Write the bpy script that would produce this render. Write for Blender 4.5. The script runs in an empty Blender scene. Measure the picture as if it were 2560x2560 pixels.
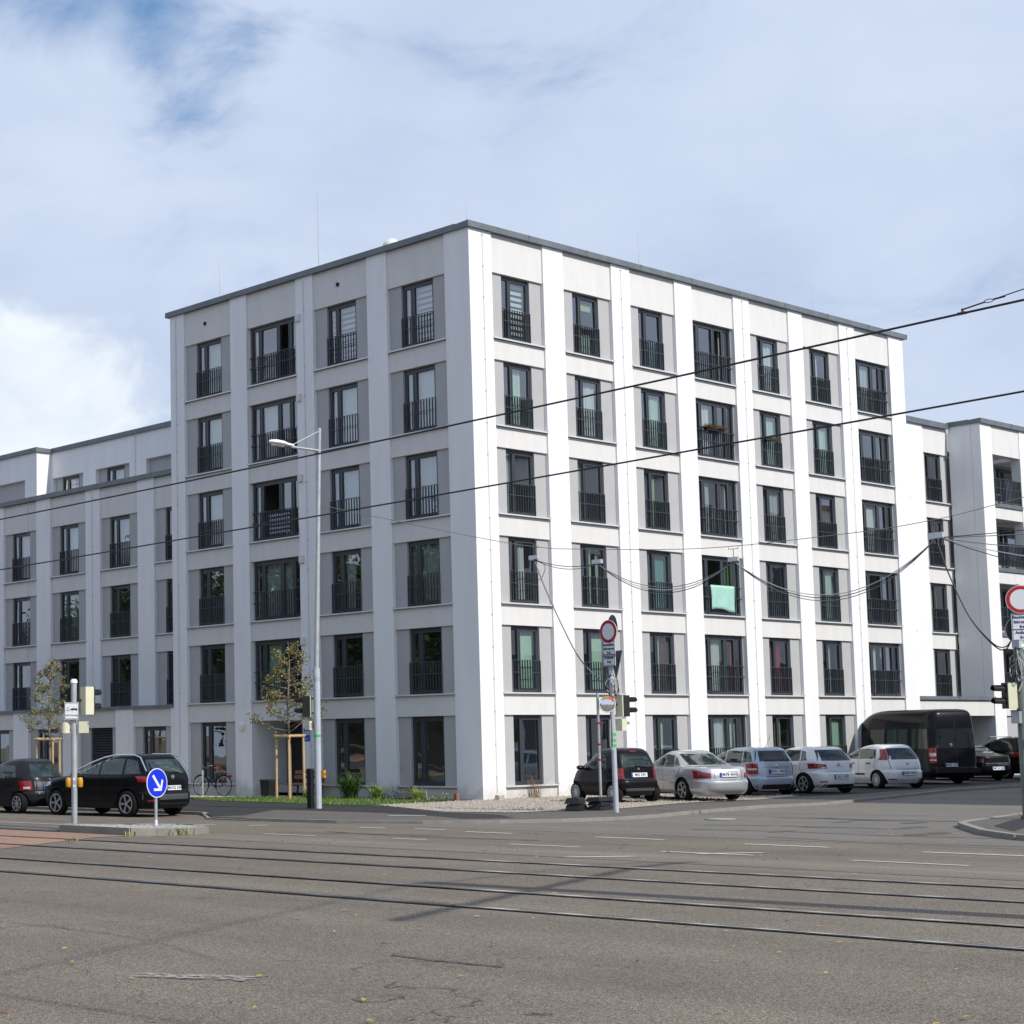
import bpy, bmesh, math, random
from mathutils import Vector, Matrix, Euler
from mathutils.bvhtree import BVHTree

random.seed(7)
scene = bpy.context.scene
COL = scene.collection
R = math.radians

# ------------------------------------------------------------------ camera
cam_d = bpy.data.cameras.new("camera")
cam = bpy.data.objects.new("camera", cam_d)
COL.objects.link(cam)
scene.camera = cam
CAM_POS = Vector((-40.9641, -36.7907, 1.3761))
yaw, pitch, roll = 0.7067, 0.0969, -0.0138
fwd = Vector((math.sin(yaw) * math.cos(pitch), math.cos(yaw) * math.cos(pitch), math.sin(pitch)))
rgt = Vector((math.cos(yaw), -math.sin(yaw), 0))
upv = rgt.cross(fwd)
r2 = math.cos(roll) * rgt + math.sin(roll) * upv
u2 = -math.sin(roll) * rgt + math.cos(roll) * upv
rm = Matrix((r2, u2, -fwd)).transposed()
cam.matrix_world = Matrix.Translation(CAM_POS) @ rm.to_4x4()
cam_d.sensor_width = 36
cam_d.lens = 4456.55 / 2560 * 36
cam_d.shift_x = 677.6 / 2560      # the photograph is an off-centre crop
cam_d.shift_y = 141.4 / 2560
cam_d.clip_start = 0.1
cam_d.clip_end = 3000

# ------------------------------------------------------------------ light
SUN_EL, SUN_AZ = R(41), R(175)     # azimuth measured from +Y towards +X
S = Vector((math.sin(SUN_AZ) * math.cos(SUN_EL), math.cos(SUN_AZ) * math.cos(SUN_EL), math.sin(SUN_EL)))
sun_d = bpy.data.lights.new("sun", 'SUN')
sun_d.energy = 3.8
sun_d.angle = R(0.55)
sun_d.color = (1.0, 0.955, 0.89)
sun = bpy.data.objects.new("sun", sun_d)
sun.rotation_euler = S.to_track_quat('Z', 'Y').to_euler()
sun.location = (0, -60, 60)
COL.objects.link(sun)

scene.view_settings.view_transform = 'Standard'
scene.view_settings.look = 'None'
scene.view_settings.exposure = 0.16
scene.view_settings.gamma = 1.0
scene.render.resolution_x = 1024
scene.render.resolution_y = 1024
scene.cycles.max_bounces = 7
scene.cycles.diffuse_bounces = 3
scene.cycles.glossy_bounces = 3
scene.cycles.transmission_bounces = 3
scene.cycles.transparent_max_bounces = 10
scene.cycles.caustics_reflective = False
scene.cycles.caustics_refractive = False

world = bpy.data.worlds.new("World")
scene.world = world
world.use_nodes = True
wn, wl = world.node_tree.nodes, world.node_tree.links
wn.clear()


def N(t, **k):
    n = wn.new(t)
    for a, b in k.items():
        setattr(n, a, b)
    return n


w_out = N('ShaderNodeOutputWorld')
w_bg = N('ShaderNodeBackground')
w_bg.inputs[1].default_value = 0.1
wl.new(w_bg.outputs[0], w_out.inputs[0])
sky = N('ShaderNodeTexSky', sky_type='NISHITA')
sky.sun_disc = False
sky.sun_elevation = SUN_EL
sky.sun_rotation = SUN_AZ
sky.dust_density = 0.6
sky.ozone_density = 2.2
tc = N('ShaderNodeTexCoord')


def wnoise(scale, detail, rough, dist, vscale=(1, 1, 1), off=(0, 0, 0)):
    mp = N('ShaderNodeMapping')
    mp.inputs['Scale'].default_value = vscale
    mp.inputs['Location'].default_value = off
    wl.new(tc.outputs['Generated'], mp.inputs[0])
    n = N('ShaderNodeTexNoise')
    n.inputs['Scale'].default_value = scale
    n.inputs['Detail'].default_value = detail
    n.inputs['Roughness'].default_value = rough
    n.inputs['Distortion'].default_value = dist
    wl.new(mp.outputs[0], n.inputs['Vector'])
    return n.outputs[0]


def wmath(op, a, b=None, c=None, clamp=False):
    m = N('ShaderNodeMath', operation=op)
    m.use_clamp = clamp
    for i, v in enumerate((a, b, c)):
        if v is None:
            continue
        if isinstance(v, (int, float)):
            m.inputs[i].default_value = v
        else:
            wl.new(v, m.inputs[i])
    return m.outputs[0]


def wmap(v, a, b, c, d):
    m = N('ShaderNodeMapRange')
    m.interpolation_type = 'SMOOTHSTEP'
    for i, q in enumerate((a, b, c, d)):
        m.inputs[i + 1].default_value = q
    wl.new(v, m.inputs[0])
    return m.outputs[0]


def wdot(az, el):
    v = N('ShaderNodeVectorMath', operation='DOT_PRODUCT')
    az, el = R(az), R(el)
    v.inputs[1].default_value = (math.sin(az) * math.cos(el), math.cos(az) * math.cos(el), math.sin(el))
    wl.new(tc.outputs['Generated'], v.inputs[0])
    return v.outputs['Value']


def wmix(f, a, b):
    m = N('ShaderNodeMix', data_type='RGBA')
    for sock, v in ((m.inputs[0], f), (m.inputs[6], a), (m.inputs[7], b)):
        if isinstance(v, tuple):
            sock.default_value = (*v, 1)
        elif isinstance(v, (int, float)):
            sock.default_value = v
        else:
            wl.new(v, sock)
    return m.outputs[2]


# broken cloud deck: soft grey-blue and white layers with a few blue gaps
big = wnoise(2.6, 6, 0.52, 0.5, (1, 1, 2.2), (0.3, 1.7, 0.4))
fine = wnoise(6.5, 10, 0.6, 0.7, (1, 1, 1.8), (4.1, 0.2, 2.0))
gap = wmap(wdot(34.3, 26.0), 0.9935, 1.0000, 0, 1)           # the blue opening of the photograph
gap2 = wmap(wdot(39.5, 21.8), 0.9984, 1.0000, 0, 1)
cover = wmath('ADD', wmath('MULTIPLY', big, 0.35), wmath('MULTIPLY', fine, 0.8))
cover = wmath('ADD', cover, 0.12)
cover = wmath('SUBTRACT', cover, wmath('MULTIPLY', gap, 0.35))
sepz = N('ShaderNodeSeparateXYZ')
wl.new(tc.outputs['Generated'], sepz.inputs[0])
cover = wmath('SUBTRACT', cover, wmath('MULTIPLY', wmap(sepz.outputs[2], 0.40, 0.80, 0, 1), 0.20))   # deck thinned overhead, out of view, to make the ambient bluer and dimmer
cover = wmath('SUBTRACT', cover, wmath('MULTIPLY', gap2, 0.17))
cover = wmap(cover, 0.30, 0.64, 0, 1)
tone = wmath('ADD', wmath('MULTIPLY', wnoise(4.2, 7, 0.5, 0.5, (1, 1, 2.0), (1.5, 3.1, 0.7)), 0.75),
             wmath('MULTIPLY', fine, 0.25))
tone = wmap(tone, 0.28, 0.70, 0, 1)
cl = wmix(tone, (4.6, 5.5, 7.35), (6.0, 6.85, 8.35))
puff = wnoise(16, 6, 0.55, 0.3, (1, 1, 1.3), (2.2, 5.1, 0.9))
heap = wmap(wmath('ADD', wdot(32.0, 6.5), wmath('MULTIPLY', wmath('SUBTRACT', puff, 0.5), 0.016)), 0.9900, 0.9945, 0, 1)
cl = wmix(wmath('MULTIPLY', heap, wmap(puff, 0.25, 0.75, 0.45, 0.95)), cl, (8.3, 8.9, 9.4))
skyblue = wmix(0.55, sky.outputs[0], (0.45, 2.3, 5.6))
wl.new(wmix(cover, skyblue, cl), w_bg.inputs[0])

# ------------------------------------------------------------------ materials
MATS = {}


def mat(name, col=(0.5, 0.5, 0.5), rough=0.6, metal=0.0, coat=0.0, spec=0.5, var=0.0, vscale=3.0, bump=0.0, bscale=80.0, zs=1.0, dirt=0.0):
    if name in MATS:
        return MATS[name]
    m = bpy.data.materials.new(name)
    m.use_nodes = True
    nt = m.node_tree
    b = nt.nodes['Principled BSDF']
    b.inputs['Base Color'].default_value = (*col, 1)
    b.inputs['Roughness'].default_value = rough
    b.inputs['Metallic'].default_value = metal
    b.inputs['Coat Weight'].default_value = coat
    b.inputs['Coat Roughness'].default_value = 0.04
    b.inputs['Specular IOR Level'].default_value = spec
    if var > 0 or bump > 0:
        t = nt.nodes.new('ShaderNodeTexCoord')
        g = nt.nodes.new('ShaderNodeNewGeometry')
    if var > 0:
        n = nt.nodes.new('ShaderNodeTexNoise')
        n.inputs['Scale'].default_value = vscale
        n.inputs['Detail'].default_value = 6
        n.inputs['Roughness'].default_value = 0.62
        mpv = nt.nodes.new('ShaderNodeMapping')
        mpv.inputs['Scale'].default_value = (1, 1, zs)
        nt.links.new(g.outputs['Position'], mpv.inputs[0])
        nt.links.new(mpv.outputs[0], n.inputs['Vector'])
        mr = nt.nodes.new('ShaderNodeMapRange')
        mr.inputs[1].default_value = 0.3
        mr.inputs[2].default_value = 0.7
        mr.inputs[3].default_value = 1 - var
        mr.inputs[4].default_value = 1 + var
        nt.links.new(n.outputs[0], mr.inputs[0])
        mx = nt.nodes.new('ShaderNodeMix')
        mx.data_type = 'RGBA'
        mx.blend_type = 'MULTIPLY'
        mx.inputs[0].default_value = 1
        mx.inputs[6].default_value = (*col, 1)
        nt.links.new(mr.outputs[0], mx.inputs[7])
        nt.links.new(mx.outputs[2], b.inputs['Base Color'])
        if dirt > 0:      # splash dirt along the foot of the wall, ragged at its upper edge
            sx = nt.nodes.new('ShaderNodeSeparateXYZ')
            nt.links.new(g.outputs['Position'], sx.inputs[0])
            dn = nt.nodes.new('ShaderNodeTexNoise')
            dn.inputs['Scale'].default_value = 2.4
            dn.inputs['Detail'].default_value = 7
            nt.links.new(g.outputs['Position'], dn.inputs['Vector'])
            ad = nt.nodes.new('ShaderNodeMath')
            ad.operation = 'MULTIPLY_ADD'
            ad.inputs[1].default_value = -1.3
            nt.links.new(dn.outputs[0], ad.inputs[0])
            nt.links.new(sx.outputs[2], ad.inputs[2])
            dr_ = nt.nodes.new('ShaderNodeMapRange')
            dr_.interpolation_type = 'SMOOTHSTEP'
            dr_.inputs[1].default_value = -1.15
            dr_.inputs[2].default_value = -0.55
            dr_.inputs[3].default_value = dirt
            dr_.inputs[4].default_value = 0.0
            nt.links.new(ad.outputs[0], dr_.inputs[0])
            md = nt.nodes.new('ShaderNodeMix')
            md.data_type = 'RGBA'
            nt.links.new(dr_.outputs[0], md.inputs[0])
            nt.links.new(mx.outputs[2], md.inputs[6])
            md.inputs[7].default_value = (0.30, 0.27, 0.23, 1)
            nt.links.new(md.outputs[2], b.inputs['Base Color'])
    if bump > 0:
        n2 = nt.nodes.new('ShaderNodeTexNoise')
        n2.inputs['Scale'].default_value = bscale
        n2.inputs['Detail'].default_value = 3
        nt.links.new(g.outputs['Position'], n2.inputs['Vector'])
        bp = nt.nodes.new('ShaderNodeBump')
        bp.inputs['Strength'].default_value = bump
        bp.inputs['Distance'].default_value = 0.01
        nt.links.new(n2.outputs[0], bp.inputs['Height'])
        nt.links.new(bp.outputs[0], b.inputs['Normal'])
    MATS[name] = m
    return m


def glass_mat(name, tint=(0.84, 0.93, 0.90), f0=0.27, refl=(0.95, 0.97, 1.0)):
    m = bpy.data.materials.new(name)
    m.use_nodes = True
    nt = m.node_tree
    nt.nodes.clear()
    o = nt.nodes.new('ShaderNodeOutputMaterial')
    tr = nt.nodes.new('ShaderNodeBsdfTransparent')
    tr.inputs[0].default_value = (*tint, 1)
    gl = nt.nodes.new('ShaderNodeBsdfGlossy')
    gl.inputs[0].default_value = (*refl, 1)
    gl.inputs['Roughness'].default_value = 0.0
    lw_ = nt.nodes.new('ShaderNodeLayerWeight')
    lw_.inputs[0].default_value = 0.5
    pw = nt.nodes.new('ShaderNodeMath')
    pw.operation = 'POWER'
    pw.inputs[1].default_value = 5
    nt.links.new(lw_.outputs['Facing'], pw.inputs[0])
    fr = nt.nodes.new('ShaderNodeMath')
    fr.operation = 'MULTIPLY_ADD'
    fr.inputs[1].default_value = 1 - f0
    fr.inputs[2].default_value = f0
    nt.links.new(pw.outputs[0], fr.inputs[0])
    geo = nt.nodes.new('ShaderNodeNewGeometry')
    nz = nt.nodes.new('ShaderNodeTexNoise')
    nz.inputs['Scale'].default_value = 1.3
    nz.inputs['Detail'].default_value = 1
    nt.links.new(geo.outputs['Position'], nz.inputs['Vector'])
    bp = nt.nodes.new('ShaderNodeBump')
    bp.inputs['Strength'].default_value = 0.12
    bp.inputs['Distance'].default_value = 0.02
    nt.links.new(nz.outputs[0], bp.inputs['Height'])
    nt.links.new(bp.outputs[0], gl.inputs['Normal'])
    mx = nt.nodes.new('ShaderNodeMixShader')
    nt.links.new(fr.outputs[0], mx.inputs[0])
    nt.links.new(tr.outputs[0], mx.inputs[1])
    nt.links.new(gl.outputs[0], mx.inputs[2])
    nt.links.new(mx.outputs[0], o.inputs[0])
    MATS[name] = m
    return m


def fabric_mat(name, col, trans=0.35):
    m = bpy.data.materials.new(name)
    m.use_nodes = True
    nt = m.node_tree
    nt.nodes.clear()
    o = nt.nodes.new('ShaderNodeOutputMaterial')
    d = nt.nodes.new('ShaderNodeBsdfDiffuse')
    d.inputs[0].default_value = (*col, 1)
    t = nt.nodes.new('ShaderNodeBsdfTranslucent')
    t.inputs[0].default_value = (*col, 1)
    mx = nt.nodes.new('ShaderNodeMixShader')
    mx.inputs[0].default_value = trans
    nt.links.new(d.outputs[0], mx.inputs[1])
    nt.links.new(t.outputs[0], mx.inputs[2])
    nt.links.new(mx.outputs[0], o.inputs[0])
    MATS[name] = m
    return m


def asphalt_mat(name, dark, light, patch=0.22, grain=70.0, tint=None, rough=0.88, streak=0.0):
    m = bpy.data.materials.new(name)
    m.use_nodes = True
    nt = m.node_tree
    L = nt.links
    b = nt.nodes['Principled BSDF']
    g = nt.nodes.new('ShaderNodeNewGeometry')

    def noise(sc, det, ro, vs=(1, 1, 1)):
        mp = nt.nodes.new('ShaderNodeMapping')
        mp.inputs['Scale'].default_value = vs
        L.new(g.outputs['Position'], mp.inputs[0])
        n = nt.nodes.new('ShaderNodeTexNoise')
        n.inputs['Scale'].default_value = sc
        n.inputs['Detail'].default_value = det
        n.inputs['Roughness'].default_value = ro
        L.new(mp.outputs[0], n.inputs['Vector'])
        return n.outputs[0]
    vor = nt.nodes.new('ShaderNodeTexVoronoi')
    vor.inputs['Scale'].default_value = grain
    L.new(g.outputs['Position'], vor.inputs['Vector'])
    sep = nt.nodes.new('ShaderNodeSeparateColor')
    L.new(vor.outputs['Color'], sep.inputs[0])
    n1 = noise(grain * 0.6, 5, 0.75)

    def mth(op, a, bb):
        q = nt.nodes.new('ShaderNodeMath')
        q.operation = op
        for i, v in enumerate((a, bb)):
            if isinstance(v, (int, float)):
                q.inputs[i].default_value = v
            else:
                L.new(v, q.inputs[i])
        return q.outputs[0]
    f = mth('ADD', mth('MULTIPLY', sep.outputs[0], 0.55), mth('MULTIPLY', n1, 0.45))
    f = mth('POWER', f, 2.0)
    mx = nt.nodes.new('ShaderNodeMix')
    mx.data_type = 'RGBA'
    mx.inputs[6].default_value = (*dark, 1)
    mx.inputs[7].default_value = (*light, 1)
    L.new(f, mx.inputs[0])
    big = mth('ADD', mth('MULTIPLY', noise(0.35, 6, 0.6), 0.6), mth('MULTIPLY', noise(1.1, 7, 0.65, (1, 0.22, 1)), 0.4))
    vc = nt.nodes.new('ShaderNodeTexVoronoi')
    vc.feature = 'DISTANCE_TO_EDGE'
    vc.inputs['Scale'].default_value = 0.33
    wob = nt.nodes.new('ShaderNodeVectorMath')
    wob.operation = 'ADD'
    wn2 = nt.nodes.new('ShaderNodeTexNoise')
    wn2.inputs['Scale'].default_value = 1.6
    wn2.inputs['Detail'].default_value = 5
    L.new(g.outputs['Position'], wn2.inputs['Vector'])
    L.new(g.outputs['Position'], wob.inputs[0])
    L.new(wn2.outputs['Color'], wob.inputs[1])
    L.new(wob.outputs[0], vc.inputs['Vector'])
    cr = nt.nodes.new('ShaderNodeMapRange')
    cr.inputs[1].default_value = 0.0015
    cr.inputs[2].default_value = 0.0055
    cr.inputs[3].default_value = 1.0
    cr.inputs[4].default_value = 0.0
    L.new(vc.outputs['Distance'], cr.inputs[0])
    msk = nt.nodes.new('ShaderNodeMapRange')
    msk.inputs[1].default_value = 0.50
    msk.inputs[2].default_value = 0.60
    L.new(noise(0.16, 3, 0.5), msk.inputs[0])
    crack = mth('MULTIPLY', mth('MULTIPLY', cr.outputs[0], msk.outputs[0]), 0.35)
    track = noise(0.9, 4, 0.55, (1, 0.03, 1))
    big = mth('ADD', mth('MULTIPLY', big, 0.62), mth('MULTIPLY', track, 0.38))
    big = mth('SUBTRACT', big, crack)
    mr = nt.nodes.new('ShaderNodeMapRange')
    mr.clamp = False
    mr.inputs[1].default_value = 0.36
    mr.inputs[2].default_value = 0.64
    mr.inputs[3].default_value = 1 - patch
    mr.inputs[4].default_value = 1 + patch
    L.new(big, mr.inputs[0])
    mm = nt.nodes.new('ShaderNodeMix')
    mm.data_type = 'RGBA'
    mm.blend_type = 'MULTIPLY'
    mm.inputs[0].default_value = 1
    L.new(mx.outputs[2], mm.inputs[6])
    L.new(mr.outputs[0], mm.inputs[7])
    mx0 = nt.nodes.new('ShaderNodeMath')
    mx0.operation = 'MAXIMUM'
    mx0.inputs[1].default_value = 0.3
    L.new(mr.outputs[0], mx0.inputs[0])
    L.new(mx0.outputs[0], mm.inputs[7])
    L.new(mm.outputs[2], b.inputs['Base Color'])
    b.inputs['Roughness'].default_value = rough
    b.inputs['Specular IOR Level'].default_value = 0.35
    bp = nt.nodes.new('ShaderNodeBump')
    bp.inputs['Strength'].default_value = 0.55
    bp.inputs['Distance'].default_value = 0.012
    L.new(f, bp.inputs['Height'])
    L.new(bp.outputs[0], b.inputs['Normal'])
    MATS[name] = m
    return m


mat('plaster', (0.80, 0.805, 0.81), 0.9, dirt=.38, var=0.045, vscale=2.2, zs=.14, bump=0.25, bscale=120, spec=0.2)
mat('plaster_warm', (0.672, 0.664, 0.648), 0.9, dirt=.38, var=0.045, vscale=2.6, zs=.22, bump=0.25, bscale=120, spec=0.2)
mat('plaster_panel', (0.43, 0.428, 0.43), 0.9, var=0.03, vscale=1.6, bump=0.2, bscale=120, spec=0.2)
mat('brick_dark', (0.075, 0.06, 0.05), 0.9, var=.2, vscale=2)
mat('plinth', (0.36, 0.35, 0.34), 0.9, var=0.08, vscale=2, bump=0.3)
mat('zinc', (0.15, 0.17, 0.18), 0.5, metal=0.3, var=0.18, vscale=1.7)
mat('sill_metal', (0.66, 0.67, 0.68), 0.45, metal=0.2, var=0.06)
mat('frame', (0.048, 0.054, 0.064), 0.33, var=0.05, spec=0.45)
mat('rail_steel', (0.075, 0.085, 0.095), 0.38, spec=0.5)
mat('interior', (0.30, 0.29, 0.27), 0.9)
mat('slab', (0.30, 0.29, 0.28), 0.9)
mat('roof', (0.25, 0.25, 0.25), 0.9)
mat('black', (0.012, 0.012, 0.013), 0.6)
mat('dark_metal', (0.03, 0.032, 0.037), 0.5)
mat('galv', (0.44, 0.46, 0.47), 0.5, metal=0.45, var=0.16, vscale=5)
mat('grey_paint', (0.43, 0.47, 0.52), 0.45, var=0.12, vscale=4)
mat('white_lamp', (0.8, 0.8, 0.78), 0.35)
mat('cream', (0.66, 0.65, 0.47), 0.5, var=0.05)
mat('wire', (0.02, 0.02, 0.022), 0.6)
mat('wire_grey', (0.17, 0.17, 0.18), 0.6)
mat('wire_pale', (0.42, 0.42, 0.42), 0.6)
mat('copper', (0.35, 0.16, 0.09), 0.5, metal=0.6)
mat('sign_white', (0.72, 0.74, 0.76), 0.4)
mat('sign_red', (0.42, 0.015, 0.02), 0.4)
mat('sign_blue', (0.005, 0.03, 0.62), 0.35)
mat('ink', (0.012, 0.018, 0.075), 0.5)
mat('pole_green', (0.15, 0.175, 0.155), 0.5, var=.2, vscale=5)
mat('sign_back', (0.075, 0.08, 0.09), 0.5)
mat('plate_blue', (0.01, 0.08, 0.5), 0.4)
mat('yellow', (0.58, 0.28, 0.02), 0.45)
mat('orange', (0.75, 0.13, 0.01), 0.4)
mat('green_tape', (0.02, 0.5, 0.12), 0.5)
mat('red_tape', (0.45, 0.01, 0.02), 0.5)
mat('rubber', (0.009, 0.009, 0.0095), 0.85, spec=0.2)
mat('rim', (0.5, 0.51, 0.52), 0.35, metal=0.5)
mat('trim_grey', (0.055, 0.058, 0.065), 0.5)
mat('rim_dark', (0.012, 0.012, 0.013), 0.6)
mat('chrome', (0.75, 0.76, 0.78), 0.12, metal=1)
mat('plastic', (0.012, 0.0125, 0.014), 0.6, spec=0.3)
mat('tail_red', (0.24, 0.005, 0.010), 0.16, coat=.7)
mat('tail_clear', (0.6, 0.55, 0.55), 0.15, coat=1)
mat('tail_dark', (0.05, 0.02, 0.025), 0.2, coat=1)
mat('car_glass', (0.006, 0.010, 0.012), 0.03, spec=0.7, coat=0.0)
mat('car_glass_pale', (0.022, 0.036, 0.036), 0.03, spec=0.8, coat=0.0, var=0.75, vscale=3.2)
mat('steel_rail', (0.62, 0.60, 0.57), 0.2, metal=0.95)
mat('groove', (0.008, 0.008, 0.008), 0.9)
mat('bitumen', (0.05, 0.046, 0.042), 0.8, var=.3, vscale=3)
mat('tar', (0.085, 0.078, 0.068), 0.8, var=.3, vscale=4)
mat('kerb', (0.25, 0.232, 0.205), 0.85, var=0.16, vscale=2.5, bump=0.4, bscale=60)
mat('paint_white', (0.62, 0.61, 0.58), 0.7, var=0.1, vscale=9)
mat('paint_worn', (0.33, 0.31, 0.28), 0.8, var=0.25, vscale=14)
mat('wood_pale', (0.50, 0.34, 0.185), 0.7, var=0.2, vscale=4, bump=0.2, bscale=40)
mat('wood_brown', (0.24, 0.10, 0.045), 0.6, var=0.2, vscale=5)
mat('bark', (0.20, 0.165, 0.13), 0.9, var=0.25, vscale=12, bump=0.4, bscale=50)
mat('path', (0.52, 0.45, 0.33), 0.9, var=0.12, vscale=2, bump=0.3, bscale=50)
mat('soil', (0.06, 0.04, 0.028), 0.95, var=0.3, vscale=6, bump=0.6, bscale=30)
mat('cobble', (0.33, 0.33, 0.31), 0.8, var=0.18, vscale=6, bump=0.4, bscale=60)
mat('joint', (0.14, 0.135, 0.12), 0.95)
mat('mirror', (0.9, 0.9, 0.9), 0.02, metal=1)
mat('towel', (0.33, 0.57, 0.48), 0.9, var=0.15, vscale=14)
mat('terracotta', (0.30, 0.13, 0.06), 0.8)
mat('saddle_orange', (0.75, 0.12, 0.015), 0.4)
mat('dark_red', (0.3, 0.01, 0.015), 0.5)
mat('leaf_a', (0.165, 0.165, 0.058), 0.6)
mat('leaf_b', (0.30, 0.25, 0.09), 0.6)
mat('leaf_c', (0.17, 0.07, 0.035), 0.6)
mat('leaf_green', (0.045, 0.10, 0.022), 0.6)
mat('leaf_yellow', (0.40, 0.27, 0.05), 0.6)
mat('leaf_dark', (0.028, 0.05, 0.016), 0.7)
mat('leaf_olive', (0.085, 0.095, 0.02), 0.7)
mat('grass_blade', (0.082, 0.15, 0.028), 0.6, var=0.3, vscale=8)
mat('grass_pale', (0.30, 0.40, 0.07), 0.6)
mat('dry', (0.20, 0.13, 0.065), 0.9)
mat('turf', (0.075, 0.13, 0.03), 0.95, var=0.3, vscale=7, bump=0.5, bscale=60)
mat('pebble', (0.38, 0.335, 0.275), 0.9, var=0.28, vscale=17, bump=0.7, bscale=45)
mat('pebble_stone', (0.43, 0.38, 0.315), 0.85, var=0.22, vscale=11)
glass_mat('glass')
for nm, c, t in (('cur_white', (0.84, 0.85, 0.85), 0.35), ('cur_mint', (0.66, 0.84, 0.72), 0.35), ('cur_lime', (0.58, 0.66, 0.36), 0.4),
                 ('cur_red', (0.34, 0.012, 0.03), 0.2), ('cur_brown', (0.14, 0.075, 0.05), 0.2), ('cur_grey', (0.58, 0.59, 0.61), 0.3),
                 ('cur_teal', (0.2, 0.42, 0.42), 0.3), ('cur_green', (0.32, 0.62, 0.2), 0.4), ('cur_blue', (0.05, 0.09, 0.2), 0.2)):
    fabric_mat(nm, c, t)
asphalt_mat('asphalt', (0.037, 0.0308, 0.024), (0.51, 0.424, 0.328), 0.24, 120)
asphalt_mat('asphalt_new', (0.022, 0.0215, 0.022), (0.062, 0.059, 0.058), 0.14, 80)
asphalt_mat('asphalt_worn', (0.053, 0.0445, 0.035), (0.52, 0.435, 0.34), 0.2, 120)
asphalt_mat('asphalt_grey', (0.115, 0.104, 0.088), (0.30, 0.274, 0.232), 0.16, 90)
asphalt_mat('asphalt_foot', (0.07, 0.062, 0.053), (0.25, 0.222, 0.19), 0.14, 75)
asphalt_mat('asphalt_red', (0.21, 0.12, 0.08), (0.52, 0.33, 0.225), 0.22, 60)
asphalt_mat('slab_dark', (0.05, 0.05, 0.052), (0.12, 0.12, 0.12), 0.2, 40)


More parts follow.
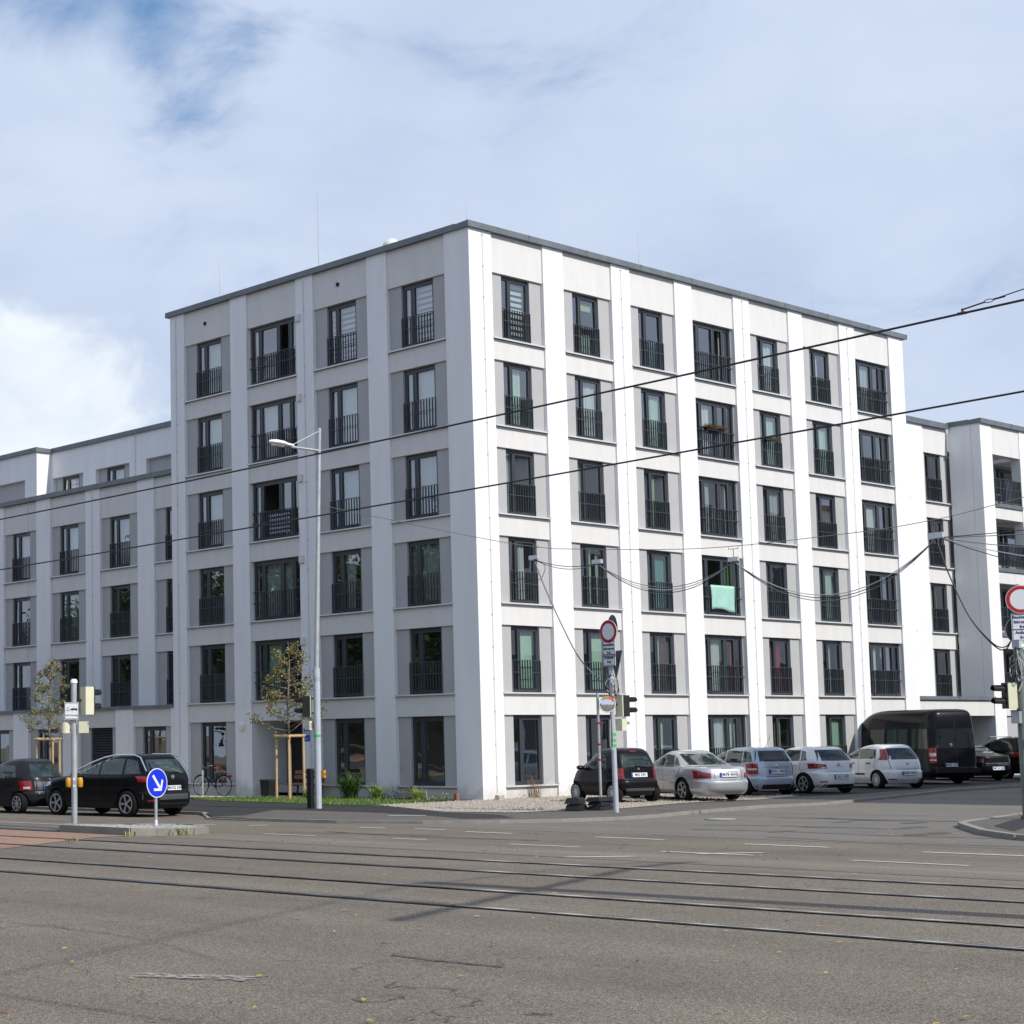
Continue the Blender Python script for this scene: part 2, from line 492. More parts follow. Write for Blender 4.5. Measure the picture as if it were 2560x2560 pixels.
# ------------------------------------------------------------------ mesh helpers
class MB:
    def __init__(s):
        s.v, s.f, s.m = [], [], []

    def add(s, vs, fs, mi=0):
        o = len(s.v)
        s.v += [tuple(q) for q in vs]
        for f in fs:
            s.f.append(tuple(o + i for i in f))
            s.m.append(mi)
        return s

    def box(s, x0, x1, y0, y1, z0, z1, mi=0):
        x0, x1 = min(x0, x1), max(x0, x1)
        y0, y1 = min(y0, y1), max(y0, y1)
        z0, z1 = min(z0, z1), max(z0, z1)
        vs = [(x, y, z) for z in (z0, z1) for y in (y0, y1) for x in (x0, x1)]
        return s.add(vs, [(0, 2, 3, 1), (4, 5, 7, 6), (0, 1, 5, 4), (2, 6, 7, 3), (0, 4, 6, 2), (1, 3, 7, 5)], mi)

    def bar(s, p, q, w, h, mi=0, up=(0, 0, 1)):
        p, q = Vector(p), Vector(q)
        d = (q - p).normalized()
        a = d.cross(Vector(up))
        if a.length < 1e-4:
            a = d.cross(Vector((1, 0, 0)))
        a.normalize()
        b = a.cross(d)
        vs = [c + a * i * w / 2 + b * j * h / 2 for c in (p, q) for (i, j) in ((-1, -1), (1, -1), (1, 1), (-1, 1))]
        return s.add(vs, [(3, 2, 1, 0), (4, 5, 6, 7), (0, 1, 5, 4), (1, 2, 6, 5), (2, 3, 7, 6), (3, 0, 4, 7)], mi)

    def tube(s, pts, r, n=8, mi=0, cap=True):
        pts = [Vector(p) for p in pts]
        rs = r if isinstance(r, (list, tuple)) else [r] * len(pts)
        o = len(s.v)
        ref = None
        for i, p in enumerate(pts):
            d = (pts[min(i + 1, len(pts) - 1)] - pts[max(i - 1, 0)])
            d = d.normalized() if d.length > 1e-9 else Vector((0, 0, 1))
            if ref is None:
                ref = d.cross(Vector((0, 0, 1)))
                if ref.length < 0.05:
                    ref = d.cross(Vector((1, 0, 0)))
            a = (ref - d * ref.dot(d)).normalized()
            ref = a
            b = d.cross(a)
            for k in range(n):
                t = 2 * math.pi * k / n
                s.v.append(tuple(p + (a * math.cos(t) + b * math.sin(t)) * rs[i]))
        for i in range(len(pts) - 1):
            for k in range(n):
                a0, a1 = o + i * n + k, o + i * n + (k + 1) % n
                s.f.append((a0, a1, a1 + n, a0 + n))
                s.m.append(mi)
        if cap:
            s.f.append(tuple(o + k for k in reversed(range(n))))
            s.m.append(mi)
            e = o + (len(pts) - 1) * n
            s.f.append(tuple(e + k for k in range(n)))
            s.m.append(mi)
        return s

    def lathe(s, prof, n=16, mi=0, M=None, cap=True):
        """profile of (radius, height) turned round local z, then moved by M"""
        M = M or Matrix.Identity(4)
        o = len(s.v)
        for (r, h) in prof:
            for k in range(n):
                t = 2 * math.pi * k / n
                s.v.append(tuple(M @ Vector((r * math.cos(t), r * math.sin(t), h))))
        for i in range(len(prof) - 1):
            for k in range(n):
                a0, a1 = o + i * n + k, o + i * n + (k + 1) % n
                s.f.append((a0, a1, a1 + n, a0 + n))
                s.m.append(mi)
        if cap:
            s.f.append(tuple(o + k for k in reversed(range(n))))
            s.m.append(mi)
            e = o + (len(prof) - 1) * n
            s.f.append(tuple(e + k for k in range(n)))
            s.m.append(mi)
        return s

    def prism(s, poly, z0, z1, mi=0):
        """vertical prism over an xy polygon; z may be callables of (x, y)"""
        A = sum(poly[i][0] * poly[(i + 1) % len(poly)][1] - poly[(i + 1) % len(poly)][0] * poly[i][1] for i in range(len(poly)))
        if A < 0:
            poly = poly[::-1]
        f0 = z0 if callable(z0) else (lambda x, y: z0)
        f1 = z1 if callable(z1) else (lambda x, y: z1)
        n = len(poly)
        vs = [(x, y, f0(x, y)) for x, y in poly] + [(x, y, f1(x, y)) for x, y in poly]
        fs = [tuple(reversed(range(n))), tuple(range(n, 2 * n))] + [(i, (i + 1) % n, n + (i + 1) % n, n + i) for i in range(n)]
        return s.add(vs, fs, mi)

    def mesh(s, name, mats, smooth=False, off=None):
        me = bpy.data.meshes.new(name)
        vs = s.v if off is None else [(x - off[0], y - off[1], z - off[2]) for x, y, z in s.v]
        me.from_pydata(vs, [], s.f)
        for q in (mats if isinstance(mats, (list, tuple)) else [mats]):
            me.materials.append(MATS[q] if isinstance(q, str) else q)
        me.polygons.foreach_set('material_index', s.m)
        if smooth:
            me.polygons.foreach_set('use_smooth', [True] * len(me.polygons))
            try:
                me.set_sharp_from_angle(angle=R(40 if smooth is True else smooth))
            except Exception:
                pass
        me.update()
        return me

    def build(s, name, mats, parent=None, smooth=False, world=False):
        """one mesh object; top-level objects get their origin at their own base; world=True: coordinates are world ones"""
        if parent is None:
            xs, ys, zs = zip(*s.v)
            off = ((min(xs) + max(xs)) / 2, (min(ys) + max(ys)) / 2, min(zs))
        elif world:
            off = parent.matrix_basis.translation
        else:
            off = None
        ob = bpy.data.objects.new(name, s.mesh(name, mats, smooth, off))
        COL.objects.link(ob)
        if parent is None:
            ob.location = off
        else:
            ob.parent = parent
        return ob


def tag(o, label=None, cat=None, group=None, kind=None):
    if label:
        o['label'] = label
    if cat:
        o['category'] = cat
    if group:
        o['group'] = group
    if kind:
        o['kind'] = kind
    return o


def thing(name, loc, label, cat, group=None, rz=0.0):
    o = bpy.data.objects.new(name, None)
    o.empty_display_size = 0.3
    COL.objects.link(o)
    o.location = loc
    o.rotation_euler = (0, 0, rz)
    return tag(o, label, cat, group)


def inst(mesh, name, parent, loc=(0, 0, 0), rot=(0, 0, 0)):
    o = bpy.data.objects.new(name, mesh)
    COL.objects.link(o)
    o.parent = parent
    o.location = loc
    o.rotation_euler = rot
    return o


def copy_tree(o, parent=None):
    c = o.copy()
    COL.objects.link(c)
    c.parent = parent
    for ch in list(o.children):
        copy_tree(ch, c)
    return c


def text_mesh(body, size, name, matname, bold=0.0, align='CENTER', depth=0.001):
    cu = bpy.data.curves.new(name, 'FONT')
    cu.body = body
    cu.size = size
    cu.align_x = align
    cu.align_y = 'CENTER'
    cu.extrude = depth
    cu.offset = bold
    cu.resolution_u = 2
    ob = bpy.data.objects.new(name, cu)
    me = bpy.data.meshes.new_from_object(ob)
    bpy.data.objects.remove(ob)
    bpy.data.curves.remove(cu)
    me.name = name
    me.materials.clear()
    me.materials.append(MATS[matname])
    return me


def sag(p, q, drop, n=14):
    p, q = Vector(p), Vector(q)
    return [p.lerp(q, i / n) - Vector((0, 0, drop * 4 * (i / n) * (1 - i / n))) for i in range(n + 1)]


def smooth_path(pts, sub=6):
    P = [Vector(p) for p in pts]
    out = []
    for i in range(len(P) - 1):
        p0, p1, p2, p3 = P[max(i - 1, 0)], P[i], P[i + 1], P[min(i + 2, len(P) - 1)]
        for k in range(sub):
            t = k / sub
            out.append(0.5 * ((2 * p1) + (p2 - p0) * t + (2 * p0 - 5 * p1 + 4 * p2 - p3) * t * t + (3 * p1 - p0 - 3 * p2 + p3) * t ** 3))
    out.append(P[-1])
    return out


# ------------------------------------------------------------------ ground
GX = [(-600, -0.12), (-26, -0.12), (-24, -0.125), (-22.5, -0.19), (-21, -0.28), (-19.5, -0.37), (-18, -0.44), (-16, -0.505), (-14, -0.54), (-12, -0.565), (-10, -0.57), (600, -0.57)]


def gz(x, y=0):
    for (a, za), (b, zb) in zip(GX, GX[1:]):
        if x <= b:
            return za + (zb - za) * (x - a) / (b - a)
    return GX[-1][1]


PV = -0.50      # pavement level


def strip_sheet(poly_x_bounds, y0f, y1f, dz, xs=None):
    """sheet between two boundary functions of x that follows the road's cross fall"""
    m = MB()
    x0, x1 = poly_x_bounds
    cuts = sorted(set([x0, x1] + [x for x, _ in GX if x0 < x < x1] + [x for x in (xs or []) if x0 < x < x1]))
    for a, b in zip(cuts, cuts[1:]):
        m.add([(a, y0f(a), gz(a) + dz), (b, y0f(b), gz(b) + dz), (b, y1f(b), gz(b) + dz), (a, y1f(a), gz(a) + dz)], [(0, 1, 2, 3)])
    return m


g = strip_sheet((-600, 600), lambda x: -600, lambda x: 700, 0).build('road', 'asphalt')
tag(g, kind='structure')


# right-hand side street: greyer, smoother surface
tag(strip_sheet((-11.9, 90), lambda x: -30 + 0.0 * x, lambda x: -2, 0.004).build('side_street', 'asphalt_grey'), kind='structure')
# worn band of old asphalt along the tram lanes
tag(strip_sheet((-22.4, -17.9), lambda x: -75, lambda x: -12.6 + (x + 22.4) * 0.9, 0.004).build('road_patch', 'asphalt_worn'), kind='structure')

# red surfaced tram bed on the left
RED = MB()
edge = lambda x: -16.3 + (x + 29.6) * 0.55
for a, b in ((-29.9, -26), (-26, -24), (-24, -22.75)):
    RED.add([(a, edge(a), gz(a) + .006), (b, edge(b), gz(b) + .006), (b, 160, gz(b) + .006), (a, 160, gz(a) + .006)], [(0, 1, 2, 3)])
tag(RED.build('tram_bed', 'asphalt_red'), kind='structure')

# tram rails (steel head, flange groove, bitumen joints), set flush in the road
for k, X in enumerate((-29.08, -27.64, -25.70, -24.26)):
    rail = tag(thing('tram_rail', (X, -24, -0.12), None, None), kind='structure')

    def band(a, b, dz, name, m):
        q = MB()
        ys = [-160, -60, -30, -10, 10, 60, 160]
        for y0, y1 in zip(ys, ys[1:]):
            P = []
            for (u, y) in ((a, y0), (b, y0), (b, y1), (a, y1)):
                x = X + u - 0.033 * (y + 24)
                P.append((x, y, gz(x) + dz))
            q.add(P, [(0, 1, 2, 3)])
        q.build(name, m, rail, world=True)
    inner = 1 if k in (0, 2) else -1
    band(-0.055, 0.055, 0.010, 'joint', 'bitumen')
    band(-0.03, 0.03, 0.014, 'rail_head', 'steel_rail')
    g0, g1 = (0.032, 0.060) if inner > 0 else (-0.060, -0.032)
    band(g0, g1, 0.014, 'groove', 'groove')
    l0, l1 = (0.062, 0.076) if inner > 0 else (-0.076, -0.062)
    band(l0, l1, 0.014, 'guard_lip', 'steel_rail')

# pavement round the building
PAVE = [(-10.3, 90), (-10.3, 0.7), (-11.2, -0.6), (-12.0, -1.6), (-12.05, -3.1), (-11.65, -5.9), (-10.85, -7.9), (-9.7, -9.15), (-8.5, -9.95), (-6.9, -10.45),
        (-5.2, -10.3), (-3.5, -9.85), (0.6, -9.3), (3.2, -9.6), (8.8, -8.4), (14.4, -7.1), (20, -6.8), (30, -6.0), (90, -2.0)]
pav = MB().prism(PAVE + [(90, 90)], -0.9, PV).build('pavement', 'asphalt_foot')
tag(pav, kind='structure')
# kerb stones along its edge, one by one
pts_ = [Vector((*p, 0)) for p in PAVE]
pts_[0] = pts_[0].lerp(pts_[1], .5)
pts_[-1] = pts_[-2].lerp(pts_[-1], .3)
sn = []
for p, q in zip(pts_, pts_[1:]):
    d = (q - p).normalized()
    sn.append(Vector((d.y, -d.x, 0)))
if sn[5].dot(Vector((-1, -1, 0))) < 0:
    sn = [-v for v in sn]
vn = [sn[0]] + [((u + v).normalized() / max(.6, (u + v).normalized().dot(u))) for u, v in zip(sn, sn[1:])] + [sn[-1]]
for k, (p, q) in enumerate(zip(pts_, pts_[1:])):
    n = max(1, round((q - p).length / 1.0))
    for i in range(n):
        fa, fb = i / n, (i + 1) / n - .006 / max(.5, (q - p).length)
        a, b = p.lerp(q, fa), p.lerp(q, fb)
        na, nb = vn[k].lerp(vn[k + 1], fa), vn[k].lerp(vn[k + 1], fb)
        zt = PV + 0.010 + random.uniform(-.003, .003)
        if -12.1 < a.x < -10.6 and a.y > -3:
            zt -= 0.035
        MB().prism([(a.x + na.x * .006, a.y + na.y * .006), (b.x + nb.x * .006, b.y + nb.y * .006), (b.x + nb.x * .15, b.y + nb.y * .15), (a.x + na.x * .15, a.y + na.y * .15)], -0.8, zt).build('kerb_stone', 'kerb', pav, world=True)


def sheet(name, poly, z, m, parent=None, kind='structure'):
    q = MB()
    n = len(poly)
    A = sum(poly[i][0] * poly[(i + 1) % n][1] - poly[(i + 1) % n][0] * poly[i][1] for i in range(n))
    if A < 0:
        poly = poly[::-1]
    q.add([(x, y, z) for x, y in poly], [tuple(range(n))])
    o = q.build(name, m, parent, world=parent is not None)
    if parent is None:
        tag(o, kind=kind)
    return o


sheet('footway_patch', [(-10.28, 80), (-10.28, 0.8), (-11.95, -1.5), (-11.0, -1.7), (-8.1, 0.4), (-8.0, -3.0), (-8.5, -5.6), (-9.5, -7.9), (-8.6, -8.7), (-7.4, -7.2), (-7.1, -4.9),
                        (-4.62, -0.1), (-4.9, 2.2), (-4.25, 5.2), (-4.45, 7.0), (-3.25, 10.8), (-3.2, 80)], PV + .004, 'asphalt_new')
sheet('path', [(0.4, 7.4), (0.4, 80), (-3.15, 80), (-3.2, 10.9), (-2.2, 9.6), (-1.2, 8.2)], PV + .008, 'path')
sheet('lawn', [(-4.4, 7.0), (-4.2, 5.2), (-4.82, 2.2), (-4.55, 0.3), (-2.2, 0.2), (0.3, 0.5), (0.3, 7.3), (-1.25, 8.1), (-2.3, 9.55), (-3.3, 10.6)], PV + .012, 'turf')
GRAVEL = [(-4.4, 0.15), (-6.9, -4.8), (-6.4, -6.8), (-4.84, -7.0), (-3, -7.5), (1, -6.6), (4.2, -6.95), (7.2, -6.3), (8.5, -4.5), (8.5, 0.3), (0, 0.3), (-2.1, 0.12)]
sheet('gravel_bed', GRAVEL, PV + .014, 'pebble')
sheet('flower_bed', [(-1.7, 0.6), (0.3, 0.55), (0.3, 5.6), (-0.9, 5.5), (-1.5, 3.0)], PV + .020, 'soil')
sheet('parking_strip', [(8.52, 0.3), (8.52, -4.5), (7.25, -6.28), (9, -6.6), (40, -3.4), (40, 0.3)], PV + .006, 'asphalt_new')

# pavement on the far side of the side street, lower right
RI = [(-6.1, -18.55), (-6.8, -19.05), (-8.2, -20.05), (-9.4, -21.3), (-10.4, -23.6), (-11, -28), (-11, -70), (90, -70), (90, -12.5), (3, -16.8), (-1.9, -17.5), (-4.6, -18.0), (-5.5, -18.2)]
pav2 = tag(MB().prism(RI, -0.9, PV + 0.02).build('pavement', 'asphalt_foot'), kind='structure')
loop = RI[:7][::-1] + [RI[12], RI[11], RI[10], RI[9], (40, -15.05)]
for (p, q) in zip(loop[1:], loop[2:]):
    p, q = Vector((*p, 0)), Vector((*q, 0))
    n = max(1, round((q - p).length / 1.0))
    d = (q - p) / n
    nrm = Vector((-d.y, d.x, 0)).normalized()
    for i in range(n):
        a, b = p + d * i, p + d * (i + 1) - d.normalized() * 0.01
        MB().prism([(a.x - nrm.x * .0, a.y), (b.x, b.y), (b.x + nrm.x * .16, b.y + nrm.y * .16), (a.x + nrm.x * .16, a.y + nrm.y * .16)], -0.8, PV + 0.035).build('kerb_stone', 'kerb', pav2, world=True)
sheet('footway_patch', [(-8.3, -20.6), (-6.7, -19.4), (-4.4, -18.6), (-2, -18.1), (2.8, -17.4), (2.8, -18.2), (-3.4, -18.9)], PV + .026, 'asphalt_new')

# traffic island with kerb stones and small cobbles
ISL = [(-22.45, -10.0), (-22.5, -12.15), (-21.9, -12.1), (-18.2, -9.0), (-17.05, -7.3), (-17.1, -6.65), (-17.7, -6.4), (-20.6, -7.6)]
isl = MB().prism(ISL, -0.8, lambda x, y: gz(x) + 0.10).build('traffic_island', 'joint')
tag(isl, kind='structure')
for (p, q) in zip(ISL, ISL[1:] + ISL[:1]):
    p, q = Vector((*p, 0)), Vector((*q, 0))
    n = max(1, round((q - p).length / 0.95))
    d = (q - p) / n
    nrm = Vector((-d.y, d.x, 0)).normalized()
    for i in range(n):
        a, b = p + d * i + d.normalized() * 0.004, p + d * (i + 1) - d.normalized() * 0.004
        MB().prism([(a.x - nrm.x * .02, a.y - nrm.y * .02), (b.x - nrm.x * .02, b.y - nrm.y * .02), (b.x + nrm.x * .14, b.y + nrm.y * .14), (a.x + nrm.x * .14, a.y + nrm.y * .14)],
                   lambda x, y: gz(x) - .3, lambda x, y: gz(x) + 0.128).build('kerb_stone', 'kerb', isl, world=True)


def inside(x, y, poly):
    c = False
    for (x0, y0), (x1, y1) in zip(poly, poly[1:] + poly[:1]):
        if (y0 > y) != (y1 > y) and x < (x1 - x0) * (y - y0) / (y1 - y0) + x0:
            c = not c
    return c


cx0, cy0 = -20, -9.2
INNER = [(cx0 + (x - cx0) * 0.9, cy0 + (y - cy0) * 0.86) for x, y in ISL]
cob = MB()
yy = -13.0
row = 0
while yy < -5:
    xx = -23.0 + (row % 2) * 0.055
    while xx < -16.5:
        if inside(xx, yy, INNER):
            w = 0.046 + random.uniform(-.006, .004)
            zt = gz(xx) + 0.118 + random.uniform(-.008, .008)
            dx = random.uniform(-.008, .008)
            cob.add([(xx + dx - w, yy - w, zt - .03), (xx + dx + w, yy - w, zt - .03), (xx + dx + w, yy + w, zt - .03), (xx + dx - w, yy + w, zt - .03),
                     (xx + dx - w * .8, yy - w * .8, zt), (xx + dx + w * .8, yy - w * .8, zt), (xx + dx + w * .8, yy + w * .8, zt), (xx + dx - w * .8, yy + w * .8, zt)],
                    [(4, 5, 6, 7), (0, 1, 5, 4), (1, 2, 6, 5), (2, 3, 7, 6), (3, 0, 4, 7)])
        xx += 0.11
    yy += 0.11
    row += 1
tag(cob.build('cobbles', 'cobble', isl, world=True), kind='stuff')
# dark slab strip beside the island
slab = strip_sheet((-22.7, -19.4), lambda x: -9.9 + max(0, (x + 22.5)) * 1.05, lambda x: 60, 0.012).build('crossing_slab', 'slab_dark')
tag(slab, kind='structure')
tag(strip_sheet((-22.72, -22.58), lambda x: -9.95, lambda x: 60, 0.05).build('edge_strip', 'kerb'), kind='structure')

# painted lane markings (each dash is its own mark, worn)


def dash(p, q, w=0.13, name='lane_dash'):
    p, q = Vector((*p, 0)), Vector((*q, 0))
    d = (q - p).normalized()
    nrm = Vector((-d.y, d.x, 0)) * w / 2
    P = [(v.x, v.y, gz(v.x) + 0.010) for v in (p - nrm, q - nrm, q + nrm, p + nrm)]
    tag(MB().add(P, [(0, 1, 2, 3)]).build(name, 'paint_white'), kind='structure')


for p, q in (((-17.42, -9.8), (-17.22, -11.1)), ((-16.9, -12.9), (-16.8, -13.65)), ((-13.25, -11.4), (-13.25, -12.65)), ((-13.3, -14.8), (-13.3, -16.4)),
             ((-17.05, -15.9), (-16.95, -17.35)), ((-13.65, -18.35), (-13.65, -20.0)), ((-17.2, -19.2), (-17.1, -20.85)), ((-17.25, -22.6), (-17.3, -24.4)),
             ((-13.9, -21.85), (-13.85, -23.5)), ((-22.4, -21.55), (-19.85, -20.68)), ((-17.5, -20.1), (-16.0, -20.28)), ((-17.3, -26), (-17.3, -27.6)),
             ((-9.4, -5.3), (-8.75, -5.95)), ((-14.9, -4.4), (-14.3, -4.55)), ((-14.2, -5.6), (-13.7, -5.7)), ((-13.2, -8.2), (-13.1, -8.9)), ((-12.9, -9.6), (-12.8, -10.4))):
    if p[0] > -12:
        dd = MB().add([(p[0] - .06, p[1] - .06, PV + .010), (q[0] - .06, q[1] - .06, PV + .010), (q[0] + .06, q[1] + .06, PV + .010), (p[0] + .06, p[1] + .06, PV + .010)], [(0, 1, 2, 3)])
        tag(dd.build('lane_dash', 'paint_white'), kind='structure')
    else:
        dash(p, q)
# long solid edge line on the left carriageway
dash((-17.3, -5.2), (-17.6, 12), 0.12, 'edge_line')
# the flaking white mark in the foreground, broken into chips
chips = MB()
rnd = random.Random(3)
a0, b0 = Vector((-33.92, -27.35)), Vector((-33.50, -28.1))
dirv = (b0 - a0).normalized()
nv = Vector((-dirv.y, dirv.x))
for i in range(120):
    t = rnd.random() ** 0.75
    u = rnd.uniform(-0.10, 0.10)
    if rnd.random() > 0.35 + 0.65 * t:
        continue
    c = a0.lerp(b0, t) + nv * u
    l, w = rnd.uniform(.02, .07), rnd.uniform(.008, .02)
    pts = []
    for k in range(6):
        an = k / 6 * 2 * math.pi
        pts.append(c + dirv * math.cos(an) * l * rnd.uniform(.6, 1) + nv * math.sin(an) * w * rnd.uniform(.6, 1))
    chips.add([(q.x, q.y, -0.1105 + i * 1e-6) for q in pts], [tuple(range(6))])
tag(chips.build('worn_road_mark', 'paint_worn'), 'flaking white road marking on the near asphalt', kind='stuff')
# repair seams in the asphalt
for i, pts in enumerate(([(-9.6, -14.3), (-9.3, -16.4), (-9.5, -18.6), (-9.2, -21)], [(-7.9, -13.5), (-7.3, -15.5), (-7.4, -17.5)], [(-11.2, -17.2), (-11.6, -19.5), (-11.3, -22.5)],
                         [(-15.2, -9.2), (-15.6, -12), (-15.2, -15)], [(-32.0, -27.85), (-32.02, -28.35), (-31.97, -28.85)], [(-16.4, -9), (-15.6, -10.4), (-14.8, -12.2)])):
    P = smooth_path([(x, y, 0) for x, y in pts], 8)
    q = MB()
    for j in range(len(P) - 1):
        d = (P[j + 1] - P[j]).normalized()
        nn = Vector((-d.y, d.x, 0))
        sc = .35 if i == 4 else 1
        w0, w1 = sc * (0.02 + 0.035 * abs(math.sin(j * 0.9 + i))), sc * (0.02 + 0.035 * abs(math.sin((j + 1) * .9 + i)))
        A, B = P[j], P[j + 1]
        q.add([(v.x, v.y, gz(v.x) + .0085) for v in (A - nn * w0, B - nn * w1, B + nn * w1, A + nn * w0)], [(0, 1, 2, 3)])
    tag(q.build('repair_seam', 'tar' if i < 3 else 'bitumen'), kind='structure')
# dark oily patches by the side street
for (x, y, rx, ry) in ((-4.7, -16.6, .5, .25), (-6.6, -17.6, .7, .22), (-5.2, -15.2, .5, .16), (-8.6, -19.0, .8, .3), (-9.3, -16.3, .5, .16), (-7.4, -15.9, .3, .3)):
    q = MB()
    P = [(x + rx * math.cos(t) * rnd.uniform(.75, 1.1), y + ry * math.sin(t) * rnd.uniform(.7, 1.1), -0.57 + .0088) for t in [k / 14 * 6.283 for k in range(14)]]
    tag(q.add(P, [tuple(range(14))]).build('tar_patch', 'tar'), kind='structure')
# manhole cover
mh = thing('manhole_cover', (-5.6, -12.35, -0.565), 'round iron manhole cover in the grey side street near the kerb', 'manhole')
m = MB()
m.lathe([(0.40, 0.0), (0.40, 0.012)], 24)
m.build('frame_ring', 'joint', mh)
m = MB()
m.lathe([(0.33, 0.010), (0.33, 0.018)], 24)
for k in range(-3, 4):
    m.box(-math.sqrt(.3 ** 2 - (k * .08) ** 2), math.sqrt(.3 ** 2 - (k * .08) ** 2), k * .08 - .02, k * .08 + .02, .018, .024)
m.build('lid', 'cobble', mh)

# loose stones of the gravel bed, lawn blades, fallen leaves
st = MB()
rnd = random.Random(11)
n = 0
while n < 5200:
    x, y = rnd.uniform(-7, 8.4), rnd.uniform(-7.4, 0.2)
    if not inside(x, y, GRAVEL):
        continue
    n += 1
    r = rnd.uniform(.018, .05)
    z = PV + .014
    st.add([(x + r, y, z), (x - r * .5, y + r * .87, z), (x - r * .6, y - r * .8, z), (x + rnd.uniform(-.3, .3) * r, y + rnd.uniform(-.3, .3) * r, z + r * rnd.uniform(.6, 1.0))], [(0, 1, 3), (1, 2, 3), (2, 0, 3)])
tag(st.build('gravel', 'pebble_stone'), 'pale loose gravel along the foot of the corner building', kind='stuff')
LAWN = [(-4.4, 7.0), (-4.2, 5.2), (-4.82, 2.2), (-4.55, 0.3), (-2.2, 0.2), (-1.6, 0.5), (-1.4, 3), (-0.8, 5.6), (-1.25, 8.1), (-2.3, 9.55), (-3.3, 10.6)]
gr = MB()
n = 0
while n < 9000:
    x, y = rnd.uniform(-5, -.5), rnd.uniform(.2, 10.6)
    if not inside(x, y, LAWN):
        continue
    n += 1
    h = rnd.uniform(.04, .11)
    a = rnd.uniform(0, 6.28)
    w = .012
    lx, ly = rnd.uniform(-.04, .04), rnd.uniform(-.04, .04)
    gr.add([(x - w * math.cos(a), y - w * math.sin(a), PV), (x + w * math.cos(a), y + w * math.sin(a), PV), (x + lx, y + ly, PV + h)], [(0, 1, 2)], 0 if rnd.random() > .12 else 1)
tag(gr.build('grass', ['grass_blade', 'grass_pale']), 'short bright green grass in front of the shaded facade', kind='stuff')
lv = MB()
for i in range(420):
    if i < 260:
        d, t = 8 + 30 * rnd.random() ** 1.7, rnd.uniform(-.18, .45)
    else:
        d, t = rnd.uniform(26, 46), rnd.uniform(-.14, .4)
    x = CAM_POS.x + d * math.sin(yaw + t)
    y = CAM_POS.y + d * math.cos(yaw + t)
    if x > -12.6 and y > -11:
        continue
    s = rnd.uniform(.012, .034)
    a = rnd.uniform(0, 6.28)
    c, sn = math.cos(a), math.sin(a)
    z = gz(x) + .014
    pts = [(s * 1.3, 0, 0), (0, s * .6, .012 * rnd.random()), (-s, 0, .004), (0, -s * .6, .014 * rnd.random())]
    lv.add([(x + p * c - q * sn, y + p * sn + q * c, z + h) for p, q, h in pts], [(0, 1, 2), (0, 2, 3)], 0 if rnd.random() < .75 else 1)
tag(lv.build('fallen_leaves', ['leaf_yellow', 'leaf_c']), 'small yellow fallen leaves scattered on the asphalt', kind='stuff')
# weeds at the island's kerb and on the tram bed
for (x, y, nn, sc, lab) in ((-21.05, -11.6, 26, .20, 'reddish green weed at the island kerb'), (-20.45, -11.1, 26, .18, 'grassy weed at the island kerb right of its twin'), (-23.1, -13.0, 20, .13, 'small grass tuft where tram bed meets asphalt by the island'), (-25.1, -14.1, 16, .09, 'small yellowish weed on the red tram bed edge')):
    q = MB()
    for k in range(nn):
        a, l = rnd.uniform(0, 6.28), sc * rnd.uniform(.5, 1.1)
        b = Vector((rnd.uniform(-.12, .12), rnd.uniform(-.09, .09), 0))
        tip = b + Vector((math.cos(a) * l * .7, math.sin(a) * l * .7, l * .75))
        s = Vector((-math.sin(a), math.cos(a), 0)) * .005
        md = (b + tip) / 2 + Vector((0, 0, l * .2))
        q.add([tuple(v) for v in (b - s, b + s, md + s * 1.3, md - s * 1.3, tip)], [(0, 1, 2, 3), (3, 2, 4)], k % 3 if k % 3 < 2 else 2)
    o = q.build('weed', ['leaf_olive', 'grass_pale', 'leaf_c'])
    o.location += Vector((x, y, gz(x) + .01))
    tag(o, lab, 'weed', 'weeds by the tram bed')


# ------------------------------------------------------------------ buildings
FH = 2.8            # storey height
WH = 2.10           # opening height above its sill
_cache = {}


def boxmesh(w, d, h, m, name):
    k = (round(w, 3), round(d, 3), round(h, 3), m, name)
    if k not in _cache:
        _cache[k] = MB().box(0, w, 0, d, 0, h).mesh(name, m)
    return _cache[k]


class Fac:
    """a facade frame: s runs left to right seen from outside, d inwards, z up"""

    def __init__(f, parent, ox, oy, rot):
        f.p, f.ox, f.oy, f.rot = parent, ox, oy, rot

    def pos(f, s, d, z):
        c, n = math.cos(f.rot), math.sin(f.rot)
        L = f.p.location
        return (f.ox + s * c - d * n - L.x, f.oy + s * n + d * c - L.y, z - L.z)

    def put(f, me, name, s, d, z, parent=None):
        if parent is not None:
            return inst(me, name, parent, (s, d, z))
        return inst(me, name, f.p, f.pos(s, d, z), (0, 0, f.rot))

    def box(f, name, s0, s1, d0, d1, z0, z1, m):
        return f.put(boxmesh(s1 - s0, d1 - d0, z1 - z0, m, name), name, s0, d0, z0)


def lights_of(w, wide):
    """x positions of the mullions, measured from the left end of the window"""
    if wide:
        return [0, .19 * w, .575 * w, .82 * w, w]
    return [0, .31 * w, w]


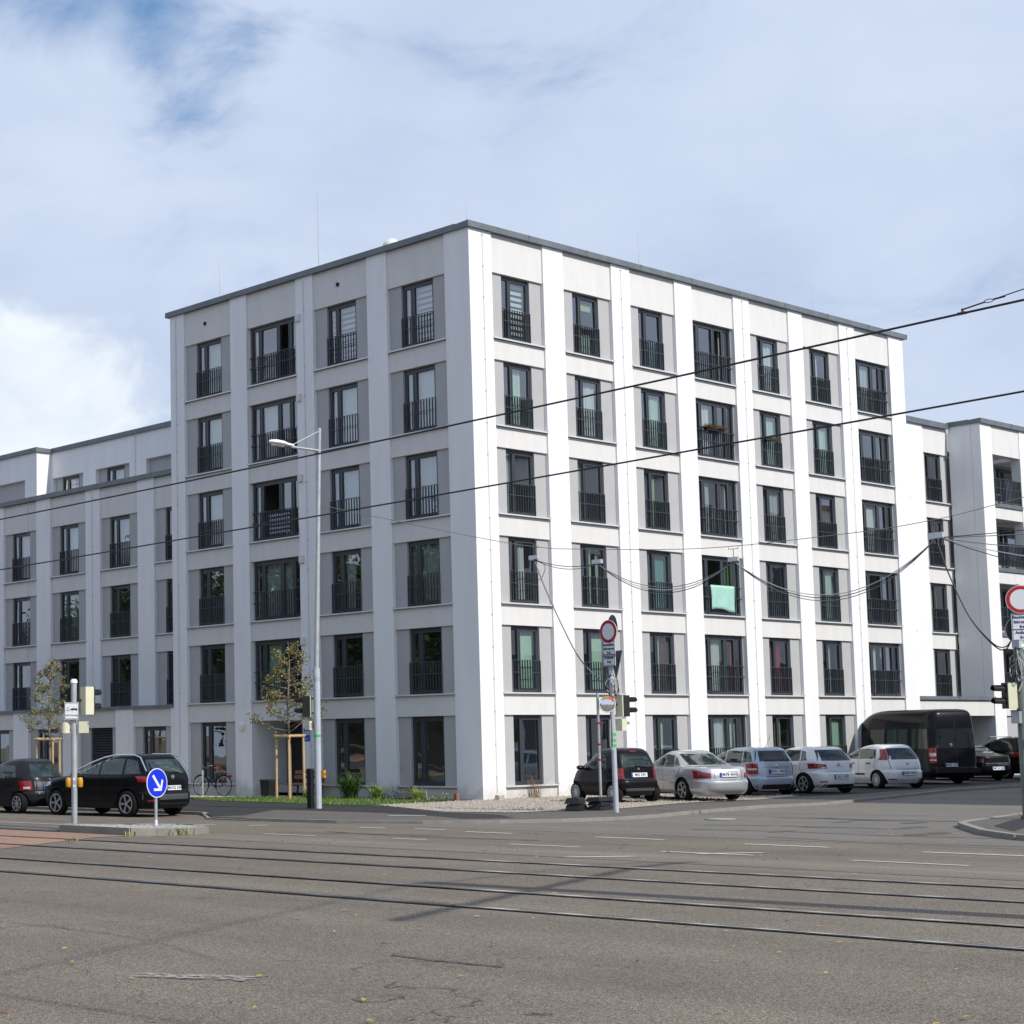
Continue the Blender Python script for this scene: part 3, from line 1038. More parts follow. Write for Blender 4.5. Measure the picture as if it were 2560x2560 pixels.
def frame_mesh(w, h, wide):
    k = ('fr', round(w, 3), round(h, 3), wide)
    if k in _cache:
        return _cache[k]
    m = MB()
    t = .055
    m.box(0, t, 0, .09, 0, h)
    m.box(w - t, w, 0, .09, 0, h)
    m.box(t, w - t, 0, .09, h - .10, h)
    m.box(t, w - t, 0, .09, 0, .07)
    X = lights_of(w, wide)
    for x in X[1:-1]:
        m.box(x - .035, x + .035, -.004, .086, .07, h - .10)
    for i, (a, b) in enumerate(zip(X, X[1:])):
        a += t if i == 0 else .035
        b -= t if i == len(X) - 2 else .035
        s = .05 if (b - a) > .35 else .022
        z0, z1 = .07, h - .10
        m.box(a, a + s, -.012, .074, z0, z1)
        m.box(b - s, b, -.012, .074, z0, z1)
        m.box(a + s, b - s, -.012, .074, z1 - s, z1)
        m.box(a + s, b - s, -.012, .074, z0, z0 + s + .02)
    _cache[k] = m.mesh('window', 'frame')
    return _cache[k]


def rail_mesh(w, wide, h=1.02):
    k = ('rail', round(w, 3), wide, h)
    if k in _cache:
        return _cache[k]
    m = MB()
    m.box(0, w, -.02, .02, h - .012, h)
    m.box(0, w, -.018, .008, h * .62 - .008, h * .62 + .008)
    a, b = (.17 * w, .84 * w) if wide else (0, w)
    m.box(a, b, -.008, .008, .06, .075)
    for x in (a + .006, b - .006):
        m.box(x - .012, x + .012, -.028, .018, 0, h - .012)
    n = max(3, round((b - a) / .125))
    for i in range(1, n):
        x = a + (b - a) * i / n
        m.box(x - .005, x + .005, -.028, .018, .075, h - .012)
    for x in ((.01, w - .01) if wide else ()):
        m.box(x - .012, x + .012, -.008, .10, h * .6, h * .64)
        m.box(x - .012, x + .012, -.008, .10, h - .03, h)
    _cache[k] = m.mesh('railing', 'rail_steel')
    return _cache[k]


def pane_mesh(w, h, m='glass'):
    k = ('pane', round(w, 3), round(h, 3), m)
    if k not in _cache:
        _cache[k] = MB().add([(-w / 2, 0, -h / 2), (w / 2, 0, -h / 2), (w / 2, 0, h / 2), (-w / 2, 0, h / 2)], [(0, 1, 2, 3)]).mesh('pane', m)
    return _cache[k]


def curtain_mesh(w, h, m, seed):
    k = ('cur', round(w, 2), round(h, 2), m, seed % 4)
    if k in _cache:
        return _cache[k]
    q = MB()
    n = max(8, int(w / .035))
    rr = random.Random(seed % 4)
    ph = rr.uniform(0, 6)
    top, bot = [], []
    for i in range(n + 1):
        x = w * i / n
        y = .028 * math.sin(x * 38 + ph) + .012 * math.sin(x * 17 + ph * 2)
        top.append((x, y * .7, h))
        bot.append((x * (.94 + .05 * math.sin(ph)) + .02, y * 1.3, 0))
    for i in range(n):
        q.add([bot[i], bot[i + 1], top[i + 1], top[i]], [(0, 1, 2, 3)])
    _cache[k] = q.mesh('curtain', m, 60)
    return _cache[k]


def slat_mesh(w, h, m, pitch, fill):
    k = ('slat', round(w, 2), round(h, 2), m, pitch, fill)
    if k in _cache:
        return _cache[k]
    q = MB()
    z = 0
    while z < h - pitch * .5:
        q.box(0, w, 0, .006, z, z + pitch * fill)
        z += pitch
    _cache[k] = q.mesh('blind', m)
    return _cache[k]


WCOUNT = [0]
PR = random.Random(21)


def window(F, s, d, z, w, h, wide=False, cur=None, rail=True, railh=1.02, openl=None):
    """window at left end s, frame face at depth d; cur: list of (kind, material, a, b, za, zb) in fractions"""
    WCOUNT[0] += 1
    win = F.put(frame_mesh(w, h, wide), 'window', s, d, z)
    X = lights_of(w, wide)
    for i, (a, b) in enumerate(zip(X, X[1:])):
        a += .09 if i == 0 else .07
        b -= .09 if i == len(X) - 2 else .07
        pw, ph = max(.06, b - a + .04), h - .27
        o = inst(pane_mesh(pw, ph), 'pane', win, ((a + b) / 2, .035, .13 + ph / 2))
        o.rotation_euler = (R(PR.gauss(0, .35)), 0, R(PR.gauss(0, .35)))
        if openl == i:
            o.location = (a + .05, .05 + pw / 2, .13 + ph / 2)
            o.rotation_euler = (0, 0, R(78))
    for j, c in enumerate(cur or []):
        kind, mt, a, b, za, zb = c
        cw, ch = (b - a) * (w - .12), (zb - za) * (h - .2)
        loc = (.06 + a * (w - .12), .16 + .03 * j, .1 + za * (h - .2))
        if kind == 'c':
            inst(curtain_mesh(cw, ch, mt, WCOUNT[0] + j), 'curtain', win, loc)
        elif kind == 'b':
            inst(slat_mesh(cw, ch, mt, .05, .97), 'blind', win, loc)
        elif kind == 'z':
            inst(slat_mesh(cw, ch, mt, .19, .58), 'blind', win, loc)
    if rail:
        rw = w - .02
        inst(rail_mesh(rw, wide, railh), 'railing', win, (.01, -.085, .0))
    return win


def sill(F, s0, s1, z, d0=-.035, d1=.2):
    k = ('sill', round(s1 - s0, 3), d0, d1)
    if k not in _cache:
        m = MB()
        w = s1 - s0
        m.box(0, w, d0, d1, -.028, -.006)
        m.box(0, w, d0 - .004, d0 + .002, -.05, -.004)
        m.box(-.014, 0, d0 - .004, d1, -.05, .022)
        m.box(w, w + .014, d0 - .004, d1, -.05, .022)
        _cache[k] = m.mesh('sill', 'sill_metal')
    return F.put(_cache[k], 'sill', s0, 0, z)


def bay(F, s0, s1, floors, wide=False, ww=1.36, cur=None, zbot=-.75, ztop=None, first_sill=-.08, shift=0.0, rails=None, opens=None, skip0=False):
    """one bay between piers: spandrels, side panels, sills and windows for the given storeys"""
    w = s1 - s0
    for n, k in enumerate(floors):
        z = FH * k if k > 0 else first_sill
        hd = FH * k + WH
        h = hd - z
        zu = (FH * (k + 1) - .03) if n < len(floors) - 1 else ztop
        if k == floors[0] and not (k == 0 and skip0) and zbot is not None:
            F.box('spandrel_panel', s0, s1, .06, .42, zbot, z - .052, 'plaster_warm')
        if zu:
            F.box('spandrel_panel', s0, s1, .06, .42, hd, zu - .024, 'plaster_warm')
        if k == 0 and skip0:
            continue
        sill(F, s0 + .004, s1 - .004, z)
        c = (cur or {}).get(k)
        rl = True if rails is None else rails.get(k, True)
        op = (opens or {}).get(k)
        if wide:
            F.box('side_panel', s0, s0 + .05, .16, .42, z - .05, hd, 'plaster_panel')
            F.box('side_panel', s1 - .05, s1, .16, .42, z - .05, hd, 'plaster_panel')
            window(F, s0 + .05, .2, z, w - .1, h - .004, True, c, rl, openl=op)
        else:
            a = s0 + (w - ww) / 2 + shift
            F.box('side_panel', s0, a, .13, .42, z - .05, hd, 'plaster_panel')
            F.box('side_panel', a + ww, s1, .13, .42, z - .05, hd, 'plaster_panel')
            window(F, a, .21, z, ww, h - .004, False, c, rl, openl=op)


def pier(F, s0, s1, z0, z1):
    F.box('pier', s0, s1, 0, .42, z0, z1, 'plaster')


def coping(F, s0, s1, z0, z1, over=.10, back=.5, seg=3.0):
    n = max(1, round((s1 - s0) / seg))
    for i in range(n):
        a, b = s0 + (s1 - s0) * i / n, s0 + (s1 - s0) * (i + 1) / n
        k = ('cop', round(b - a, 3), round(z1 - z0, 3), over, back)
        if k not in _cache:
            m = MB()
            w, h = b - a - .012, z1 - z0
            m.add([(0, -over, 0), (w, -over, 0), (w, -over + .012, h), (0, -over + .012, h), (0, back, h - .03), (w, back, h - .03), (0, back, 0), (w, back, 0)],
                  [(0, 1, 2, 3), (3, 2, 5, 4), (4, 5, 7, 6), (6, 7, 1, 0), (0, 3, 4, 6), (1, 7, 5, 2)])
            m.box(w - .02, w + .012, -over - .004, -over + .006, 0, h + .006)
            _cache[k] = m.mesh('coping', 'zinc')
        F.put(_cache[k], 'coping', a, 0, z0)


def rod(F, s, z0, z1, off=-.03):
    """lightning conductor with clips"""
    m = MB()
    m.tube([(0, 0, z0), (0, 0, z1)], .007, 5)
    z = z0 + .5
    while z < z1:
        m.box(-.014, .014, -.012, -off, z - .012, z + .012)
        z += 1.0
    F.put(m.mesh('lightning_conductor', 'wire_pale'), 'lightning_conductor', s, off, 0)


Z_ROOF0, Z_ROOF1 = 17.35, 17.545
main = thing('apartment_building', (0, 0, PV), 'five-storey white corner apartment building, left facade shaded and right facade sunlit', 'building')
FR = Fac(main, 0, 0, 0)
FL = Fac(main, 0, 0, R(-90))
W, M_, RD = 'cur_white', 'cur_mint', 'cur_red'
C_full = lambda mt: [('c', mt, 0, .98, 0, 1)]
C_l = lambda mt: [('c', mt, .0, .30, 0, 1)]
C_mid = lambda mt: [('c', mt, .36, .66, 0, 1)]
C_r = lambda mt: [('c', mt, .55, .98, 0, 1)]
B_full = lambda mt: [('b', mt, 0, 1, 0, 1)]
B_right = lambda mt: [('b', mt, .33, 1, 0, 1)]
cols_R = [
    (1.06, 3.56, False, {5: [('z', W, .33, 1, 0, 1), ('c', 'cur_blue', 0, .3, 0, 1)], 4: [('c', M_, .36, .8, 0, 1)], 3: [('c', W, 0, .45, 0, 1)], 2: [('c', W, .25, .75, 0, 1)], 1: B_right(M_), 0: None}),
    (4.58, 7.12, False, {5: [('b', 'cur_lime', .33, 1, .8, .92), ('c', M_, .5, .95, 0, .38)], 4: [('c', W, .33, .95, 0, 1)], 3: [('c', W, 0, .45, 0, 1)], 2: [('c', M_, .36, .6, 0, 1), ('c', 'cur_grey', .8, 1, 0, 1)], 1: B_right(M_), 0: None}),
    (8.13, 10.67, False, {5: [('c', 'cur_teal', .6, .95, 0, .5)], 4: C_r(M_), 3: C_mid('cur_lime'), 2: C_full('cur_teal'), 1: [('c', M_, .2, .6, 0, 1), ('c', 'cur_brown', .6, 1, 0, 1)], 0: C_mid(M_)}),
    (11.68, 14.22, True, {5: [('c', W, .0, .16, 0, 1), ('c', 'cur_grey', .86, 1, 0, 1)], 4: [('c', W, .22, .5, 0, 1)], 3: [('c', 'cur_grey', .2, .42, 0, 1), ('c', W, .86, 1, 0, 1)], 2: [('c', 'cur_green', 0, .3, 0, 1), ('c', 'cur_green', .75, 1, 0, 1)], 1: [('c', RD, 0, .14, 0, 1), ('c', W, .2, .58, 0, 1), ('c', RD, .83, 1, 0, 1)], 0: [('c', W, .2, .6, 0, 1), ('c', W, .62, 1, 0, 1)]}),
    (15.22, 17.77, False, {5: C_r(W), 4: C_full(M_), 3: C_r('cur_grey'), 2: C_l(W), 1: [('c', RD, .3, .8, 0, 1)], 0: C_mid('cur_lime')}),
    (18.72, 21.31, False, {5: C_mid(W), 4: C_r(M_), 3: C_full('cur_brown'), 2: C_full(M_), 1: C_mid(M_), 0: C_full(M_)}),
    (22.4, 24.98, True, {5: [('c', 'cur_grey', .2, .6, 0, 1)], 4: [('c', W, .85, 1, 0, 1)], 3: [('b', W, .2, .55, 0, 1)], 2: [('c', 'cur_brown', .1, .3, 0, 1)], 1: [('c', W, .2, .4, 0, 1), ('c', 'cur_blue', .6, .8, 0, 1)], 0: None}),
]
prev = 0.0
for i, (a, b, wd, cu) in enumerate(cols_R):
    pier(FR, prev, a, -.75, Z_ROOF0)
    bay(FR, a, b, range(6), wd, 1.36, cu, ztop=Z_ROOF0 + .02, rails={0: i in (2, 3, 4, 5)}, opens={5: 2, 2: 1} if i == 3 else ({2: 1} if i == 6 else None))
    prev = b
pier(FR, prev, 26.06, -.75, Z_ROOF0)
cols_L = [
    (14.30, 11.62, False, {5: B_right(W), 4: B_right(W), 3: C_full(W), 2: None, 1: None, 0: None}),
    (10.72, 8.08, True, {5: [('c', W, 0, .18, 0, 1), ('c', W, .84, 1, 0, 1)], 4: [('c', W, .2, .5, 0, 1)], 3: None, 2: [('c', 'cur_grey', .2, .8, 0, 1)], 1: [('b', M_, .2, .56, 0, 1)]}),
    (7.22, 4.57, False, {5: [('z', W, 0, 1, 0, 1)], 4: B_full(W), 3: C_full(W), 2: C_mid('cur_grey'), 1: None, 0: None}),
    (3.65, 1.06, False, {5: [('z', W, .33, 1, 0, 1), ('c', W, 0, .3, 0, 1)], 4: B_full(W), 3: C_full('cur_grey'), 2: C_full('cur_grey'), 1: None, 0: None}),
]
prev = -15.12
for i, (a, b, wd, cu) in enumerate(cols_L):
    pier(FL, prev, -a, -.75, Z_ROOF0)
    bay(FL, -a, -b, range(6), wd, 1.42, cu, ztop=Z_ROOF0 + .02, rails={0: False}, skip0=(i == 1), opens={5: 2, 3: 1} if i == 1 else None, shift=-.03)
    prev = -b
pier(FL, prev, -.42, -.75, Z_ROOF0)
coping(FR, -.1, 26.3, Z_ROOF0, Z_ROOF1)
coping(FL, -15.3, -.5, Z_ROOF0, Z_ROOF1)
# interior floors, partitions, back wall and roof
m = MB()
for k in range(0, 7):
    zt = FH * k - .12
    m.box(.42, 26.05, .42, 3.6, zt - .26, zt, 1)
    m.box(.42, 3.6, 3.6, 15.1, zt - .26, zt, 1)
m.box(3.6, 26.05, 3.6, 15.1, -.75, 17.3, 0)
for (x, *_r) in cols_R[1:]:
    m.box(x - .6, x - .4, .43, 3.58, -.75, 17.0, 0)
for (y, *_r) in cols_L[1:]:
    m.box(.43, 3.58, y + .4, y + .6, -.75, 17.0, 0)
m.build('interior', ['interior', 'slab'], main, world=True)
m = MB()
m.box(.42, 26.0, .42, 15.1, 17.02, 17.3)
m.build('roof', 'roof', main, world=True)
m = MB()
m.box(26.03, 26.06, .42, 15.12, -.75, 17.33)
m.box(.42, 26.03, 15.1, 15.12, -.75, 17.33)
m.build('end_wall', 'plaster', main, world=True)
# recessed entrance in the second bay of the shaded facade
m = MB()
m.box(.42, 1.7, 10.722, 10.9, -.75, 2.1, 0)
m.box(.42, 1.7, 8.0, 8.078, -.75, 2.1, 0)
m.box(1.7, 1.8, 8.0, 10.9, -.75, 2.1, 0)
m.box(.43, 1.7, 8.08, 10.72, 2.1, 2.2, 0)
m.build('entrance_walls', 'plaster', main, world=True)
m = MB()
m.box(1.60, 1.69, 8.1, 10.7, -.5, 2.08, 0)
dr = m.build('entrance_door', 'frame', main, world=True)
m = MB()
m.box(1.585, 1.598, 8.25, 10.55, -.3, 1.95, 0)
m.build('pane', 'car_glass', dr, world=False).location = (-main.location.x, -main.location.y, -main.location.z)
m = MB()
m.tube([(1.53, 9.5, .3), (1.53, 9.5, 1.2)], .02, 6)
m.build('handle', 'chrome', dr).location = (-main.location.x, -main.location.y, -main.location.z)
# round lamp, house number, vent boxes, vent holes
m = MB()
m.lathe([(.15, 0), (.16, .03), (.15, .07), (.10, .095), (.0, .10)], 20, 0, Matrix.Translation((0, 11.23, 1.93)) @ Matrix.Rotation(R(-90), 4, 'Y'))
m.build('wall_lamp', 'white_lamp', main, True, world=True)
m = MB()
m.box(-.012, 0.0, 7.72, 8.03, 1.36, 1.80)
pl = m.build('house_number', 'plate_blue', main, world=True)
t = text_mesh('100', .2, 'digits', 'sign_white', .004)
o = inst(t, 'digits', pl, (-.014, 7.875, 1.63 - main.location.z), (R(90), 0, R(-90)))
m = MB()
m.box(-.014, -.012, 7.78, 7.97, 1.44, 1.455)
m.build('underline', 'sign_white', pl).location = (0, 0, -main.location.z)
for k in range(1, 6):
    z = FH * k + WH - .12
    m = MB()
    m.box(-.07, 0, 7.84, 8.06, z - .15, z + .11)
    m.box(-.075, -.07, 7.86, 8.04, z - .13, z + .09)
    m.build('vent_box', 'plaster_warm', main, world=True)
for y in (13.1, 6.0):
    m = MB()
    m.lathe([(.075, 0), (.075, .03), (.045, .03), (.045, .01)], 14, 0, Matrix.Translation((.06, y, 16.75)) @ Matrix.Rotation(R(-90), 4, 'Y'))
    m.build('vent_pipe', 'black', main, world=True)
rod(FL, -14.75, -.3, 17.2)
rod(FL, -7.65, -.3, 17.2)
for s in (.62, 7.62, 14.75, 21.85):
    rod(FR, s, -.3, 17.3)
# roof rods and dish
for (x, y, h, r) in ((.6, 7.5, 3.2, .013), (1.2, 13.6, 2.0, .009), (.5, .5, 1.2, .008), (9.5, .6, 1.7, .008), (20.5, .6, 1.6, .008)):
    m = MB()
    m.tube([(x, y, 17.3), (x, y, 17.3 + h * .55), (x, y, 17.3 + h)], [r, r, r * .45], 6)
    m.build('lightning_rod', 'galv', main, world=True)
m = MB()
m.lathe([(.0, -.05), (.17, .0), (.30, .10), (.28, .11), (.0, -.02)], 20, 0, Matrix.Translation((.9, 4.25, 17.78)) @ Matrix.Rotation(R(60), 4, 'Y') @ Matrix.Rotation(R(-40), 4, 'X'))
m.tube([(1.05, 4.25, 17.3), (1.0, 4.25, 17.75)], .03, 6)
m.build('satellite_dish', 'white_lamp', main, True, world=True)

# things hung on the railings
m = MB()
m.box(12.3, 13.25, .0, .15, 12.19, 12.31, 0)
rr = random.Random(5)
for i in range(620):
    x, y, z = rr.uniform(12.22, 13.33), rr.uniform(-.05, .2), 12.27
    a = rr.uniform(0, 6.28)
    l = rr.uniform(.08, .26)
    m.add([(x - .025, y, z), (x + .025, y, z), (x + math.cos(a) * l, y + math.sin(a) * l, z + l * rr.uniform(.2, .9))], [(0, 1, 2)], 1)
tag(m.build('planter_box', ['black', 'dry']), 'long planter with dry brown plants on the wide fourth-floor railing', 'planter')
m = MB()
m.box(16.0, 16.45, .0, .15, 12.19, 12.31, 0)
for i in range(320):
    x, y, z = rr.uniform(16.25, 16.9), rr.uniform(0, .2), 12.30
    a = rr.uniform(0, 6.28)
    l = rr.uniform(.08, .2)
    m.add([(x - .012, y, z - .05), (x + .012, y, z - .05), (x + math.cos(a) * l, y + math.sin(a) * l, z + l * rr.uniform(.0, .7))], [(0, 1, 2)], 1)
tag(m.build('planter_box', ['black', 'dry']), 'small dark planter on the narrow fourth-floor railing right of the long planter', 'planter')
m = MB()
P = []
for i in range(15):
    for j in range(9):
        u, v = i / 14, j / 8
        P.append((12.25 + u * 1.42 + .03 * math.sin(v * 4 + u), .075 - .03 * math.sin(u * 11 + v * 2) * v - .02 * v, 6.66 - v * (.88 - .05 * math.sin(u * 5))))
m.add(P, [(a * 9 + b, a * 9 + b + 1, (a + 1) * 9 + b + 1, (a + 1) * 9 + b) for a in range(14) for b in range(8)])
tw = m.build('towel', 'towel', None, True)
so = tw.modifiers.new('thick', 'SOLIDIFY')
so.thickness = .012
tag(tw, 'turquoise towel hung over a wide second-floor railing', 'towel')
m = MB()
P = []
for i in range(11):
    for j in range(11):
        u, v = i / 10, j / 10
        P.append((.165 - .012 * math.sin(u * 9 + v * 2), 9.8 - u * 1.1, 9.36 - v * .75))
for a in range(10):
    for b in range(10):
        m.add([P[a * 11 + b], P[a * 11 + b + 1], P[(a + 1) * 11 + b + 1], P[(a + 1) * 11 + b]], [(0, 1, 2, 3)], 0 if (b % 2) else 1)
tw = m.build('striped_blanket', ['cur_white', 'cur_blue'])
tag(tw, 'blue and white striped blanket on the third-floor railing of the shaded facade', 'blanket')

# ---- left wing with podium and set-back top storey
lw = thing('apartment_wing', (1.45, 22, PV), 'four-storey shaded white wing left of the corner building, with set-back top floor', 'building')
FW = Fac(lw, 1.45, 0, R(-90))
FP = Fac(lw, 0.0, 0, R(-90))
FT = Fac(lw, 4.3, 0, R(-90))
FT2 = Fac(lw, 3.5, 0, R(-90))
wb = [(18.10, 15.45), (21.70, 19.17), (25.25, 22.70), (28.85, 26.30), (32.4, 29.9)]
pr = -15.14
for i, (a, b) in enumerate(wb):
    pier(FW, -b, -(wb[i - 1][0] if i else 15.14), 2.7, 11.75)
    bay(FW, -a, -b, [1, 2, 3], False, 1.34, {3: (B_right(W) if i != 1 else C_full(W)), 2: [('c', 'cur_grey', .3, .6, 0, 1)] if i == 2 else None, 1: None}, zbot=None, ztop=11.76, shift=-.07)
pier(FW, -36, -32.4, 2.7, 11.75)
coping(FW, -36, -15.14, 11.75, 11.94)
pb = [(17.65, 15.3), (21.23, 18.74), (24.77, 22.28), (28.3, 25.88)]
for i, (a, b) in enumerate(pb):
    pier(FP, -b, -(pb[i - 1][0] if i else 15.13), -.75, 2.68)
    if i == 1:
        FP.box('spandrel_panel', -a, -b, .06, .42, 2.0, 2.70, 'plaster_warm')
        FP.box('side_panel', -a, -20.56, .13, .42, -.75, 2.0, 'plaster_panel')
        FP.box('side_panel', -19.11, -b, .13, .42, -.75, 2.0, 'plaster_panel')
        FP.box('shutter_back', -20.56, -19.11, .30, .42, -.75, 2.0, 'black')
        z = -.5
        while z < 1.95:
            k = ('louvre',)
            if k not in _cache:
                q = MB()
                q.add([(0, 0, 0), (1.45, 0, 0), (1.45, .07, .075), (0, .07, .075), (0, .01, -.008), (1.45, .01, -.008), (1.45, .08, .067), (0, .08, .067)],
                      [(0, 1, 2, 3), (7, 6, 5, 4), (4, 5, 1, 0), (3, 2, 6, 7), (0, 3, 7, 4), (1, 5, 6, 2)])
                _cache[k] = q.mesh('slat', 'frame')
            FP.put(_cache[k], 'slat', -20.56, .17, z)
            z += .1
    else:
        w0 = -a + (a - b - 1.42) / 2
        FP.box('spandrel_panel', -a, -b, .06, .42, 2.0, 2.70, 'plaster_warm')
        FP.box('spandrel_panel', -a, -b, .06, .42, -.75, -.13, 'plaster_warm')
        FP.box('side_panel', -a, w0, .13, .42, -.13, 2.0, 'plaster_panel')
        FP.box('side_panel', w0 + 1.42, -b, .13, .42, -.13, 2.0, 'plaster_panel')
        window(FP, w0, .21, -.08, 1.42, 2.07, False, [('c', 'cur_teal', .5, .8, 0, 1)] if i == 3 else None, False)
pier(FP, -36, -28.3, -.75, 2.68)
coping(FP, -36, -15.13, 2.68, 2.79, over=.06, back=1.5)
m = MB()
for k in range(0, 5):
    zt = FH * k - .12
    m.box(.42 if k < 2 else 1.87, 5, 15.14, 36, zt - .26, zt, 1)
m.box(5, 15, 15.14, 36, -.75, 14.4, 0)
for (a, b) in wb[1:]:
    m.box(1.88, 4.9, b + .4 - 1.0, b + .6 - 1.0, -.7, 11.5, 0)
m.build('interior', ['interior', 'slab'], lw, world=True)
MB().box(.42, 1.6, 15.14, 36, 2.5, 2.66).build('podium_roof', 'roof', lw, world=True)
MB().box(1.87, 5, 15.14, 36, 11.5, 11.72).build('terrace_roof', 'roof', lw, world=True)
# set-back storey: wall cut round the window recesses
ZT = 14.46
recs = [(29.20, 26.86, True), (25.9, 23.45, True), (22.28, 19.9, False)]
edges = [29.3]
FT.box('wall', -29.3, -15.14, 0, .42, 13.3, ZT, 'plaster')
last = 15.14
for (a, b, win) in reversed(recs):
    FT.box('wall', -b, -last, 0, .42, 11.72, 13.298, 'plaster')
    last = a
FT.box('wall', -29.3, -last, 0, .42, 11.72, 13.298, 'plaster')
for (a, b, win) in recs:
    if win:
        w0 = -a + (a - b - 1.30) / 2
        FT.box('side_panel', -a, w0, .18, .42, 11.72, 13.298, 'plaster_panel')
        FT.box('side_panel', w0 + 1.30, -b, .18, .42, 11.72, 13.298, 'plaster_panel')
        window(FT, w0, .24, 11.73, 1.30, 1.565, False, [('z', W, .3, 1, 0, 1)] if a > 28 else B_full(W), False)
    else:
        FT.box('side_panel', -a, -b, .2, .42, 11.72, 13.298, 'plaster_panel')
coping(FT, -29.25, -15.14, ZT, ZT + .2)
FT2.box('wall', -30.25, -29.3, 0, 1.2, 11.72, ZT, 'plaster')
FT2.box('wall', -36, -30.25, 0, .42, 13.3, ZT, 'plaster')
FT2.box('side_panel', -36, -30.25, .2, .42, 11.72, 13.298, 'plaster_panel')
coping(FT2, -36, -29.2, ZT, ZT + .2, back=1.3)
for s in (-22.2, -26.9):
    rod(FW, s, 2.9, 11.7)
rod(FT, -23.0, 11.8, 14.4)
m = MB()
m.tube([(2.2, 31.2, 11.7), (2.2, 31.2, 16.6)], .008, 5)
m.build('lightning_rod', 'galv', lw, world=True)

# ---- right wing (set back) with podium
rw = thing('apartment_wing', (29, 1.46, PV), 'five-storey sunlit recessed wing right of the corner building, behind the dark van', 'building')
FQ = Fac(rw, 0, 1.46, 0)
FQP = Fac(rw, 0, 0, 0)
bay(FQ, 26.35, 28.72, [1, 2, 3, 4], False, 1.3, None, zbot=None, ztop=14.46)
pier(FQ, 28.72, 30.0, 2.6, 14.45)
pier(FQ, 26.07, 26.35, 2.6, 14.45)
bay(FQ, 30.0, 32.18, [1, 2, 3, 4], False, 1.33, {4: None, 3: None, 2: C_mid(M_), 1: None}, zbot=None, ztop=14.46, shift=-.11)
coping(FQ, 26.07, 32.1, 14.45, 14.69)
FQP.box('wall', 26.07, 32.15, .03, .42, 2.04, 2.69, 'plaster_warm')
pier(FQP, 26.07, 27.0, -.75, 2.04)
coping(FQP, 26.07, 32.2, 2.69, 2.83, over=.06, back=1.5)
m = MB()
m.box(27.0, 32.1, 2.4, 2.6, -.75, 2.04, 0)
m.box(27.0, 32.15, .42, 2.4, 2.04, 2.3, 0)
m.box(26.07, 36, 1.9, 5, 2.4, 2.6, 0)
for k in range(1, 6):
    m.box(26.07, 36, 1.9, 5.0, FH * k - .38, FH * k - .12, 0)
m.box(26.07, 36, 5.0, 14, -.75, 14.4, 1)
m.build('interior', ['slab', 'interior'], rw, world=True)

# ---- projecting block with loggias at the right edge
rb = thing('apartment_block', (36, 0, PV), 'white sunlit block with deep loggia balconies at the right edge of the picture', 'building')
FB = Fac(rb, 0, 0, 0)
pier(FB, 32.17, 33.15, -.75, 14.55)
for p0, p1 in ((35.65, 36.7), (39.2, 40.2), (42.7, 46)):
    pier(FB, p0, p1, -.75, 14.55)
for b0, b1 in ((33.15, 35.65), (36.7, 39.2), (40.2, 42.7)):
    for k in range(1, 5):
        z = FH * k
        FB.box('spandrel_panel', b0, b1, .03, .42, z + WH, (z + FH - .2) if k < 4 else 14.56, 'plaster_warm')
        FB.box('balcony_edge', b0, b1, -.03, .42, z - .19, z - .02, 'zinc')
        FB.box('ceiling', b0, b1, .42, 1.9, z + WH + .1, z + WH + .3, 'plaster_warm')
        FB.box('balcony_floor', b0, b1, .42, 1.9, z - .19, z - .02, 'slab')
        FB.box('back_wall', b0, b1, 1.9, 2.1, z - .02, z + WH + .1, 'plaster_panel')
        FB.put(rail_mesh(b1 - b0 - .04, False, 1.07), 'railing', b0 + .02, .06, z)
        window(FB, b0 + .55, 1.82, z, 1.5, 2.05, False, None, False)
    FB.box('spandrel_panel', b0, b1, .06, .42, 2.03, 2.6, 'plaster_warm')
    FB.box('side_panel', b0, b1, .13, .42, -.75, 2.03, 'plaster_panel')
coping(FB, 32.1, 46, 14.55, 14.76)
cr = Fac(rb, 32.17, 0, R(-90))
cr.box('return_wall', -1.44, -.43, 0, .42, -.75, 14.55, 'plaster')
coping(cr, -1.46, -.5, 14.55, 14.755, over=.07)
m = MB()
m.box(32.6, 46, 2.1, 14, -.75, 14.5)
m.build('interior', 'interior', rb, world=True)
# pale wire chair on the top loggia
ch = thing('balcony_chair', (34.25, .55, 4 * FH - .02), 'small white metal chair on the top loggia at the right edge', 'chair')
for dx in (-.18, .18):
    for dy in (-.18, .18):
        MB().tube([(dx, dy, 0), (dx, dy, .45)], .018, 6).build('leg', 'white_lamp', ch)
MB().box(-.2, .2, -.2, .2, .45, .48).build('seat', 'white_lamp', ch)
q = MB()
for dx in (-.18, -.06, .06, .18):
    q.tube([(dx, .18, .48), (dx, .2, .9)], .014, 6)
q.tube([(-.2, .2, .9), (.2, .2, .9)], .018, 6)
q.build('backrest', 'white_lamp', ch)


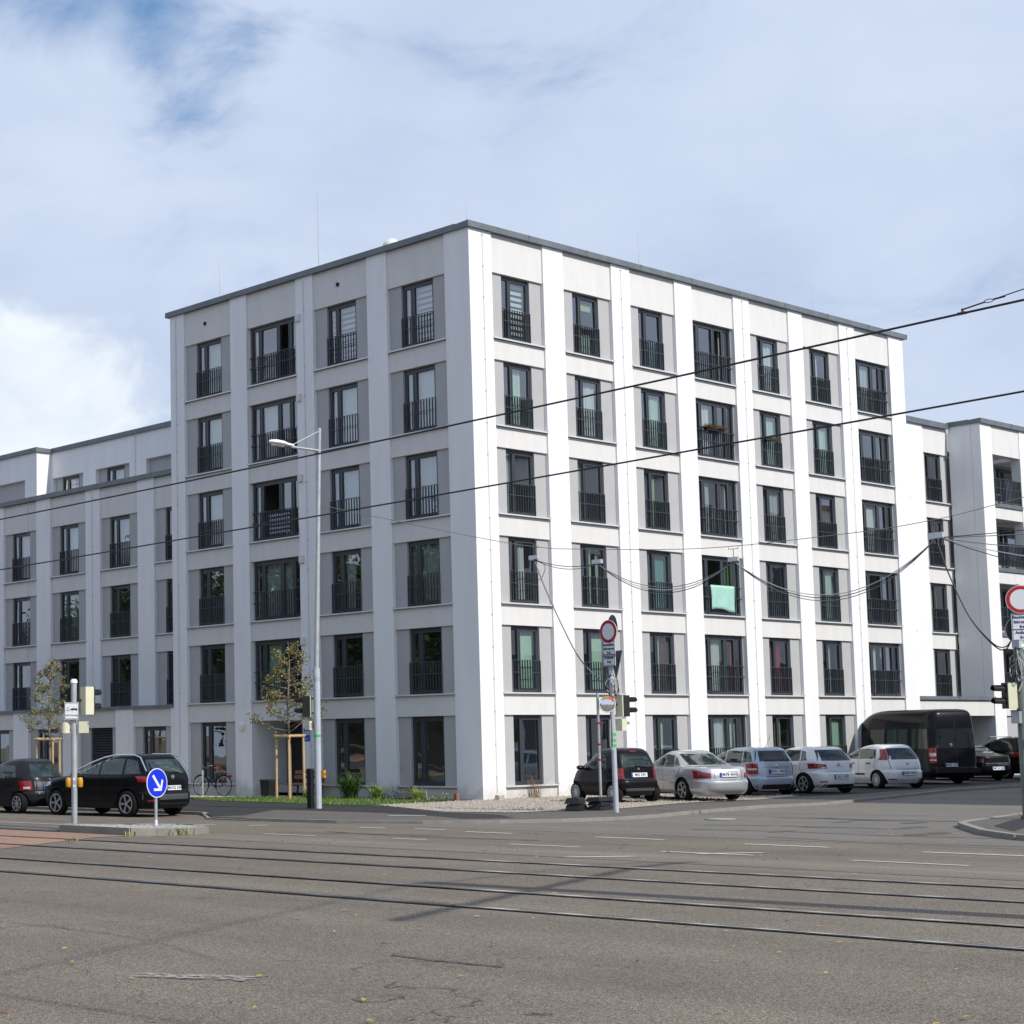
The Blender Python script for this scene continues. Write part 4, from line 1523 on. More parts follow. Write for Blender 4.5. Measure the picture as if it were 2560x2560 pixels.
# ------------------------------------------------------------------ vehicles
def interp(keys, z):
    """smooth interpolation of slice keys (z, rear x, front x, half width)"""
    n = len(keys)
    for i in range(n - 1):
        if z <= keys[i + 1][0] or i == n - 2:
            k0, k1, k2, k3 = keys[max(i - 1, 0)], keys[i], keys[i + 1], keys[min(i + 2, n - 1)]
            h = k2[0] - k1[0]
            t = min(1, max(0, (z - k1[0]) / h))
            out = []
            for j in (1, 2, 3):
                m1 = (k2[j] - k0[j]) / max(1e-6, k2[0] - k0[0]) * h
                m2 = (k3[j] - k1[j]) / max(1e-6, k3[0] - k1[0]) * h
                lim = 3 * abs(k2[j] - k1[j])
                m1 = max(-lim, min(lim, m1))
                m2 = max(-lim, min(lim, m2))
                out.append((2 * t ** 3 - 3 * t ** 2 + 1) * k1[j] + (t ** 3 - 2 * t ** 2 + t) * m1 + (-2 * t ** 3 + 3 * t ** 2) * k2[j] + (t ** 3 - t ** 2) * m2)
            return out
    return keys[-1][1:]


def body_mesh(keys, nexp, wheels, rw, paint, NP=72):
    zs = []
    for a, b in zip(keys, keys[1:]):
        n = max(2, int(round((b[0] - a[0]) / .03)))
        n = max(n, int(abs(b[2] - a[2]) / .18), int(abs(b[1] - a[1]) / .12))
        zs += [a[0] + (b[0] - a[0]) * i / n for i in range(n)]
    zs.append(keys[-1][0])
    m = MB()
    ztop = keys[-1][0]
    for z in zs:
        xr, xf, hw = interp(keys, z)
        xc, a = (xr + xf) / 2, (xf - xr) / 2
        f = z / ztop
        n = nexp * (1.0 if f < .75 or nexp > 7 else 1 - .25 * (f - .75) / .25)
        for k in range(NP):
            t = 2 * math.pi * k / NP
            c, s_ = math.cos(t), math.sin(t)
            x = xc + a * math.copysign(abs(c) ** (2 / n), c)
            y = hw * math.copysign(abs(s_) ** (2 / n), s_)
            m.v.append((x, y, z))
    L = len(zs)
    for i in range(L - 1):
        for k in range(NP):
            a0, a1 = i * NP + k, i * NP + (k + 1) % NP
            m.f.append((a0, a1, a1 + NP, a0 + NP))
            m.m.append(0)
    m.f.append(tuple(reversed(range(NP))))
    m.m.append(1)
    xr, xf, hw = keys[-1][1:]
    m.v.append(((xr + xf) / 2, 0, ztop + .012))
    for k in range(NP):
        m.f.append(((L - 1) * NP + k, (L - 1) * NP + (k + 1) % NP, len(m.v) - 1))
        m.m.append(0)
    me = m.mesh('body', [paint, 'black'])
    ob = bpy.data.objects.new('tmp_body', me)
    COL.objects.link(ob)
    cut = MB()
    for (wx, wy) in wheels:
        sgn = 1 if wy > 0 else -1
        Mx = Matrix.Translation((wx, wy - sgn * .18, rw)) @ Matrix.Rotation(R(-90 * sgn), 4, 'X')
        cut.lathe([(rw * 1.16, 0), (rw * 1.16, .8)], 28, 0, Mx)
    cme = cut.mesh('cut', 'black')
    co = bpy.data.objects.new('tmp_cut', cme)
    COL.objects.link(co)
    bm = ob.modifiers.new('b', 'BOOLEAN')
    bm.operation = 'DIFFERENCE'
    bm.solver = 'EXACT'
    bm.object = co
    bm.material_mode = 'TRANSFER'
    dg = bpy.context.evaluated_depsgraph_get()
    dg.update()
    res = bpy.data.meshes.new_from_object(ob.evaluated_get(dg))
    bpy.data.objects.remove(ob)
    bpy.data.objects.remove(co)
    if len(res.polygons) < 200:
        res = me
    names = [q.name for q in res.materials]
    bi = names.index('black') if 'black' in names else 0
    for p in res.polygons:
        p.use_smooth = True
        c = p.center
        for (wx, wy) in wheels:
            if abs(math.hypot(c.x - wx, c.z - rw) - rw * 1.16) < .03 and abs(c.y) < abs(wy) + .3 and abs(p.normal.y) < .35 and (c.y * wy) > 0 and math.hypot(p.normal.x, p.normal.z) > .9:
                d = (wx - c.x) * p.normal.x + (rw - c.z) * p.normal.z
                if d > 0:
                    p.material_index = bi
    try:
        res.set_sharp_from_angle(angle=R(38))
    except Exception:
        pass
    res.name = 'body'
    return res


_wh = {}


def wheel(parent, x, y, r, spokes, style):
    sgn = 1 if y > 0 else -1
    k = (round(r, 3), spokes, style)
    if k not in _wh:
        t = MB()
        w = .2
        t.lathe([(r * .62, -w / 2), (r * .93, -w / 2), (r, -w / 2 + .03), (r, w / 2 - .03), (r * .93, w / 2), (r * .71, w / 2 + .004), (r * .68, w / 2 - .02)], 32)
        q = MB()
        ri = r * .71
        q.lathe([(ri, w / 2 - .06), (ri, w / 2 + .002), (ri * .93, w / 2 + .006), (ri * .90, w / 2 - .03), (0.0, w / 2 - .05)], 32, 1)
        q.lathe([(ri * .22, w / 2 - .05), (ri * .22, w / 2 - .008), (ri * .16, w / 2 - .002), (0, w / 2)], 16, 0)
        q.lathe([(ri, w / 2 - .02), (ri, w / 2 + .003), (ri * .92, w / 2 + .008), (ri * .90, w / 2 - .02)], 32, 0, None, False)
        for i in range(spokes):
            a = 2 * math.pi * i / spokes
            d = Vector((math.cos(a), math.sin(a), 0))
            if style == 'y':
                for o in (-.11, .11):
                    d2 = Vector((math.cos(a + o), math.sin(a + o), 0))
                    q.bar(d * ri * .15 + Vector((0, 0, w / 2 - .012)), d2 * ri * .94 + Vector((0, 0, w / 2 - .010)), ri * .10, .02, 0)
            else:
                q.bar(d * ri * .15 + Vector((0, 0, w / 2 - .012)), d * ri * .94 + Vector((0, 0, w / 2 - .010)), ri * (.30 if style == 'w' else .14), .02, 0)
        _wh[k] = (t.mesh('tyre', 'rubber', 50), q.mesh('rim', ['rim', 'rim_dark']))
    tm, rm_ = _wh[k]
    o = inst(tm, 'wheel', parent, (x, y, r), (R(-90 * sgn), 0, 0))
    inst(rm_, 'rim', o)
    return o


class Car:
    def __init__(c, name, loc, head, label, keys, nexp, wb, track, rw, paint, spokes=7, style='s', cat='car', group='cars parked beside the building'):
        """loc: rear axle centre on the ground; head: heading from +Y towards +X"""
        c.t = thing(name, loc, label, cat, group, R(90) - head)
        c.wheels = [(0, track / 2), (0, -track / 2), (wb, track / 2), (wb, -track / 2)]
        me = body_mesh(keys, nexp, c.wheels, rw, paint)
        c.body = inst(me, 'body', c.t)
        bm = bmesh.new()
        bm.from_mesh(me)
        c.bvh = BVHTree.FromBMesh(bm)
        bm.free()
        for (x, y) in c.wheels:
            wheel(c.t, x, y, rw, spokes, style)

    def hit(c, phi, t, z):
        d = Vector((math.cos(phi), math.sin(phi), 0))
        p = Vector((-math.sin(phi), math.cos(phi), 0)) * t
        o = p + Vector((1.2, 0, 0)) * (1 if abs(math.cos(phi)) > .5 else 0) * 0 + Vector((0, 0, z)) - d * 9
        h = c.bvh.ray_cast(o, d)
        return h

    def patch(c, name, m, phi, bot, top, off=.006, n=10, k=6, parent=None, q=None):
        own = q is None
        q = q or MB()

        def samp(pl, u):
            u *= len(pl) - 1
            i = min(int(u), len(pl) - 2)
            f = u - i
            return (pl[i][0] + (pl[i + 1][0] - pl[i][0]) * f, pl[i][1] + (pl[i + 1][1] - pl[i][1]) * f)
        G = []
        for i in range(n + 1):
            a, b = samp(bot, i / n), samp(top, i / n)
            row = []
            for j in range(k + 1):
                t, z = a[0] + (b[0] - a[0]) * j / k, a[1] + (b[1] - a[1]) * j / k
                h = c.hit(phi, t, z)
                row.append(None if h[0] is None else tuple(h[0] + h[1] * off))
            G.append(row)
        for i in range(n):
            for j in range(k):
                P = [G[i][j], G[i + 1][j], G[i + 1][j + 1], G[i][j + 1]]
                if None in P:
                    continue
                A, B, Cc, D = [Vector(x) for x in P]
                if max((A - B).length, (B - Cc).length, (Cc - D).length) > .5:
                    continue
                nn = (B - A).cross(D - A)
                d = Vector((math.cos(phi), math.sin(phi), 0))
                q.add(P, [(0, 1, 2, 3) if nn.dot(d) < 0 else (3, 2, 1, 0)])
        if not own:
            return q
        if not q.f:
            return None
        o = q.build(name, m, parent or c.t, 60)
        return o

    def sides(c, name, m, bot, top, both=True, **k):
        """window or panel on the left side (x, z polylines), mirrored to the right"""
        r = [c.patch(name, m, R(-90), bot, top, **k)]
        if both:
            r.append(c.patch(name, m, R(90), [(-x, z) for x, z in bot], [(-x, z) for x, z in top], **k))
        return r

    def rear(c, name, m, bot, top, **k):
        return c.patch(name, m, 0, bot, top, **k)

    def lamp(c, y0, y1, z0, z1, x1=None, m='tail_red', topcut=0, name='tail_light', side_z=None, stripes=()):
        """tail lamp, both sides, wrapping to the flank up to x1"""
        for sg in (1, -1):
            q = MB()
            c.patch('', None, 0, [(sg * y0, z0), (sg * y1, z0)], [(sg * y0, z1 - topcut), (sg * y1, z1)], off=.012, n=6, k=4, q=q)
            if x1 is not None:
                za, zb = side_z or (z0, z1)
                xr = c.hit(0, sg * y1, (z0 + z1) / 2)[0]
                if xr is not None:
                    c.patch('', None, R(-90 * sg), [(sg * (xr.x - .0), za), (sg * x1, za)], [(sg * (xr.x + .02), zb), (sg * x1, zb)], off=.012, n=4, k=4, q=q)
            if not q.f:
                continue
            o = q.build(name, m, c.t, 50)
            for (a, b, zz0, zz1, mm) in stripes:
                c.patch('lens', mm, 0, [(sg * a, zz0), (sg * b, zz0)], [(sg * a, zz1), (sg * b, zz1)], off=.017, n=4, k=2, parent=o)

    def plate(c, y, z, text, lit=True, tilt=8):
        h = c.hit(0, y, z)
        x = (h[0].x if h[0] is not None else -.6) - .012
        m = MB()
        m.box(-.008, .004, -.27, .27, -.062, .062)
        o = m.build('number_plate', 'sign_white', c.t)
        o.location = (x, y, z)
        o.rotation_euler = (0, R(tilt), 0)
        q = MB()
        q.box(-.0105, -.0085, .222, .268, -.058, .058)
        q.build('euro_band', 'plate_blue', o)
        q = MB()
        for (a, b, cc, d) in ((-.275, .275, .062, .07), (-.275, .275, -.07, -.062), (-.278, -.27, -.07, .07), (.27, .278, -.07, .07)):
            q.box(-.011, .0, a, b, cc, d)
        q.build('plate_frame', 'black', o)
        t = text_mesh(text, .112, 'lettering', 'black', .002)
        inst(t, 'lettering', o, (-.011, -.03, 0), (R(90), 0, R(-90)))

    def badge(c, z, r=.05, m='chrome', y=0):
        h = c.hit(0, y, z)
        if h[0] is None:
            return
        q = MB()
        q.lathe([(r, 0), (r, .012), (r * .8, .016), (r * .75, .010), (r * .3, .012), (0, .016)], 16)
        o = q.build('badge', m, c.t, True)
        o.location = h[0] - Vector((.004, 0, 0))
        o.rotation_euler = (0, R(-90), 0)

    def mirror(c, x, z, hw, m):
        for sg in (1, -1):
            q = MB()
            q.lathe([(.0, -.10), (.07, -.095), (.09, -.03), (.085, .05), (.05, .10), (0, .11)], 10, 0, Matrix.Translation((x, sg * (hw + .13), z)) @ Matrix.Rotation(R(90), 4, 'X') @ Matrix.Scale(.75, 4, (0, 1, 0)))
            q.bar((x + .03, sg * (hw - .05), z - .05), (x, sg * (hw + .08), z - .04), .06, .03)
            q.build('side_mirror', m, c.t, True)

    def handle(c, x, z, m, both=True):
        for sg in ((1, -1) if both else (1,)):
            h = c.hit(R(-90 * sg), sg * x, z)
            if h[0] is None:
                continue
            y = h[0].y
            MB().box(x - .1, x + .1, y - .005 * sg, y + .028 * sg, z - .016, z + .016).build('door_handle', m, c.t)

    def gap(c, pts, w=.012, side=True):
        """dark shut line on the flank or, with side=False, on the tail"""
        for sg in ((1, -1) if side else (1,)):
            q = MB()
            for (a, b) in zip(pts, pts[1:]):
                d = Vector((b[0] - a[0], b[1] - a[1]))
                nn = Vector((-d.y, d.x)).normalized() * w / 2
                if side:
                    c.patch('', None, R(-90 * sg), [(sg * (a[0] - nn.x), a[1] - nn.y), (sg * (b[0] - nn.x), b[1] - nn.y)], [(sg * (a[0] + nn.x), a[1] + nn.y), (sg * (b[0] + nn.x), b[1] + nn.y)], off=.004, n=6, k=1, q=q)
                else:
                    c.patch('', None, 0, [(a[0] - nn.x, a[1] - nn.y), (b[0] - nn.x, b[1] - nn.y)], [(a[0] + nn.x, a[1] + nn.y), (b[0] + nn.x, b[1] + nn.y)], off=.004, n=8, k=1, q=q)
            if q.f:
                q.build('shut_line', 'black', c.t)

    def wiper(c, z, y0, y1):
        h0, h1 = c.hit(0, y0, z), c.hit(0, y1, z + .03)
        if h0[0] and h1[0]:
            q = MB()
            q.tube([h0[0] - Vector((.03, 0, 0)), h1[0] - Vector((.03, 0, 0))], .012, 6)
            q.build('rear_wiper', 'black', c.t)


def paintm(n, col, metal=0.0, rough=.35):
    return mat(n, col, rough, metal=metal, coat=.25 if max(col) < .1 else 1.0, spec=.10 if max(col) < .1 else .5)


paintm('paint_black', (0.006, 0.006, 0.0075))
paintm('paint_black2', (0.0055, 0.0055, 0.006))
paintm('paint_navy', (0.0055, 0.0058, 0.009))
paintm('paint_anthracite', (0.022, 0.022, 0.024), .3)
paintm('paint_silver', (0.49, 0.50, 0.525), .55, .34)
paintm('paint_bluesilver', (0.36, 0.42, 0.50), .5, .34)
mat('paint_car_white', (0.72, 0.73, 0.74), .35, coat=1.0)
GRP = 'cars parked in front of the sunlit facade'

# two-seater hatchback
K = [(.2, -.25, 2.05, .66), (.35, -.36, 2.15, .735), (.55, -.38, 2.17, .755), (.62, -.365, 2.16, .755), (.66, -.32, 2.14, .745), (.9, -.28, 1.95, .735), (1.0, -.26, 1.72, .72), (1.15, -.20, 1.45, .685), (1.3, -.13, 1.2, .645), (1.43, -.05, .98, .60), (1.52, .08, .78, .50), (1.55, .22, .6, .36)]
c = Car('small_car', (0.72, -5.06, PV), .30, 'tiny black two-seat car with soft top, leftmost by the gravel bed', K, 5.6, 1.81, 1.27, .285, 'paint_black', 12, 's', group=GRP)
c.sides('side_window', 'car_glass_pale', [(.25, .98), (.7, .96), (1.42, .99)], [(.32, 1.34), (.75, 1.40), (1.02, 1.33)])
c.rear('rear_window', 'car_glass_pale', [(-.50, 1.02), (.50, 1.02)], [(-.40, 1.30), (.40, 1.30)])
c.lamp(.50, .70, .68, .98, None, 'tail_red', stripes=((.54, .66, .72, .78, 'tail_dark'), (.54, .66, .86, .92, 'tail_dark')))
c.plate(0, .79, 'M:S 234')
c.rear('third_brake_light', 'tail_red', [(-.11, 1.44), (.11, 1.44)], [(-.1, 1.465), (.1, 1.465)], k=2)
c.rear('bumper_trim', 'trim_grey', [(-.48, .34), (.48, .34)], [(-.48, .42), (.48, .42)])
c.sides('lower_trim', 'plastic', [(.38, .24), (1.4, .24)], [(.42, .42), (1.38, .42)])
c.gap([(.25, .45), (.18, .95), (.28, 1.36)])
c.gap([(1.45, .45), (1.42, .97)])
c.gap([(-.5, .67), (.5, .67)], side=False)
c.badge(.96, .03)
c.mirror(1.35, 1.0, .72, 'paint_black')
c.handle(.42, .86, 'plastic')
c.wiper(1.02, -.3, .1)

# silver saloon
K = [(.2, -.95, 3.5, .82), (.32, -1.09, 3.65, .885), (.50, -1.13, 3.69, .905), (.58, -1.12, 3.68, .91), (.61, -1.075, 3.66, .905), (.75, -1.06, 3.64, .91), (.88, -1.02, 3.5, .895), (.945, -.97, 3.0, .88), (.985, -.70, 2.5, .865), (1.01, -.25, 2.2, .845), (1.1, .02, 1.95, .795), (1.25, .38, 1.6, .72), (1.37, .68, 1.28, .655), (1.43, .9, 1.03, .57), (1.45, 1.0, .9, .45)]
K[-1] = (1.45, .92, 1.0, .40)
c = Car('saloon_car', (3.0, -6.0, PV), .40, 'silver saloon car in full sun, right of the tiny black car', K, 4.6, 2.854, 1.56, .325, 'paint_silver', 5, 'y', group=GRP)
c.sides('side_window', 'car_glass_pale', [(1.02, .98), (1.9, .99)], [(1.06, 1.34), (1.42, 1.29)])
c.sides('side_window', 'car_glass_pale', [(.42, .98), (.96, .98)], [(.66, 1.31), (1.0, 1.34)])
c.sides('quarter_window', 'car_glass_pale', [(.16, 1.0), (.38, .985)], [(.46, 1.21), (.60, 1.29)], n=5)
c.rear('rear_window', 'car_glass_pale', [(-.64, 1.035), (.64, 1.035)], [(-.52, 1.345), (.52, 1.345)])
c.lamp(.54, .83, .66, .87, -.80, 'tail_red', .07, stripes=((.58, .8, .70, .745, 'tail_dark'),))
c.plate(0, .76, 'M:FB 4043')
c.rear('trunk_strip', 'chrome', [(-.33, .845), (.33, .845)], [(-.33, .862), (.33, .862)], k=2)
c.rear('third_brake_light', 'tail_red', [(-.17, .935), (.17, .935)], [(-.17, .95), (.17, .95)], k=2)
c.gap([(.98, .30), (1.0, .95), (1.02, 1.34)])
c.gap([(.12, .55), (.22, .75), (.05, .98)])
c.gap([(-.44, .62), (-.44, .93)], side=False)
c.gap([(.44, .62), (.44, .93)], side=False)
c.gap([(-.8, .615), (.8, .615)], side=False)
c.gap([(.35, .22), (2.4, .22)], .03)
c.sides('side_moulding', 'paint_silver', [(.5, .50), (2.3, .50)], [(.5, .56), (2.3, .56)], off=.014)
c.mirror(1.85, 1.02, .86, 'paint_silver')
c.handle(.45, .87, 'paint_silver')
c.handle(1.3, .87, 'paint_silver')

# blue-silver hatchback
K = [(.2, -.5, 3.2, .74), (.33, -.63, 3.3, .80), (.50, -.66, 3.32, .82), (.56, -.655, 3.31, .82), (.59, -.625, 3.3, .815), (.75, -.62, 3.28, .82), (.95, -.60, 2.95, .805), (1.02, -.58, 2.45, .79), (1.1, -.55, 2.1, .77), (1.25, -.47, 1.75, .715), (1.4, -.36, 1.3, .655), (1.47, -.22, .95, .57), (1.5, .1, .6, .42)]
c = Car('hatchback_car', (7.35, -5.05, PV), .40, 'blue-silver hatchback with dark bumper, half in shade beside the silver saloon', K, 5.0, 2.45, 1.43, .30, 'paint_bluesilver', 8, 's', group=GRP)
c.sides('side_window', 'car_glass_pale', [(1.0, 1.02), (2.0, 1.04)], [(1.05, 1.38), (1.42, 1.33)])
c.sides('side_window', 'car_glass_pale', [(.1, 1.02), (.92, 1.02)], [(.16, 1.38), (.98, 1.39)])
c.sides('quarter_window', 'car_glass_pale', [(-.38, 1.05), (.02, 1.03)], [(-.18, 1.34), (.08, 1.38)], n=5)
c.rear('rear_window', 'car_glass', [(-.66, 1.06), (.66, 1.06)], [(-.54, 1.38), (.54, 1.38)])
c.lamp(.60, .77, .68, 1.0, -.50, 'tail_red', .06, stripes=((.63, .76, .80, .85, 'tail_clear'),))
c.plate(0, .75, 'M:RA 4084')
c.badge(.93, .045)
c.gap([(-.72, .60), (.72, .60)], side=False)
c.gap([(-.6, .88), (.6, .88)], side=False)
c.rear('bumper_skirt', 'plastic', [(-.8, .21), (.8, .21)], [(-.8, .36), (.8, .36)])
c.mirror(1.9, 1.05, .77, 'paint_bluesilver')
q = MB()
q.tube([(-.05, 0, 1.49), (-.35, 0, 1.85)], .006, 5)
q.build('aerial', 'black', c.t)

# white five-door hatchback with the round dark lamps
K = [(.18, -.60, 3.30, .80), (.28, -.71, 3.40, .86), (.45, -.75, 3.45, .885), (.60, -.745, 3.44, .893), (.66, -.72, 3.42, .893), (.70, -.66, 3.4, .888), (.80, -.65, 3.36, .888), (.95, -.62, 3.05, .87), (1.00, -.60, 2.55, .855), (1.06, -.57, 2.15, .83), (1.20, -.47, 1.78, .765), (1.33, -.36, 1.42, .70), (1.42, -.25, 1.10, .64), (1.465, -.08, .80, .56), (1.48, .15, .55, .42)]
c = golf = Car('hatchback_car', (10.2, -5.35, PV), .31, 'white hatchback with a small logo on its rear door, third car from the dark van', K, 4.8, 2.578, 1.55, .315, 'paint_car_white', 5, 'y', group=GRP)
c.sides('side_window', 'car_glass_pale', [(.98, 1.03), (2.05, 1.05)], [(1.02, 1.37), (1.5, 1.31)])
c.sides('side_window', 'car_glass_pale', [(.18, 1.03), (.92, 1.03)], [(.26, 1.36), (.96, 1.38)])
c.sides('quarter_window', 'car_glass_pale', [(-.12, 1.05), (.13, 1.03)], [(.02, 1.32), (.20, 1.35)], n=5)
c.rear('rear_window', 'car_glass', [(-.68, 1.03), (.68, 1.03)], [(-.56, 1.37), (.56, 1.37)])
c.lamp(.46, .82, .79, .95, -.50, 'tail_red', .03, stripes=((.48, .62, .80, .83, 'tail_clear'),))
c.plate(0, .53, 'LB:LS 409')
c.badge(.91, .06)
c.rear('model_lettering', 'grey_paint', [(-.22, .825), (.22, .825)], [(-.22, .84), (.22, .84)], k=2)
c.gap([(-.55, .685), (.55, .685)], side=False)
c.gap([(.96, .30), (.95, 1.0), (.99, 1.37)])
c.gap([(.02, .62), (.16, .8), (.12, 1.02)])
c.gap([(2.1, .30), (2.15, .98)])
c.rear('bumper_skirt', 'plastic', [(-.78, .19), (.78, .19)], [(-.7, .30), (.7, .30)])
c.rear('reflector', 'tail_red', [(.5, .36), (.7, .36)], [(.5, .395), (.7, .395)], k=2)
c.mirror(1.95, 1.06, .83, 'paint_car_white')
c.handle(.40, .90, 'paint_car_white')
c.handle(1.25, .90, 'paint_car_white')
q = MB()
c.patch('', None, R(-90), [(.72, .80), (.82, .80)], [(.72, .90), (.82, .90)], q=q, n=3, k=3)
c.patch('', None, R(-90), [(.50, .86), (.69, .86)], [(.50, .875), (.69, .875)], q=q, n=3, k=1)
c.patch('', None, R(-90), [(.55, .82), (.69, .82)], [(.55, .835), (.69, .835)], q=q, n=3, k=1)
q.build('door_logo', 'grey_paint', c.t)

# white hatchback with tall tail lamps
K = [(.18, -.52, 3.2, .76), (.33, -.64, 3.33, .83), (.50, -.67, 3.36, .845), (.58, -.665, 3.35, .845), (.62, -.62, 3.33, .84), (.75, -.61, 3.3, .84), (.92, -.55, 3.0, .825), (1.0, -.5, 2.5, .805), (1.1, -.44, 2.1, .77), (1.25, -.32, 1.7, .71), (1.38, -.2, 1.3, .64), (1.46, -.04, .95, .56), (1.49, .2, .62, .40)]
c = Car('hatchback_car', (15.55, -4.8, PV), .44, 'white hatchback with tall red lamps beside its rear window, next to the dark van', K, 4.0, 2.51, 1.46, .30, 'paint_car_white', 12, 's', group=GRP)
c.sides('side_window', 'car_glass_pale', [(1.0, 1.0), (2.0, 1.03)], [(1.04, 1.34), (1.45, 1.29)])
c.sides('side_window', 'car_glass_pale', [(.05, 1.02), (.93, 1.0)], [(.16, 1.33), (.98, 1.35)])
c.rear('rear_window', 'car_glass', [(-.60, .98), (.60, .98)], [(-.485, 1.36), (.485, 1.36)])
for sg in (1, -1):
    o = c.rear('tail_light', 'tail_red', [(sg * .615, .97), (sg * .755, .97)], [(sg * .50, 1.33), (sg * .615, 1.33)], off=.012)
    c.rear('lens', 'tail_dark', [(sg * .60, 1.08), (sg * .70, 1.08)], [(sg * .59, 1.11), (sg * .69, 1.11)], off=.017, k=2, parent=o)
c.plate(0, .52, 'M:BS 4001')
c.badge(.84, .05)
c.gap([(-.55, .66), (.55, .66)], side=False)
c.gap([(-.58, .66), (-.60, .98)], side=False)
c.gap([(.58, .66), (.60, .98)], side=False)
c.gap([(.97, .30), (.96, 1.0), (1.0, 1.35)])
c.gap([(.05, .62), (.14, .8), (.02, 1.02)])
c.rear('reflector', 'tail_red', [(.42, .30), (.64, .30)], [(.42, .335), (.64, .335)], k=2)
c.rear('reflector', 'tail_dark', [(-.64, .30), (-.42, .30)], [(-.64, .335), (-.42, .335)], k=2)
c.sides('side_moulding', 'plastic', [(.6, .46), (2.2, .46)], [(.6, .52), (2.2, .52)], off=.012)
c.handle(.42, .86, 'plastic')
c.handle(1.3, .86, 'plastic')
q = MB()
q.tube([(.3, 0, 1.48), (.22, 0, 1.56)], .01, 5)
q.build('aerial', 'black', c.t)

# tall dark van
K = [(.25, -1.1, 4.9, .94), (.4, -1.2, 5.03, .975), (.58, -1.23, 5.06, .985), (.63, -1.19, 5.06, .99), (.9, -1.19, 5.05, .995), (1.15, -1.19, 4.9, .995), (1.3, -1.185, 4.5, .985), (1.5, -1.18, 4.2, .965), (2.0, -1.16, 3.74, .94), (2.3, -1.13, 3.36, .915), (2.5, -1.09, 3.02, .88), (2.62, -1.03, 2.7, .82), (2.68, -.92, 2.45, .73), (2.71, -.7, 2.1, .58)]
c = Car('delivery_van', (21.0, -3.3, PV), .455, 'tall black panel van with dark side glass, tallest of the parked vehicles', K, 9.0, 3.665, 1.71, .35, 'paint_navy', 6, 's', 'van', GRP)
c.sides('side_window', 'car_glass', [(2.72, 1.28), (3.9, 1.28)], [(2.74, 1.95), (3.5, 1.90)])
c.sides('side_window', 'car_glass', [(.95, 1.28), (2.6, 1.28)], [(.95, 2.0), (2.6, 2.0)])
c.sides('side_window', 'car_glass', [(-.85, 1.28), (.88, 1.28)], [(-.80, 2.0), (.88, 2.0)])
c.rear('rear_window', 'car_glass', [(-.80, 1.30), (-.04, 1.30)], [(-.74, 2.0), (-.04, 2.0)])
c.rear('rear_window', 'car_glass', [(.04, 1.30), (.80, 1.30)], [(.04, 2.0), (.74, 2.0)])
c.lamp(.80, .94, .78, 1.32, -1.0, 'tail_red', stripes=((.81, .93, 1.02, 1.14, 'tail_clear'), (.81, .93, .86, .90, 'tail_clear')))
c.plate(.25, .70, 'M:RA 1591')
c.gap([(0, .64), (0, 2.6)], side=False)
c.gap([(2.65, .5), (2.66, 2.0)])
c.gap([(.92, .5), (.92, 2.0)])
c.gap([(-1.0, 1.02), (4.4, 1.02)], .02)
c.badge(1.42, .06, 'chrome', .22)
q = MB()
q.box(-1.3, -1.17, -.9, .9, .42, .58)
q.build('rear_step', 'plastic', c.t)
c.mirror(4.0, 1.45, .97, 'plastic')
c.handle(2.5, 1.0, 'plastic')
c.rear('reflector', 'tail_red', [(.5, .44), (.8, .44)], [(.5, .49), (.8, .49)], k=2)

# black saloon behind the van, black estate at the edge
K = [(.2, -.85, 3.5, .80), (.35, -1.0, 3.62, .875), (.55, -1.03, 3.65, .89), (.8, -1.0, 3.6, .89), (.95, -.95, 3.0, .87), (1.0, -.6, 2.4, .84), (1.06, -.15, 2.1, .81), (1.2, .15, 1.75, .74), (1.34, .5, 1.35, .66), (1.41, .75, 1.05, .56), (1.43, .88, .95, .42)]
c = Car('saloon_car', (25.6, -2.6, PV), .45, 'black saloon with chrome boot strips, mostly hidden behind the van', K, 4.6, 2.75, 1.53, .32, 'paint_black2', 6, 's', group=GRP)
c.sides('side_window', 'car_glass', [(.3, 1.0), (1.9, 1.0)], [(.7, 1.30), (1.4, 1.28)])
c.rear('rear_window', 'car_glass_pale', [(-.62, 1.05), (.62, 1.05)], [(-.5, 1.32), (.5, 1.32)])
c.lamp(.56, .8, .70, .84, None, 'tail_dark')
c.rear('trunk_strip', 'chrome', [(-.5, .66), (.5, .66)], [(-.5, .685), (.5, .685)], k=2)
c.rear('trunk_strip', 'chrome', [(-.5, .60), (.5, .60)], [(-.5, .615), (.5, .615)], k=2)
c.plate(0, .48, 'M:CA 520')
KS = [(.22, -.75, 3.55, .84), (.33, -.9, 3.68, .90), (.52, -.93, 3.71, .92), (.62, -.92, 3.71, .92), (.68, -.88, 3.70, .918), (.8, -.87, 3.68, .92), (.95, -.86, 3.5, .91), (1.03, -.84, 3.15, .895), (1.09, -.82, 2.6, .87), (1.15, -.79, 2.25, .845), (1.3, -.68, 1.85, .79), (1.45, -.56, 1.45, .735), (1.57, -.44, 1.0, .67), (1.62, -.3, .7, .60), (1.64, -.05, .45, .45)]
c = Car('estate_car', (28.6, -2.9, PV), .50, 'black estate car at the right edge with a silver roof rail', KS, 4.6, 2.84, 1.6, .34, 'paint_black2', 6, 's', group=GRP)
c.sides('side_window', 'car_glass', [(1.1, 1.13), (2.1, 1.13)], [(1.15, 1.5), (1.55, 1.45)])
c.sides('side_window', 'car_glass_pale', [(.2, 1.13), (1.04, 1.13)], [(.24, 1.5), (1.08, 1.52)])
c.sides('quarter_window', 'car_glass_pale', [(-.4, 1.15), (.14, 1.13)], [(-.25, 1.4), (.18, 1.49)], n=5)
c.rear('rear_window', 'car_glass_pale', [(-.66, 1.14), (.66, 1.14)], [(-.56, 1.5), (.56, 1.5)])
